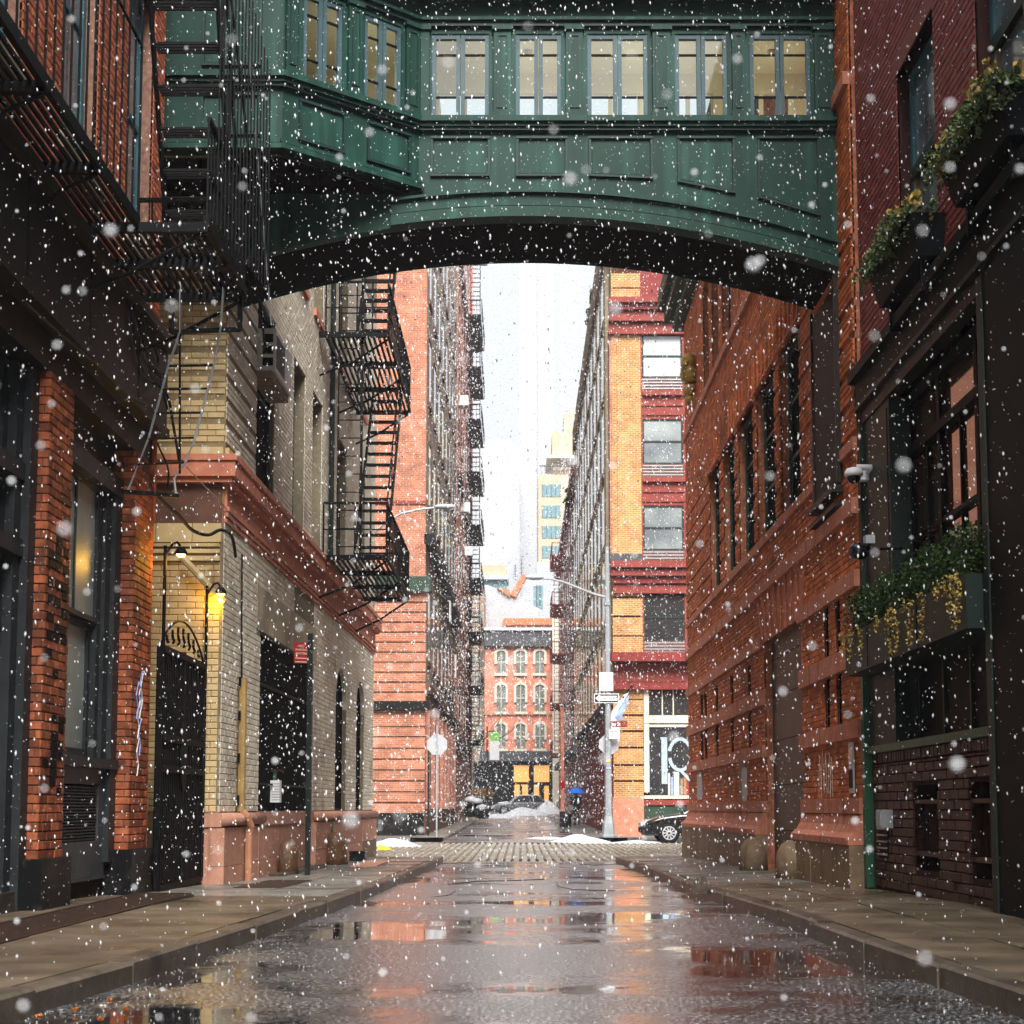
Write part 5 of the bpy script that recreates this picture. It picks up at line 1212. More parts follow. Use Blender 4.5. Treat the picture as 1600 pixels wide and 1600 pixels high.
l4 = thing('rose_brick_building', 'tall rose brick building beyond the orange corner building on the left', 'building', (-8, 95, 0))
MB().box(-14, -3.64, 84.6, 106, -.4, 40).obj('wall', M['rosebrick'], l4)
S4 = Fac(-3.64, 84.6, 0, 1, 1)
MB().fb(S4, 20.6, 21.4, 0, 40, 0, .2).obj('corner_pier', M['coral'], l4)
for i in range(5):
    for j in range(8):
        o = MB().fb(S4, 1.5+i*3.9, 2.7+i*3.9, 6+j*4.1, 8.4+j*4.1, 0, .02).obj('window', M['glass'], l4)
        MB().fb(S4, 1.4+i*3.9, 2.8+i*3.9, 5.8+j*4.1, 6+j*4.1, 0, .07).obj('sill', M['stone'], o)
for (t0) in (4.6, 20.0, 33): MB().fb(S4, 0, 21.4, t0, t0+.4, 0, .22).obj('belt', M['brownstoned'], l4)
for s, t in ((3.5, 25), (7, 19.2), (12, 17.3)): MB().fb(S4, s, s+.8, t, t+.6, .0, .5).obj('window_unit', M['whitep'], l4)
# tall fire escape on it
f3 = thing('fire_escape', 'very tall dark fire escape against the sky on the rose brick building', 'fire escape', (-3, 103, 5))
sk = lambda *a: stick(a[0], a[1], a[2], a[3], I, f3, a[4] if len(a) > 4 else None)
for k in range(9):
    zb = 5.2+k*3.55
    sk('floor', (-3.1, 97, zb), (-3.1, 105, zb), .95, .05)
    sk('handrail', (-2.58, 97, zb+1), (-2.58, 105, zb+1), .04); sk('rail', (-2.58, 97, zb+.5), (-2.58, 105, zb+.5), .05)
    for i in range(6): sk('baluster', (-2.58, 97+i*1.6, zb), (-2.58, 97+i*1.6, zb+1), .03)
    for i in range(4): sk('baluster', (-3.6+i*.34, 97, zb), (-3.6+i*.34, 97, zb+1), .03)
    sk('handrail', (-3.62, 97, zb+1), (-2.58, 97, zb+1), .06); sk('brace', (-3.6, 97.1, zb-.9), (-2.6, 97.1, zb), .05)
    for j in range(11): sk('rung', (-3.28, 96.9, zb+.3+j*.31), (-2.72, 96.9, zb+.3+j*.31), .05)
for x in (-3.30, -2.68): sk('stringer', (x, 96.9, 5.2), (x, 96.9, 37.0), .06)
sk('platform_rail', (-3.6, 97, 37), (-2.2, 97, 37), .08)
# ================================================================ far right: amber and red corner building
q3 = Fac(0, 57, 1, 0, 1); T3 = Fac(3.54, 57, 0, 1, -1)
r3 = thing('amber_corner_building', 'amber brick corner building with red painted window bays above a lettered shopfront', 'building', (9, 60, 0))
qz = lambda v: q3.t(1030, v); qx = lambda u, v=900: q3.s(u, v)
xp0, xp1 = qx(957), qx(1003)
HR = 24.5
MB().box(3.55, 18, 57.06, 92.5, -.4, HR-.3).obj('building_core', M['beigeside'], r3)
# upper pilaster, smooth
MB().fb(q3, xp0, xp1, qz(866), qz(510), -.05, .05).obj('corner_pier', M['amber'], r3)
for u in (962, 966): MB().fb(q3, qx(u), qx(u)+.05, qz(866), qz(510), .05, .09).obj('pier_bead', M['amber'], r3)
MB().fb(q3, xp0-.1, xp1, qz(880), qz(866), -.05, .12).obj('pier_foot', M['darkcornice'], r3)
MB().fb(q3, xp0, xp1, qz(508), qz(494), -.05, .12).obj('pier_cap', M['cornicegreen'], r3)
for a, b in ((1022, 995), (993, 965), (962, 936), (932, 906)): MB().fb(q3, xp0, xp1, qz(a), qz(b), -.05, .08).obj('pier_block', M['amber'], r3)
for a, b in ((1245, 1222), (1219, 1197), (1194, 1170), (1167, 1144), (1141, 1119), (1116, 1094), (1092, 1078)): MB().fb(q3, xp0, xp1, qz(a), qz(b), -.05, .08).obj('pier_block', M['amber'], r3)
for a, b in ((474, 452), (450, 428)): MB().fb(q3, xp0, xp1, qz(a), qz(b), -.05, .08).obj('pier_block', M['amber'], r3)
MB().fb(q3, xp0+.02, xp1-.02, 0, HR, -.06, .0).obj('pier_joint_backing', M['rustmd'], r3)
MB().fb(q3, xp0-.05, xp1, -.4, qz(1245), -.05, .16).obj('pier_plinth', M['brownstone'], r3)
bays = [(1003, 1069), (1080, 1150), (1162, 1230)]
for a, b in bays:
    xa, xb = qx(a), qx(b)
    MB().fb(q3, xa, xb+.32, qz(1078), HR-1, -.06, -.02).obj('bay_wall', M['reddark'], r3)
    MB().fb(q3, xb, xb+.34, qz(1022), qz(500), -.05, .07).obj('bay_mullion', M['redtrim'], r3)
    MB().fb(q3, xa, xa+.06, qz(1022), qz(500), -.05, .05).obj('bay_edge', M['redtrim'], r3)
    for i, (v0, v1) in enumerate(((610, 523), (745, 655), (880, 790), (1022, 928))):
        t0, t1 = qz(v0), qz(v1)
        wv = window(q3, xa+.06, xb, t0+.5, t1, .02, M['sfgreen'], M['glass'] if i == 3 else M['frostfar' if i else 'skyglass'], r3, 1, 2, .06, .07)
        MB().fb(q3, xa+.06, xb, t0, t0+.5, -.04, .03).obj('window_vent', M['brownstoned'], wv)
        for k in range(4): MB().fb(q3, xa+.06, xb, t0+.05+k*.12, t0+.09+k*.12, .03, .045).obj('vent_slat', M['galv'], wv)
    for v0, v1 in ((655, 610), (790, 745), (905, 880), (928, 910)):
        if v0 > 900: continue
        t0, t1 = qz(v0), qz(v1)
        MB().fb(q3, xa+.06, xb, t0, t1, -.04, .04).obj('spandrel', M['redtrim'], r3)
        for f in (.12, .45, .8): MB().fb(q3, xa+.06, xb+.36, t0+(t1-t0)*f, t0+(t1-t0)*f+.12, .04, .09+.1*(f > .7)).obj('spandrel_moulding', M['redtrim'], r3)
Xe = qx(1300)
for v0, v1, n, mk in ((928, 915, .1, 'redtrim'), (913, 903, .2, 'reddark'), (902, 892, .35, 'redtrim'), (890, 880, .5, 'redtrim'), (524, 508, .12, 'redtrim'), (506, 492, .3, 'redtrim'), (490, 482, .45, 'reddark'), (481, 473, .6, 'redtrim'), (1036, 1022, .7, 'reddark'), (1066, 1038, .12, 'redtrim'), (1078, 1067, .2, 'reddark')):
    MB().fb(q3, xp0-(.1 if v0 < 900 or n > .3 else 0), Xe, qz(v0), qz(v1), -.05, n+.1).obj('cornice', M[mk], r3)
for k in range(5): MB().fb(q3, qx(1002), qx(1066), qz(472)+k*.11, qz(472)+k*.11+.06, -.6, -.3+.02*k).obj('roof_louvre', M['stone'], r3)
MB().fb(q3, qx(1003), qx(1028), qz(470), qz(430), -2, -1).obj('roof_bulkhead', M['pale'], r3); MB().fb(q3, qx(1028), qx(1036), qz(470), qz(450), -2, -1.2).obj('roof_bulkhead', M['pale'], r3)
# shopfront with big letter
sh3 = (qx(1010), qx(1100))
MB().fb(q3, qx(1003), Xe, -.4, qz(1078), -.06, -.03).obj('shop_back', M['void'], r3)
m = MB(); m.fb(q3, qx(1004), qx(1012), qz(1238), qz(1078), -.03, .08); m.fb(q3, qx(1004), Xe, qz(1130), qz(1118), -.03, .1); m.fb(q3, qx(1004), Xe, qz(1136), qz(1132), -.03, .05); m.fb(q3, qx(1004), Xe, qz(1248), qz(1243), -.03, .08)
for u in (1033, 1050, 1075): m.fb(q3, qx(u)-.02, qx(u)+.02, qz(1118), qz(1078), -.03, .03)
m.obj('shop_frame', M['greige'], r3)
gl = MB().fb(q3, qx(1012), Xe, qz(1243), qz(1136), -.02, .0).obj('shop_glass', M['glass'], r3); MB().fb(q3, qx(1012), Xe, qz(1118), qz(1078), -.02, .0).obj('transom_glass', M['glass'], r3)
MB().fb(q3, qx(1004), Xe, qz(1258), qz(1250), -.03, .12).obj('red_sill', M['redtrim'], r3); MB().fb(q3, qx(1004), Xe, -.4, qz(1258), -.03, .06).obj('stall_riser', M['cornicegreen'], r3)
m = MB(); x0, x1_ = qx(1031), qx(1040); m.fb(q3, x0, x1_, qz(1225), qz(1152), .01, .03)
cxr, czr = qx(1060), (qz(1152)+qz(1206))/2; R1, R2_ = (qz(1152)-qz(1206))/2, (qz(1152)-qz(1206))/2-.13
rx = (qx(1079.5)-qx(1060))
P_o = [(cxr+rx*math.cos(a*math.pi/14), czr+R1*math.sin(a*math.pi/14)) for a in range(-13, 14)]
P_i = [(cxr+(rx-.13)*math.cos(a*math.pi/14), czr+R2_*math.sin(a*math.pi/14)) for a in range(-13, 14)]
for i in range(26): m.prism(q3, [P_o[i], P_o[i+1], P_i[i+1], P_i[i]], .01, .03)
m.prism(q3, [(qx(1058), qz(1204)), (qx(1062), qz(1202)), (qx(1082), qz(1224)), (qx(1079), qz(1228))], .01, .0299)
m.obj('letter_R', M['signletter'], gl)
for i, (u, w_, h_, mk) in enumerate(((1041, 3, 34, 'hood'), (1045, 4, 28, 'flagb'), (1050, 8, 36, 'hood'), (1060, 4, 26, 'stone'), (1065, 4, 30, 'corten'), (1069, 4, 34, 'redtrim'), (1074, 6, 38, 'whitep'))):
    MB().fb(q3, qx(u), qx(u+w_), qz(1242), qz(1242-h_), .001, .006).obj('window_display', M[mk], gl)
# beige side along the street: piers, roof edge
for i in range(11):
    s = 1.0+i*3.2; MB().fb(T3, s, s+1.3, 4.5, HR-1.6, 0, .16).obj('side_pier', M['beigeside2'], r3)
    for j in range(6):
        o = MB().fb(T3, s+1.35, s+3.15, 5.2+j*3.1, 7.6+j*3.1, 0, .15).obj('window', M['glass'], r3)
        if i < 6: MB().fb(T3, s+1.35, s+3.15, 5.0+j*3.1, 5.2+j*3.1, 0, .17).obj('sill', M['stone'], o)
MB().fb(T3, -.05, 35.5, HR-1.5, HR, -.3, .25).obj('roof_edge', M['stone'], r3); MB().fb(T3, -.05, 35.5, HR-1.7, HR-1.5, -.3, .12).obj('roof_edge_moulding', M['brownstoned'], r3)
MB().fb(T3, 0, 3.0, qz(866), qz(510), -.05, .06).obj('side_corner_pier', M['rosebrick'], r3)
m = MB(); m.prism(T3, [(.1, -.4), (30.5, -.4), (30.5, 4.6), (9, 4.75), (.1, 4.75)], 0, .10); m.obj('maroon_shopfront', M['maroon'], r3)
for i in range(18): MB().fb(T3, .8+i*1.65, .86+i*1.65, 0, 4.6, .10, .12).obj('panel_joint', M['reddark'], r3)
MB().fb(T3, .0, 30.5, 4.75, 5.0, -.0, .3).obj('shop_cornice', M['darkcornice'], r3)
r4 = thing('red_brown_building', 'narrow red brown brick building with fire balconies beyond the amber corner building', 'building', (8, 110, 0))
MB().box(3.5, 15, 92.6, 136, -.4, 22.3).obj('wall', M['redbrown'], r4)
T4 = Fac(3.5, 92.6, 0, 1, -1)
for i in range(9):
    for j in range(5): MB().fb(T4, 2+i*4.6, 3.4+i*4.6, 5.4+j*3.3, 7.8+j*3.3, 0, .03).obj('window', M['glass'], r4)
MB().fb(T4, 0, 43.5, 21.7, 22.4, -.1, .3).obj('cornice', M['reddark'], r4)
MB().fb(T4, 0, 43.5, 4.2, 4.6, 0, .4).obj('shop_cornice', M['darkcornice'], r4)
f4 = thing('fire_escape', 'rusty red fire escape on the narrow red brown building at the far right', 'fire escape', (3.2, 125, 5))
for k in range(5):
    zb = 5+k*3.9
    stick('floor', (3.0, 116, zb), (3.0, 124, zb), 1.0, M['reddark'], f4, .12); stick('handrail', (2.5, 116, zb+1), (2.5, 124, zb+1), .07, M['reddark'], f4)
    for i in range(6): stick('baluster', (2.5, 116+i*1.6, zb), (2.5, 116+i*1.6, zb+1), .05, M['reddark'], f4)
    stick('handrail', (2.5, 116, zb+1), (3.5, 116, zb+1), .06, M['reddark'], f4)
    if k < 4:
        for x in (2.65, 3.2): stick('stringer', (x, 116, zb), (x, 116, zb+3.9), .05, M['reddark'], f4)
        for j in range(12): stick('rung', (2.65, 116, zb+.3+j*.31), (3.2, 116, zb+.3+j*.31), .04, M['reddark'], f4)
# ================================================================ far end of the street
Y1 = 145.0; FF = Fac(0, Y1, 1, 0, 1); fz = lambda v: FF.t(813, v); fx = lambda u: FF.s(u, 1100)
f1 = thing('coral_brick_building', 'coral brick terrace with cream hooded arched windows closing the far end of the street', 'building', (0, Y1, .6))
MB().box(fx(757), fx(866), Y1+.02, Y1+12, 0, fz(986)).obj('wall', M['coral'], f1)
MB().fb(FF, fx(755), fx(867), fz(1010), fz(986), -.1, .5).obj('cornice', M['darkcornice'], f1); MB().fb(FF, fx(755), fx(867), fz(986), fz(982), -.1, .7).obj('cornice_snow', M['snow'], f1)
rows = ((1052, 1017), (1112, 1070), (1170, 1131))
for v0, v1 in rows:
    for u in (783, 813.5, 843.5):
        a, b = fx(u-7), fx(u+7); t0, t1 = fz(v0), fz(v1); r = (b-a)/2; c_ = (a+b)/2
        arcp = [(c_+r*math.cos(k*math.pi/10), t1-r*.55+r*.55*math.sin(k*math.pi/10)) for k in range(11)]
        o = MB().prism(FF, [(a, t0), (b, t0)]+arcp, 0, .03).obj('window', M['glassfar'], f1)
        oh = [(c_+(r+.22)*math.cos(k*math.pi/10), t1-r*.55+(r*.55+.25)*math.sin(k*math.pi/10)) for k in range(11)]
        m = MB()
        for k in range(10): m.prism(FF, [oh[k], oh[k+1], arcp[k+1], arcp[k]], 0, .14)
        m.fb(FF, a-.22, a, t0+.9, t1-r*.55, 0, .12); m.fb(FF, b, b+.22, t0+.9, t1-r*.55, 0, .12); m.fb(FF, c_-.1, c_+.1, t1+.1, t1+.5, .0, .18); m.obj('hood', M['hood'], o)
        MB().fb(FF, c_-.03, c_+.03, t0, t1, .03, .06).fb(FF, a, b, (t0+t1)/2-.04, (t0+t1)/2+.04, .03, .061).obj('glazing_bar', M['hood'], o)
        MB().fb(FF, a-.2, b+.2, t0-.25, t0, 0, .2).obj('sill', M['hood'], o)
MB().fb(FF, fx(757), fx(866), fz(1117), fz(1114), 0, .15).obj('belt', M['brownstone'], f1)
MB().fb(FF, fx(750), fx(873), fz(1190), fz(1174), -.1, .8).obj('shop_cornice', M['darkcornice'], f1)
MB().fb(FF, fx(740), fx(873), 0, fz(1190), -.1, .3).obj('shopfront', M['sfblack'], f1)
for u0, u1, v0, v1 in ((803, 826, 1222, 1196), (804, 812, 1246, 1226), (816, 825, 1246, 1226), (834, 858, 1222, 1196), (834, 842, 1250, 1226), (850, 857, 1255, 1228)):
    MB().fb(FF, fx(u0), fx(u1), fz(v0), fz(v1), .3, .34).obj('lit_window', M['warmwin'], f1)
pier_ = tag(MB().fb(FF, fx(863), fx(873), .0, fz(962), -.5, .9).fb(FF, fx(861.5), fx(874.5), fz(962), fz(948), -.5, 1.1).obj('white_pier', M['hood']), 'slender white blockwork pier at the right edge of the coral brick terrace', 'pier')
gb_ = thing('grey_building', 'grey building with rows of windows left of the coral brick terrace', 'building', (fx(745), Y1+2, .6))
MB().box(fx(690), fx(756), Y1+1, Y1+14, 0, fz(915)).obj('wall', M['greybrown'], gb_)
for k in range(7):
    for j in range(3): MB().fb(FF, fx(722+j*12), fx(729+j*12), fz(1150-k*33), fz(1172-k*33), -1.0, -.93).obj('window', M['glassfar'], gb_)
wr = thing('white_pavilion', 'white roof pavilion with a raking parapet and orange cladding above the coral terrace', 'building', (0, 160, 16))
W_ = Fac(0, 152, 1, 0, 1); wz = lambda v: W_.t(813, v); wx = lambda u: W_.s(u, 950)
MB().prism(W_, [(wx(758), wz(1000)), (wx(868), wz(1000)), (wx(868), wz(964)), (wx(805), wz(931)), (wx(762), wz(914)), (wx(758), wz(914))], -6, 0).obj('wall', M['pale'], wr)
MB().fb(W_, wx(787), wx(866), wz(977), wz(967), 0, .5).obj('cladding', M['corten'], wr); MB().fb(W_, wx(787), wx(791), wz(985), wz(977), 0, .5).obj('cladding', M['corten'], wr)
MB().prism(W_, [(wx(797), wz(930)), (wx(806), wz(934)), (wx(824), wz(900)), (wx(816), wz(898))], -1, .3).obj('cladding', M['corten'], wr)
MB().prism(W_, [(wx(777), wz(919)), (wx(797), wz(934)), (wx(797), wz(923)), (wx(780), wz(918))], -1, .3).obj('cladding', M['corten'], wr)
W2 = Fac(0, 175, 1, 0, 1); z2 = lambda v: W2.t(813, v); x2 = lambda u: W2.s(u, 900)
gw = thing('grey_roof_block', 'pale grey block with a tall window behind the white pavilion', 'building', (0, 176, 20))
MB().prism(W2, [(x2(800), z2(1000)), (x2(870), z2(1000)), (x2(870), z2(880)), (x2(842), z2(900)), (x2(822), z2(905))], -8, 0).obj('wall', M['pale'], gw)
MB().fb(W2, x2(834), x2(848), z2(955), z2(915), 0, .1).obj('window', M['aqua'], gw)
for u in (838, 843): MB().fb(W2, x2(u), x2(u)+.1, z2(955), z2(915), .1, .16).obj('glazing_bar', M['darkcornice'], gw)
cl = thing('cream_roof_block', 'low cream penthouse with an aqua glass front left of the orange raking stair', 'building', (-3, 180, 22))
MB().fb(W2, x2(750), x2(791), z2(900), z2(878), -7, -2).obj('upper_wall', M['tower'], cl); MB().fb(W2, x2(752), x2(792), z2(935), z2(901), -7, -2.2).obj('glazed_wall', M['aqua'], cl)
MB().fb(W2, x2(750), x2(794), z2(902), z2(895), -7, -1.6).obj('roof_slab', M['pale'], cl)
# cream tower
Y5 = 250.0; W5 = Fac(0, Y5, 1, 0, 1); z5 = lambda v: W5.t(813, v); x5 = lambda u: W5.s(u, 750)
tw = thing('cream_tower', 'stepped cream apartment tower with aqua windows seen against the pale sky', 'tower', (8, Y5, 0))
MB().fb(W5, x5(841), x5(930), 0, z5(742), -14, 0).obj('lower_wall', M['tower'], tw)
MB().fb(W5, x5(863), x5(930), z5(742), z5(672), -12, -1).obj('upper_wall', M['tower'], tw); MB().fb(W5, x5(882), x5(930), z5(672), z5(640), -10, -2).obj('top_wall', M['tower'], tw)
MB().fb(W5, x5(890), x5(915), z5(640), z5(634), -8, -4).obj('plant_room', M['pale'], tw); MB().fb(W5, x5(854), x5(930), z5(716), z5(712), -12, .3).obj('ledge', M['hood'], tw)
for u in range(845, 905, 6): MB().fb(W5, x5(u), x5(u)+.1, z5(742), z5(727), -.3, -.2).obj('terrace_post', M['darkcornice'], tw)
MB().fb(W5, x5(843), x5(905), z5(728.5), z5(727), -.4, 0).obj('terrace_rail', M['darkcornice'], tw)
for v in (757, 790, 822, 853):
    o = MB().fb(W5, x5(847), x5(876), z5(v+19), z5(v), 0, .1).obj('window', M['aqua'], tw)
    m = MB()
    for u in (847, 854, 861, 868, 875.4): m.fb(W5, x5(u), x5(u)+.07, z5(v+19), z5(v), .1, .2)
    m.obj('mullion', M['darkcornice'], o)
MB().fb(W5, x5(838), x5(900), 0, z5(880), -8, 1).obj('podium', M['pale'], tw)
gt_ = thing('distant_tower', 'very faint tall glass tower almost lost in the snowfall', 'tower', (5, 300, 0))
W6 = Fac(0, 300, 1, 0, 1); z6 = lambda v: W6.t(813, v); x6 = lambda u: W6.s(u, 750)
MB().fb(W6, x6(812), x6(866), 0, z6(380), -20, 0).obj('wall', M['towerpale'], gt_); MB().fb(W6, x6(840), x6(841), 0, z6(390), 0, .5).obj('edge', M['pale'], gt_)
gt2 = thing('distant_block', 'faint round topped block fading into the snowfall beside the distant tower', 'building', (-5, 300, 0))
MB().prism(W6, [(x6(752), 0), (x6(811), 0)]+[(x6(780+31*math.cos(k*math.pi/10)), z6(745-22*math.sin(k*math.pi/10))) for k in range(11)], 2, 20).obj('wall', M['towerpale'], gt2)
# ================================================================ trees, shrub, roof plants
tr = thing('bare_tree', 'bare pale barked street tree at the far end on the left', 'tree', (-3.0, 128, .5))
tp = lambda u, v, y=128: Vector(((u-CX)/F*y, y, CH+(1262-v)/F*y))
MB().tube([tp(737, 1262), tp(736, 1230), tp(739, 1190), tp(741, 1150)], .14, 7, .09).obj('trunk', M['bark'], tr)
def limb(p, d, L_, r, k):
    n = max(3, int(L_/.5)); q = [p]
    for _ in range(n): d = (d+Vector((rnd.gauss(0, .16), rnd.gauss(0, .16), rnd.gauss(.05, .1)))).normalized(); q.append(q[-1]+d*L_/n)
    MB().tube(q, r, 5, r*.4).obj('limb', M['bark'], tr)
    if k > 0:
        for j in range(3): a = q[rnd.randrange(1, len(q))]; limb(a, (d+Vector((rnd.gauss(0, .6), rnd.gauss(0, .5), rnd.gauss(.2, .3)))).normalized(), L_*.62, r*.5, k-1)
for dx, dz in ((1, .9), (.5, 1.1), (-.3, 1), (1.1, .25), (.8, 1.6)): limb(tp(741, 1150+rnd.uniform(0, 30)), Vector((dx, .1, dz)).normalized(), rnd.uniform(3.2, 4.6), .07, 2)
sb = thing('tawny_shrub', 'rounded tawny winter shrub before the dark shopfront at the far end', 'shrub', (tp(755, 1255, 120)))
m = MB(); leaves(m, tp(754, 1240, 120), .95, 1500, .07, (1, .8, .5)); o = m.obj('foliage', M['shrub'], sb); o['kind'] = 'stuff'; MB().tube([tp(754, 1262, 120), tp(754, 1242, 120)], .05, 5).obj('stem', M['bark'], sb)
for (u, v, y, r, nm) in ((930, 478, 76, .45, 'leafy plant leaning over the pale roof edge, higher of the two'), (889, 772, 100, .6, 'bushy plant on the roof edge of the red brown building'), (935, 445, 72, .35, 'small dark plant at the top of the pale roof edge by the bridge')):
    p = tp(u, v, y); T = thing('roof_plant', nm, 'plant', p); m = MB()
    for k in range(7): leaves(m, p+Vector((rnd.uniform(-.6, .3)*r, 0, rnd.uniform(-1.2, 1.2)*r)), .42*r, 60, .13)
    o = m.obj('foliage', M['leafg'], T); o['kind'] = 'stuff'; MB().tube([p+Vector((.7, 0, -.9*r)), p+Vector((.1, 0, 0)), p+Vector((-.3*r, 0, .8*r))], .03, 5).obj('stem', M['bark'], T)
for u, hgt in ((815, 34), (805, 22)):
    T = thing('antenna_mast', 'spiky rooftop mast, %s of the pair over the orange cladding' % ('taller' if hgt > 30 else 'shorter'), 'mast', tp(u, 905, 172))
    stick('mast', tp(u, 905, 172), tp(u, 905-hgt*1.15, 172), .08, M['darkcornice'], T)
    for k in range(5): zz = 900-k*hgt*.2; stick('spar', tp(u-4+k*.5, zz, 172), tp(u+4-k*.5, zz-2, 172), .05, M['darkcornice'], T)
# ================================================================ street furniture across the cross street
def octagon(r): return [(r*math.cos(math.pi/8+k*math.pi/4), r*math.sin(math.pi/8+k*math.pi/4)) for k in range(8)]
def place_y(u, y): return (u-CX)/F*y
ys_ = 55.0; xs = place_y(683, ys_)
ss = thing('stop_sign', 'octagonal stop sign seen from its grey back on the left corner', 'road sign', (xs, ys_, g(ys_)))
zc = CH+(1262-1164)/F*ys_
stick('post', (xs, ys_, g(ys_)-.1), (xs, ys_, zc+.72), .055, M['galv'], ss)
K = Fac(0, ys_+.05, 1, 0, 1); MB().prism(K, [(xs+a, zc+b) for a, b in octagon(.40)], -.01, .0).obj('sign_plate', M['signgrey'], ss)
# lamp post with signs
yl = 53.6; xl = place_y(950, yl); zl = lambda v: CH+(1262-v)/F*yl; xx = lambda u: place_y(u, yl)
lp_ = thing('lamp_post', 'tall pale street lamp post on the right corner carrying a one way sign', 'lamp post', (xl, yl, g(yl)))
MB().lathe((xl, yl, g(yl)-.05), [(.27, 0), (.27, .12), (.24, .15), (.20, .55), (.15, .75), (.135, .8), (.12, 2.5)], 8).obj('base', M['galv'], lp_)
MB().lathe((xl, yl, g(yl)+2.4), [(.115, 0), (.09, zl(925)-2.4), (.07, zl(842)-2.4)], 8).obj('shaft', M['galv'], lp_)
MB().tube([(xl, yl, zl(932)), (xx(930), yl, zl(927)), (xx(905), yl, zl(917)), (xx(880), yl, zl(907)), (xx(862), yl, zl(903)), (xx(846), yl, zl(902))], .05, 7, .035).obj('arm', M['galv'], lp_)
m = MB(); m.lathe((0, 0, 0), [(.01, -.34), (.09, -.3), (.14, -.05), (.13, .2), (.05, .34), (.01, .36)], 10, 1, .45)
m.v = [(xx(835)+z, yl+x*1.0, zl(900)+y*1.6) for x, y, z in m.v]; m.obj('lamp_head', M['pale'], lp_, True)
MB().lathe((xl, yl, zl(945)), [(.13, 0), (.13, .12)], 8).obj('collar', M['galv'], lp_)
L5 = Fac(0, yl-.14, 1, 0, 1); FX = lambda u: place_y(u, yl-.14)
MB().fb(L5, FX(937), FX(958.5), zl(1080), zl(1051), -.02, .0).obj('blank_sign', M['whitep'], lp_)
pl = MB().fb(L5, FX(928.5), FX(967.5), zl(1099), zl(1084.5), .0, .014).obj('one_way_sign', M['whitep'], lp_)
MB().fb(L5, FX(929.6), FX(966.4), zl(1098), zl(1085.6), .014, .017).obj('sign_field', M['signblack'], pl)
ca = (zl(1084.5)+zl(1099))/2
MB().prism(L5, [(FX(930.5), ca), (FX(937.5), ca+.135), (FX(937.5), ca+.085), (FX(965), ca+.085), (FX(965), ca-.085), (FX(937.5), ca-.085), (FX(937.5), ca-.135)], .017, .02).obj('arrow', M['whitep'], pl)
text('ONE WAY', .17, M['signblack'], pl, face(FX(950.5), yl-.163, ca, sc=(.85, 1)))
m = MB(); m.prism(Fac(0, yl+.16, 1, 0, 1), [(FX(952)+a, zl(1163)+b) for a, b in octagon(.38)], -.01, 0); m.obj('stop_sign_back', M['signgrey'], lp_)
st = MB().fb(L5, FX(954.5), FX(980), zl(1137), zl(1127.5), .01, .02).obj('street_name_sign', M['signbrown'], lp_)
text('Jay St', .19, M['whitep'], st, face(FX(962.5), yl-.163, zl(1132.2), sc=(.78, 1)), bold=.003)
MB().lathe((0, 0, 0), [(.001, 0), (.075, 0), (.075, .004), (.001, .004)], 14).obj('x', M['redtrim']).name = 'tmp_roundel'
o = bpy.data.objects['tmp_roundel']; o.name = 'roundel'; o.matrix_basis = face(FX(975.5), yl-.163, zl(1132.2)); par(o, st)
MB().fb(L5, FX(951.5), FX(968.5), zl(1155), zl(1141), .01, .018).obj('parking_sign', M['whitep'], lp_)
MB().fb(L5, FX(953), FX(967), zl(1144), zl(1143), .018, .02).obj('sign_print', M['signred'], lp_)
for v, mk in ((1200, 'flagb'), (1189, 'yellowp')): MB().fb(Fac(0, yl-.125, 1, 0, 1), xl-.07, xl+.07, zl(v+2), zl(v-1), 0, .008).obj('sticker', M[mk], lp_)
# flag on the building
fg = thing('flag', 'white and pale blue flag hanging from a slanted staff by the lamp post', 'flag', (place_y(968, 55), 55, zl(1120)))
yf = 55.2; fp = lambda u, v: Vector((place_y(u, yf), yf, CH+(1262-v)/F*yf))
MB().tube([fp(996, 1062)+Vector((0, 1.7, 0)), fp(985, 1076)+Vector((0, .6, 0)), fp(974, 1090)], .03, 6).obj('staff', M['iron'], fg)
def drape(pts, mk, nm):
    m = MB(); n = len(pts)
    for j in range(2): m.v += [tuple(fp(u, v)+Vector((0, .06*math.sin(k*1.9)+.02*j, 0))) for k, (u, v) in enumerate(pts)]
    m.f.append(tuple(range(n))); m.f.append(tuple(range(2*n-1, n-1, -1))); m.f += [(i, (i+1) % n, (i+1) % n+n, i+n) for i in range(n)]; m.obj(nm, M[mk], fg)
drape([(983, 1082), (975, 1086), (966, 1098), (956, 1112), (952, 1130), (950, 1148), (953, 1158), (967, 1161), (969, 1140), (961, 1122), (970, 1104)], 'flagw', 'cloth_white')
drape([(984, 1086), (977, 1094), (968, 1106), (960, 1122), (969, 1128), (976, 1112), (981, 1098)], 'flagb', 'cloth_blue')
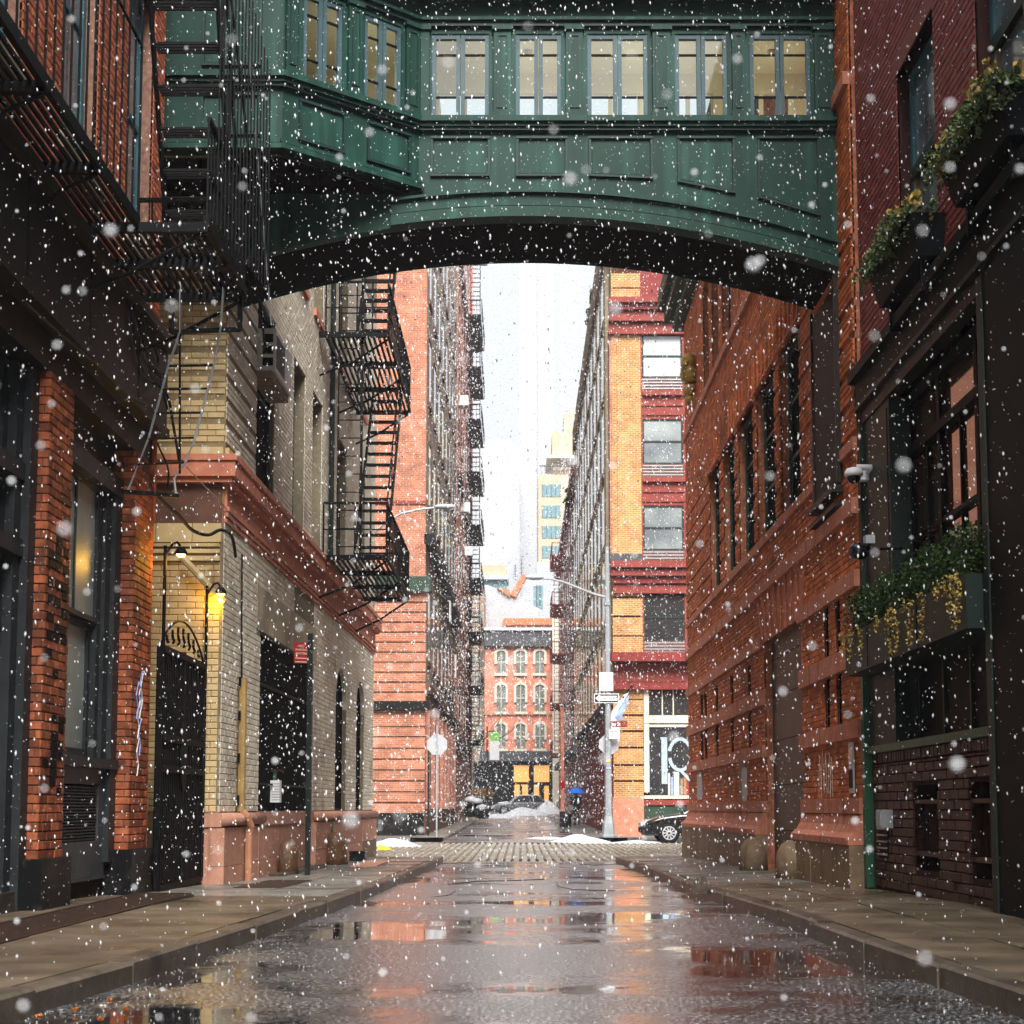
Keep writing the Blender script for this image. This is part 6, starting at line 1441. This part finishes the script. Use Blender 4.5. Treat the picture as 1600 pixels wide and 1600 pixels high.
# left street lamp, its post hidden by the beige building
yk = 45.0; kx = lambda u: place_y(u, yk); kz = lambda v: CH+(1262-v)/F*yk
ll = thing('lamp_post', 'street lamp arm reaching over from behind the left fire escape', 'lamp post', (kx(574), yk, g(yk)))
MB().lathe((kx(574), yk, g(yk)-.1), [(.18, 0), (.12, 1), (.08, kz(800))], 8).obj('shaft', M['galv'], ll)
MB().tube([(kx(574), yk, kz(835)), (kx(600), yk, kz(812)), (kx(625), yk, kz(798)), (kx(650), yk, kz(792)), (kx(680), yk, kz(788))], .045, 7, .03).obj('arm', M['galv'], ll)
m = MB(); m.lathe((0, 0, 0), [(.01, -.34), (.09, -.3), (.13, -.05), (.10, .2), (.05, .30), (.01, .32)], 10, 1, .45)
m.v = [(kx(692)-z, yk+x, kz(787)+y*1.5) for x, y, z in m.v]; m.obj('lamp_head', M['pale'], ll, True)
# red post with bin
yb = 72; T = thing('red_post', 'orange red post with a red notice beside a black bin on the far right pavement', 'post', (place_y(879, yb), yb, g(yb)))
bx0 = place_y(878.5, yb); stick('post', (bx0, yb, g(yb)), (bx0, yb, CH+(1262-1105)/F*yb), .17, M['coral'], T); MB().box(bx0-.13, bx0+.13, yb-.13, yb-.1, CH+(1262-1232)/F*yb, CH+(1262-1220)/F*yb).obj('notice', M['signred'], T)
MB().box(bx0-.14, bx0+.14, yb-.12, yb+.12, g(yb)-.02, g(yb)+.75).obj('dark_foot', M['bag'], T)
T = thing('bin', 'small black bin standing between the red post and the person', 'bin', (bx0+.28, yb-.1, g(yb)))
MB().lathe((bx0+.28, yb-.1, g(yb)-.02), [(.13, 0), (.16, .6), (.17, .62), (.15, .66)], 12).obj('body', M['bag'], T)
# green and white banner
ybn = 118; T = thing('banner', 'green and white vertical banner hanging in front of the far terrace', 'banner', (place_y(772, ybn), ybn, 5))
bz = lambda v: CH+(1262-v)/F*ybn; b0, b1 = place_y(765, ybn), place_y(780, ybn)
MB().box(b0, b1, ybn, ybn+.03, bz(1158), bz(1144)).obj('green_part', M['bannerg'], T); MB().box(b0, b1, ybn, ybn+.03, bz(1188), bz(1158.2)).obj('white_part', M['whitep'], T)
stick('arm', (b0-.2, ybn+.05, bz(1143)), (b1, ybn+.05, bz(1143)), .05, M['iron'], T); stick('pole', (b0-.2, ybn+.1, g(ybn)), (b0-.2, ybn+.1, bz(1135)), .1, M['iron'], T)
# dark post near the orange building
T = thing('black_post', 'short black post at the edge of the orange corner building', 'post', (place_y(670, 56.2), 56.2, g(56)))
stick('post', (place_y(670, 56.2), 56.2, g(56)-.1), (place_y(670, 56.2), 56.2, 3.2), .07, M['polegb'], T)
# ================================================================ cars
def car(name, label, paint, c, heading, L=4.7, W=1.82, H=1.42, wagon=False, snow=False):
    """body built along local +x (nose)"""
    T = thing(name, label, 'car', c)
    R_ = Matrix.Translation(Vector(c)) @ Matrix.Rotation(heading, 4, 'Z')
    def put(m, nm, mt, p=T, sm=False):
        m.v = [tuple(R_ @ Vector(v)) for v in m.v]; return m.obj(nm, mt, p, sm)
    h = L/2
    low = [(-h, .38), (-h+.03, .62), (-h+.12, .92), (-h+.5, 1.0), (h-1.35, .98), (h-.6, .88), (h-.18, .74), (h-.02, .55), (h, .36), (h-.1, .24), (-h+.1, .24)]
    m = MB(); secs = [(-W/2, .90, .06), (-W/2+.04, 1.0, 0), (-W/2+.25, 1.0, 0), (0, 1.0, -.02), (W/2-.25, 1.0, 0), (W/2-.04, 1.0, 0), (W/2, .90, .06)]
    n = len(low)
    for y, s_, dz in secs:
        taper = 1-.045*(abs(y)/(W/2))**4
        for x, z in low: m.v.append((x*taper, y, .24+(z-.24)*(1 if abs(y) < W/2-.01 else .86)))
    for i in range(len(secs)-1):
        for j in range(n): m.f.append((i*n+j, i*n+(j+1) % n, (i+1)*n+(j+1) % n, (i+1)*n+j))
    m.f.append(tuple(range(n))); m.f.append(tuple((len(secs)-1)*n+j for j in range(n)))
    body = put(m, 'body', paint, T, True)
    xr = -h+(.15 if wagon else .55)
    def cab(dz, dy, grow): 
        top = [(h-1.45+grow, .95), (h-2.25+grow*.5, H-dz), (xr+.75-grow*.5, H+.0-dz), (xr-grow, .95)]
        m = MB(); ins = [W/2-.06-dy, W/2-.27-dy]
        for sg in (-1, 1):
            for x, z in top: m.v.append((x, sg*(ins[0] if z < 1 else ins[1]), z))
        m.f = [(0, 1, 2, 3), (7, 6, 5, 4), (0, 4, 5, 1), (1, 5, 6, 2), (2, 6, 7, 3), (3, 7, 4, 0)]; return m
    put(cab(.05, 0, 0), 'windows', M['glass'])
    m = MB(); zt = H-.02; a, b = h-2.2, xr+.8
    m.hexa([(b-.1, -W/2+.27, zt-.06), (a+.05, -W/2+.27, zt-.06), (a+.05, W/2-.27, zt-.06), (b-.1, W/2-.27, zt-.06), (b, -W/2+.36, zt+.02), (a-.05, -W/2+.36, zt+.02), (a-.05, W/2-.36, zt+.02), (b, W/2-.36, zt+.02)])
    put(m, 'roof', M['snow'] if snow else paint)
    for sg in (-1, 1):
        yb_, yt = sg*(W/2-.055), sg*(W/2-.262)
        for x0, x1 in ((h-1.45, h-2.25), ((h-2.3+xr)/2+.0, (h-2.3+xr)/2+.05), (xr, xr+.75)): q = MB().tube([(x0, yb_, .96), (x1, yt, H-.04)], .035, 5); put(q, 'pillar', paint)
    for wx in (h-.92, -h+.95):
        for sg in (-1, 1):
            q = MB(); q.lathe((0, 0, 0), [(.20, -.11), (.30, -.11), (.325, -.08), (.325, .08), (.30, .11), (.20, .11)], 22)
            q.v = [(wx+x, sg*(W/2-.07)+z, .325+y) for x, y, z in q.v]; ty = put(q, 'wheel', M['tyre'], T, False)
            q = MB(); oy = sg*(W/2+.045)
            for k in range(10):
                a = k*math.pi/5; q.tube([(wx+.04*math.cos(a), oy, .325+.04*math.sin(a)), (wx+.21*math.cos(a), oy, .325+.21*math.sin(a))], .022, 4)
            q.tube([(wx+.215*math.cos(k*math.pi/10), oy, .325+.215*math.sin(k*math.pi/10)) for k in range(21)], .018, 5)
            put(q, 'rim', M['rim'], ty)
            q = MB(); q.lathe((0, 0, 0), [(.34, -.03), (.37, -.03), (.37, .03), (.34, .03), (.34, -.03)], 24); q.v = [(wx+x, sg*(W/2+.005)+z*sg*.3, .34+y) for x, y, z in q.v if True]; put(q, 'wheel_arch', M['tyre'], T)
    for sg in (-1, 1):
        q = MB(); q.hexa([(h-.42, sg*(W/2-.03), .66), (h-.06, sg*(W/2-.28), .60), (h-.05, sg*(W/2-.42), .62), (h-.4, sg*(W/2-.3), .70), (h-.55, sg*(W/2-.02), .80), (h-.14, sg*(W/2-.28), .74), (h-.14, sg*(W/2-.42), .75), (h-.5, sg*(W/2-.3), .83)]); hl = put(q, 'headlight', M['lens'])
        q = MB(); q.box(h-.60, h-.44, min(sg*(W/2-.06), sg*(W/2-.0)), max(sg*(W/2-.06), sg*(W/2-.0)), .67, .75); put(q, 'turn_light', M['amberlens'], hl)
        q = MB(); q.box(-h-.005, -h+.2, min(sg*(W/2-.35), sg*(W/2-.03)), max(sg*(W/2-.35), sg*(W/2-.03)), .68, .84); put(q, 'tail_light', M['signred'])
        q = MB(); q.box(h-1.75, h-1.6, min(sg*(W/2), sg*(W/2+.16)), max(sg*(W/2), sg*(W/2+.16)), .95, 1.08); put(q, 'wing_mirror', paint)
    q = MB(); q.box(h-.06, h+.01, -.55, .55, .34, .52); put(q, 'grille', M['tyre']); q = MB(); q.box(h-.12, h-.0, -.6, .6, .56, .68); put(q, 'upper_grille', M['rim'])
    if snow: q = MB(); q.hexa([(h-1.3, -.7, .98), (h-.5, -.65, .88), (h-.5, .65, .88), (h-1.3, .7, .98), (h-1.25, -.6, 1.06), (h-.6, -.55, .96), (h-.6, .55, .96), (h-1.25, .6, 1.06)]); put(q, 'bonnet_snow', M['snow'])
    return T
yc = 50.6; zc_ = CH-50/F*yc
car('parked_car', 'black saloon car nosing out from behind the rust brick corner', M['carblack'], (place_y(1003, yc)+2.32, yc+.9, -.33), math.pi, H=1.45)
car('far_car', 'pale grey car with snow on its roof crossing at the far end of the street', M['carsilver'], (place_y(812, 126), 126, .32), math.pi+.12, H=1.6, wagon=True, snow=True)
car('far_car', 'partly hidden grey car behind the red post at the far right', M['carsilver'], (place_y(885, 122)+.3, 122, .28), math.pi/2+.1, H=1.5, snow=True)
# ================================================================ person with umbrella
def skin_mesh(name, verts, edges, mt, parent, root=0, lv=1):
    me = bpy.data.meshes.new(name); me.from_pydata([v[:3] for v in verts], edges, []); o = bpy.data.objects.new(name, me); COL.objects.link(o)
    sk_ = o.modifiers.new('s', 'SKIN'); o.modifiers.new('u', 'SUBSURF').levels = lv
    for i, v in enumerate(verts): me.skin_vertices[0].data[i].radius = (v[3], v[4] if len(v) > 4 else v[3]); me.skin_vertices[0].data[i].use_root = (i == root)
    dg = bpy.context.evaluated_depsgraph_get(); nm = bpy.data.meshes.new_from_object(o.evaluated_get(dg)); bpy.data.objects.remove(o)
    nm.materials.clear(); nm.materials.append(mt); nm.name = name
    for p in nm.polygons: p.use_smooth = True
    r = bpy.data.objects.new(name, nm); COL.objects.link(r); par(r, parent); return r
pyY = 78.0; ppx = place_y(900.5, pyY); gz = g(pyY)
pe = thing('person', 'person in dark clothes walking away under a blue umbrella on the far right pavement', 'person', (ppx, pyY, gz))
def V_(x, y, z, *r): return (ppx+x, pyY+y, gz+z, *r)
bv = [V_(0, 0, .95, .16, .12), V_(0, 0, 1.15, .15, .11), V_(0, .01, 1.36, .19, .12), V_(0, .02, 1.47, .09, .09), V_(0, .03, 1.53, .055),
      V_(.10, 0, .84, .09), V_(.11, .06, .48, .065), V_(.11, -.04, .09, .045), V_(.12, .1, .05, .04),
      V_(-.10, 0, .84, .09), V_(-.10, -.08, .48, .065), V_(-.10, -.22, .14, .045), V_(-.10, -.12, .04, .04),
      V_(.21, 0, 1.40, .065), V_(.27, .03, 1.14, .05), V_(.12, .20, 1.16, .038), V_(.07, .24, 1.22, .03),
      V_(-.21, 0, 1.40, .065), V_(-.28, -.03, 1.13, .05), V_(-.25, .08, .90, .038), V_(-.24, .11, .83, .028)]
be = [(0, 1), (1, 2), (2, 3), (3, 4), (0, 5), (5, 6), (6, 7), (7, 8), (0, 9), (9, 10), (10, 11), (11, 12), (2, 13), (13, 14), (14, 15), (15, 16), (2, 17), (17, 18), (18, 19), (19, 20)]
skin_mesh('body', bv, be, M['coat'], pe)
for sx_, hz, hy, s0 in ((1, 1.23, .25, .05), (-1, .80, .12, -.24)):
    hv = [V_(s0 if sx_ < 0 else .065, hy, hz, .032), V_(s0 if sx_ < 0 else .05, hy+.02, hz+(.05 if sx_ > 0 else -.05), .034, .018)]; he = [(0, 1)]
    dz = 1 if sx_ > 0 else -1
    for k in range(4):
        fxk = (k-1.5)*.018; ln = (.045, .055, .052, .04)[k]; b_ = len(hv)
        hv += [V_((s0 if sx_ < 0 else .05)+fxk, hy+.03, hz+dz*.085, .009), V_((s0 if sx_ < 0 else .05)+fxk, hy+.015, hz+dz*(.085+ln*.6), .008)]; he += [(1, b_), (b_, b_+1)]
    b_ = len(hv); hv += [V_((s0 if sx_ < 0 else .05)+.035*sx_, hy-.005, hz+dz*.04, .010), V_((s0 if sx_ < 0 else .05)+.04*sx_, hy-.02, hz+dz*.07, .008)]; he += [(0, b_), (b_, b_+1)]
    skin_mesh('hand', hv, he, M['skin'], pe)
hd = MB().lathe((ppx, pyY+.04, gz+1.55), [(.03, 0), (.065, .04), (.078, .10), (.08, .15), (.065, .21), (.03, .245), (.005, .25)], 14, .95, 1.12).obj('head', M['skin'], pe, True)
MB().lathe((ppx, pyY+.03, gz+1.60), [(.07, -.03), (.086, .05), (.086, .12), (.07, .17), (.03, .205), (.005, .21)], 14, .98, 1.1).obj('hair', M['coat'], hd, True)
m = MB(); m.lathe((ppx, pyY, gz+.72), [(.20, 0), (.19, .25), (.20, .45), (.205, .62), (.12, .74)], 16, 1, .72); m.obj('coat', M['coat'], pe, True)
for x, y in ((.12, .05), (-.10, -.15)): MB().box(ppx+x-.045, ppx+x+.045, pyY+y-.1, pyY+y+.16, gz, gz+.08).obj('shoe', M['tyre'], pe)
um = thing('umbrella', 'bright blue open umbrella held by the dark dressed person', 'umbrella', (ppx, pyY, gz+1.9))
uc = (ppx-.01, pyY+.18, gz+1.62); m = MB(); R0 = .46
k0 = len(m.v); ns = 32
for i, (r, z) in enumerate(((.0, .30), (.12, .285), (.26, .23), (.38, .14), (R0, .02))):
    for j in range(ns):
        a = 2*math.pi*j/ns; w_ = 1-.07*abs(math.sin(4*a))*(r/R0)**2; m.v.append((uc[0]+r*w_*math.cos(a), uc[1]+r*w_*math.sin(a), uc[2]+z-.0*w_))
for i in range(4):
    for j in range(ns): A_ = i*ns+j; B2 = i*ns+(j+1) % ns; m.f.append((A_, B2, B2+ns, A_+ns))
m.obj('canopy', M['blue'], um)
stick('shaft', (uc[0]+.05, uc[1]+.06, gz+1.2), (uc[0], uc[1], uc[2]+.36), .012, M['iron'], um)
for j in range(8): a = j*math.pi/4; MB().tube([(uc[0], uc[1], uc[2]+.29), (uc[0]+.26*math.cos(a), uc[1]+.26*math.sin(a), uc[2]+.215), (uc[0]+R0*math.cos(a), uc[1]+R0*math.sin(a), uc[2]+.01)], .005, 4).obj('rib', M['iron'], um)
# ================================================================ snow piles, bags and small litter
def mound(name, cx_, cy_, rx_, ry_, h_, label, z0=None, cat='snow pile', mt='snow', seed=1):
    r_ = random.Random(seed); m = MB(); n, k = 28, 9; z0 = g(cy_)-.14 if z0 is None else z0
    ph = [r_.uniform(0, 6.28) for _ in range(6)]
    for i in range(k+1):
        q = i/k
        for j in range(n):
            a = 2*math.pi*j/n; w_ = 1+.14*math.sin(2*a+ph[0])+.10*math.sin(3*a+ph[1])+.06*math.sin(5*a+ph[2])
            hh = h_*(math.cos(q*math.pi/2)**1.3)*(1+.16*math.sin(3*a+ph[3]+q*4)+.1*math.sin(7*a+ph[4]+q*9)*q)
            m.v.append((cx_+rx_*q*w_*math.cos(a), cy_+ry_*q*w_*math.sin(a), z0+hh-.03*(i == k)))
    for i in range(k):
        for j in range(n): A_ = i*n+j; B2 = i*n+(j+1) % n; m.f.append((A_, B2, B2+n, A_+n))
    m.f.append(tuple(range(n))); return tag(m.obj(name, M[mt], None, True), label, cat)
mound('snow_pile', place_y(905, 52.3), 52.3, 1.0, .9, .24, 'broad white snow pile on the cobbles left of the lamp post', seed=3)
mound('snow_pile', place_y(855, 57), 57, 1.1, 1.6, .07, 'thin patch of snow lying in the far roadway before the large pile', seed=5)
mound('snow_pile', place_y(612, 47), 47, .95, .8, .22, 'low snow heap by the left corner near the yellow object', seed=7)
mound('snow_pile', place_y(1010, 51), 51, 1.3, .5, .10, 'thin snow bank under the nose of the black car', seed=8)
mound('snow_pile', place_y(818, 116), 116, 2.0, 2.5, .55, 'large ploughed snow mound in front of the far grey car', z0=.25, seed=9)
mound('snow_pile', place_y(855, 118), 118, 1.3, 2.0, 1.0, 'tall dirty snow mound at the far right of the crossing', z0=.25, seed=10)
mound('snow_pile', place_y(775, 108), 108, 1.9, 1.4, .28, 'low snow ridge across the far road on the left', z0=.1, seed=12)
T = thing('yellow_guard', 'flat yellow plastic guard lying at the far left street corner', 'guard', (place_y(602, 43), 43, -.3))
m = MB(); m.hexa([(place_y(592, 43), 42.7, g(43)-.12), (place_y(614, 43), 42.7, g(43)-.12), (place_y(614, 43), 43.1, g(43)-.12), (place_y(592, 43), 43.1, g(43)-.12), (place_y(594, 43), 42.75, g(43)+.02), (place_y(608, 43), 42.75, g(43)-.02), (place_y(608, 43), 43.05, g(43)-.02), (place_y(594, 43), 43.05, g(43)+.02)]); m.obj('body', M['yellowp'], T)
T = thing('bin_bags', 'heap of black bin bags capped with snow on the far left kerb', 'bin bags', (place_y(745, 92), 92, 0))
for i, (u, v, r) in enumerate(((733, 1268, .38), (742, 1266, .42), (750, 1270, .34), (757, 1272, .30), (738, 1257, .34), (747, 1259, .3))):
    y = 92+.2*(i % 3); c = (place_y(u, y), y, CH+(1262-v)/F*y); MB().lathe(c, [(.01, -r), (r*.8, -r*.8), (r, -.1*r), (r*.8, r*.55), (r*.3, r*.85), (r*.12, r*1.05), (.01, r*1.1)], 12, 1+.1*(i % 2), 1).obj('bag', M['bag'], T, True)
for u, v, r in ((736, 1250, .42), (744, 1252, .40), (753, 1261, .34)): MB().lathe((place_y(u, 91.8), 91.8, CH+(1262-v)/F*92), [(.01, r*.55), (r*.5, r*.45), (r*.9, .1), (r, -.12), (.01, -.14)], 14).obj('snow_cap', M['snow'], T, True)
# fallen leaves and twigs in the left gutter
GR_ = lambda u, v, dz=-.112: (lambda r: Vector((0, 0, CH))+r*((dz-CH)/r.z))(ray(u, v))
for i, (u, v, s_, lb) in enumerate(((172, 1567, .02, 'curled orange leaf nearest the left kerb'), (196, 1580, .016, 'orange brown leaf in the gutter, right of the bright one'), (160, 1577, .016, 'pale dead leaf beside the orange ones'), (118, 1581, .014, 'small orange leaf at the foot of the left kerb'), (62, 1592, .018, 'red orange leaf at the bottom left corner'), (157, 1597, .018, 'bright red leaf at the bottom edge of the road'))):
    p = GR_(u, v); m = MB(); a0 = rnd.uniform(0, 6); ring = []
    for k in range(10): a = a0+k*math.pi/5; rr_ = s_*(1 if k % 2 else .55)*(1.3 if k == 0 else 1); ring.append((p.x+rr_*math.cos(a)*1.2, p.y+rr_*math.sin(a)*1.5, p.z+.006+.018*abs(math.sin(k*1.3))))
    m.v = [(p.x, p.y, p.z+.004)]+ring; m.f = [(0, k+1, (k+1) % 10+1) for k in range(10)]
    tag(m.obj('fallen_leaf', M['leafo' if i != 2 else 'hood']), lb, 'leaf')
p = GR_(185, 1574); tag(MB().tube([p, p+Vector((.05, -.03, .02)), p+Vector((.1, -.1, .012))], .004, 5).obj('twig', M['bark']), 'thin twig lying by the orange leaf in the left gutter', 'twig')
m = MB(); M_ = []
for i in range(1000):
    y = 4.6+abs(rnd.gauss(0, 1))*5; side = rnd.random()
    x = rnd.uniform(kl(y), kr(y)) if side < .35 else (kl(y)+abs(rnd.gauss(0, .35)) if side < .7 else kr(y)-abs(rnd.gauss(0, .35)))
    if y > 30 or x > kr(y) or x < kl(y): continue
    r = rnd.uniform(.002, .0045); z = g(y)-.118
    m.add([(x+r, y, z), (x, y+r, z), (x-r, y, z), (x, y-r, z), (x, y, z+r*.9)], [(0, 1, 4), (1, 2, 4), (2, 3, 4), (3, 0, 4)])
o = m.obj('snow_grit', M['snow'], None); o['label'] = 'scattered grains of snow lying on the wet road'; o['category'] = 'snow'; o['kind'] = 'stuff'
# stones of the broken kerb on the right
p = (2.1, 17.6); T = thing('broken_kerb', 'tilted broken kerb stone on the right side of the road', 'kerb stone', (p[0], p[1], 0))
m = MB(); m.hexa([(1.98, 17.2, -.13), (2.14, 17.1, -.13), (2.16, 17.7, -.13), (2.02, 17.75, -.13), (2.0, 17.25, .05), (2.12, 17.15, .09), (2.14, 17.65, .06), (2.04, 17.7, -.02)]); m.obj('stone', M['kerb'], T)
# road patches and cracks: real thin ridges of tar
def crack(us, label, r=.007):
    tag(MB().tube([GR_(u, v, g(18)-.118) for u, v in us], r, 4).obj('tar_seam', M['bag']), label, 'tar seam')
crack([(700, 1382), (745, 1377), (800, 1376), (850, 1374)], 'dark raised tar seam across the road left of centre')
crack([(870, 1378), (872, 1385), (895, 1390), (960, 1392)], 'curved dark tar seam across the road right of centre', .006)
crack([(560, 1415), (600, 1408), (660, 1404), (700, 1399), (712, 1392)], 'broken tar seam running in from the left kerb', .005)
crack([(905, 1350), (930, 1352), (968, 1350), (1000, 1356)], 'short dark seam near the far right end of the near road', .006)
crack([(420, 1490), (520, 1483), (610, 1487), (700, 1480)], 'long faint seam across the near road on the left', .003)
crack([(760, 1430), (840, 1433), (930, 1429), (1040, 1437)], 'long faint seam across the near road on the right', .003)
# ================================================================ falling snow
m = MB(); fr_ = random.Random(5)
for i in range(46000):
    y = 4.5+18*fr_.random()**.75; hw = y*.40+.4
    x = fr_.uniform(-hw, hw); z = CH+fr_.uniform(-.16*y-.3, .58*y+.3)
    if z < g(y)-.1 or (x < -3.9 and y > 8) or x > 3.85: continue
    if y > 17.2 and z > 7.3 and y < 20.1: continue
    r = (.30+1.25*fr_.random()**3.5)*y/F; st_ = fr_.uniform(1.2, 3.2); dx = fr_.uniform(-.6, .35)*r
    m.add([(x+r, y, z), (x, y+r, z), (x-r, y, z), (x, y-r, z), (x+dx, y, z+r*st_), (x-dx, y, z-r*st_)],
          [(0, 1, 4), (1, 2, 4), (2, 3, 4), (3, 0, 4), (1, 0, 5), (2, 1, 5), (3, 2, 5), (0, 3, 5)])
for i in range(23000):
    y = 22+100*fr_.random()**1.2; x = fr_.uniform(-.11*y-.3, .115*y+.3); x = max(-3.4, min(3.3, x)) if y > 57 else x; z = CH+fr_.uniform(-.01*y, .38*y)
    if z < g(y) or (y < 35.4 and abs(x) > 3.3): continue
    r = (.38+.5*fr_.random()**2)*y/F; st_ = fr_.uniform(1.2, 2.4); dx = fr_.uniform(-.6, .35)*r
    m.add([(x+r, y, z), (x, y+r, z), (x-r, y, z), (x, y-r, z), (x+dx, y, z+r*st_), (x-dx, y, z-r*st_)],
          [(0, 1, 4), (1, 2, 4), (2, 3, 4), (3, 0, 4), (1, 0, 5), (2, 1, 5), (3, 2, 5), (0, 3, 5)])
for i in range(260):
    y = 1.0+3.2*fr_.random(); x = fr_.uniform(-.36, .36)*y; z = CH+fr_.uniform(-.14, .55)*y; r = fr_.uniform(.0015, .0032)
    m.lathe((x, y, z), [(.0001, -r), (r*.8, -r*.6), (r, 0), (r*.8, r*.6), (.0001, r)], 6)
o = m.obj('falling_snow', M['flake'], None); o['label'] = 'countless white snowflakes falling through the street'; o['category'] = 'snow'; o['kind'] = 'stuff'
# ================================================================ snowy air
hm = bpy.data.materials.new('snowy_air'); hm.use_nodes = True; n = hm.node_tree; n.nodes.clear()
ho = n.nodes.new('ShaderNodeOutputMaterial'); pv_ = n.nodes.new('ShaderNodeVolumePrincipled'); pv_.inputs['Density'].default_value = .0005; pv_.inputs['Color'].default_value = (.93, .95, 1, 1); pv_.inputs['Anisotropy'].default_value = .1
n.links.new(pv_.outputs[0], ho.inputs['Volume'])
hz = MB().box(-60, 60, -30, 330, -1.3, 116).obj('haze', hm, None); hz['kind'] = 'stuff'; hz['label'] = 'pale snowy air filling the street and fading the far buildings'; hz['category'] = 'haze'
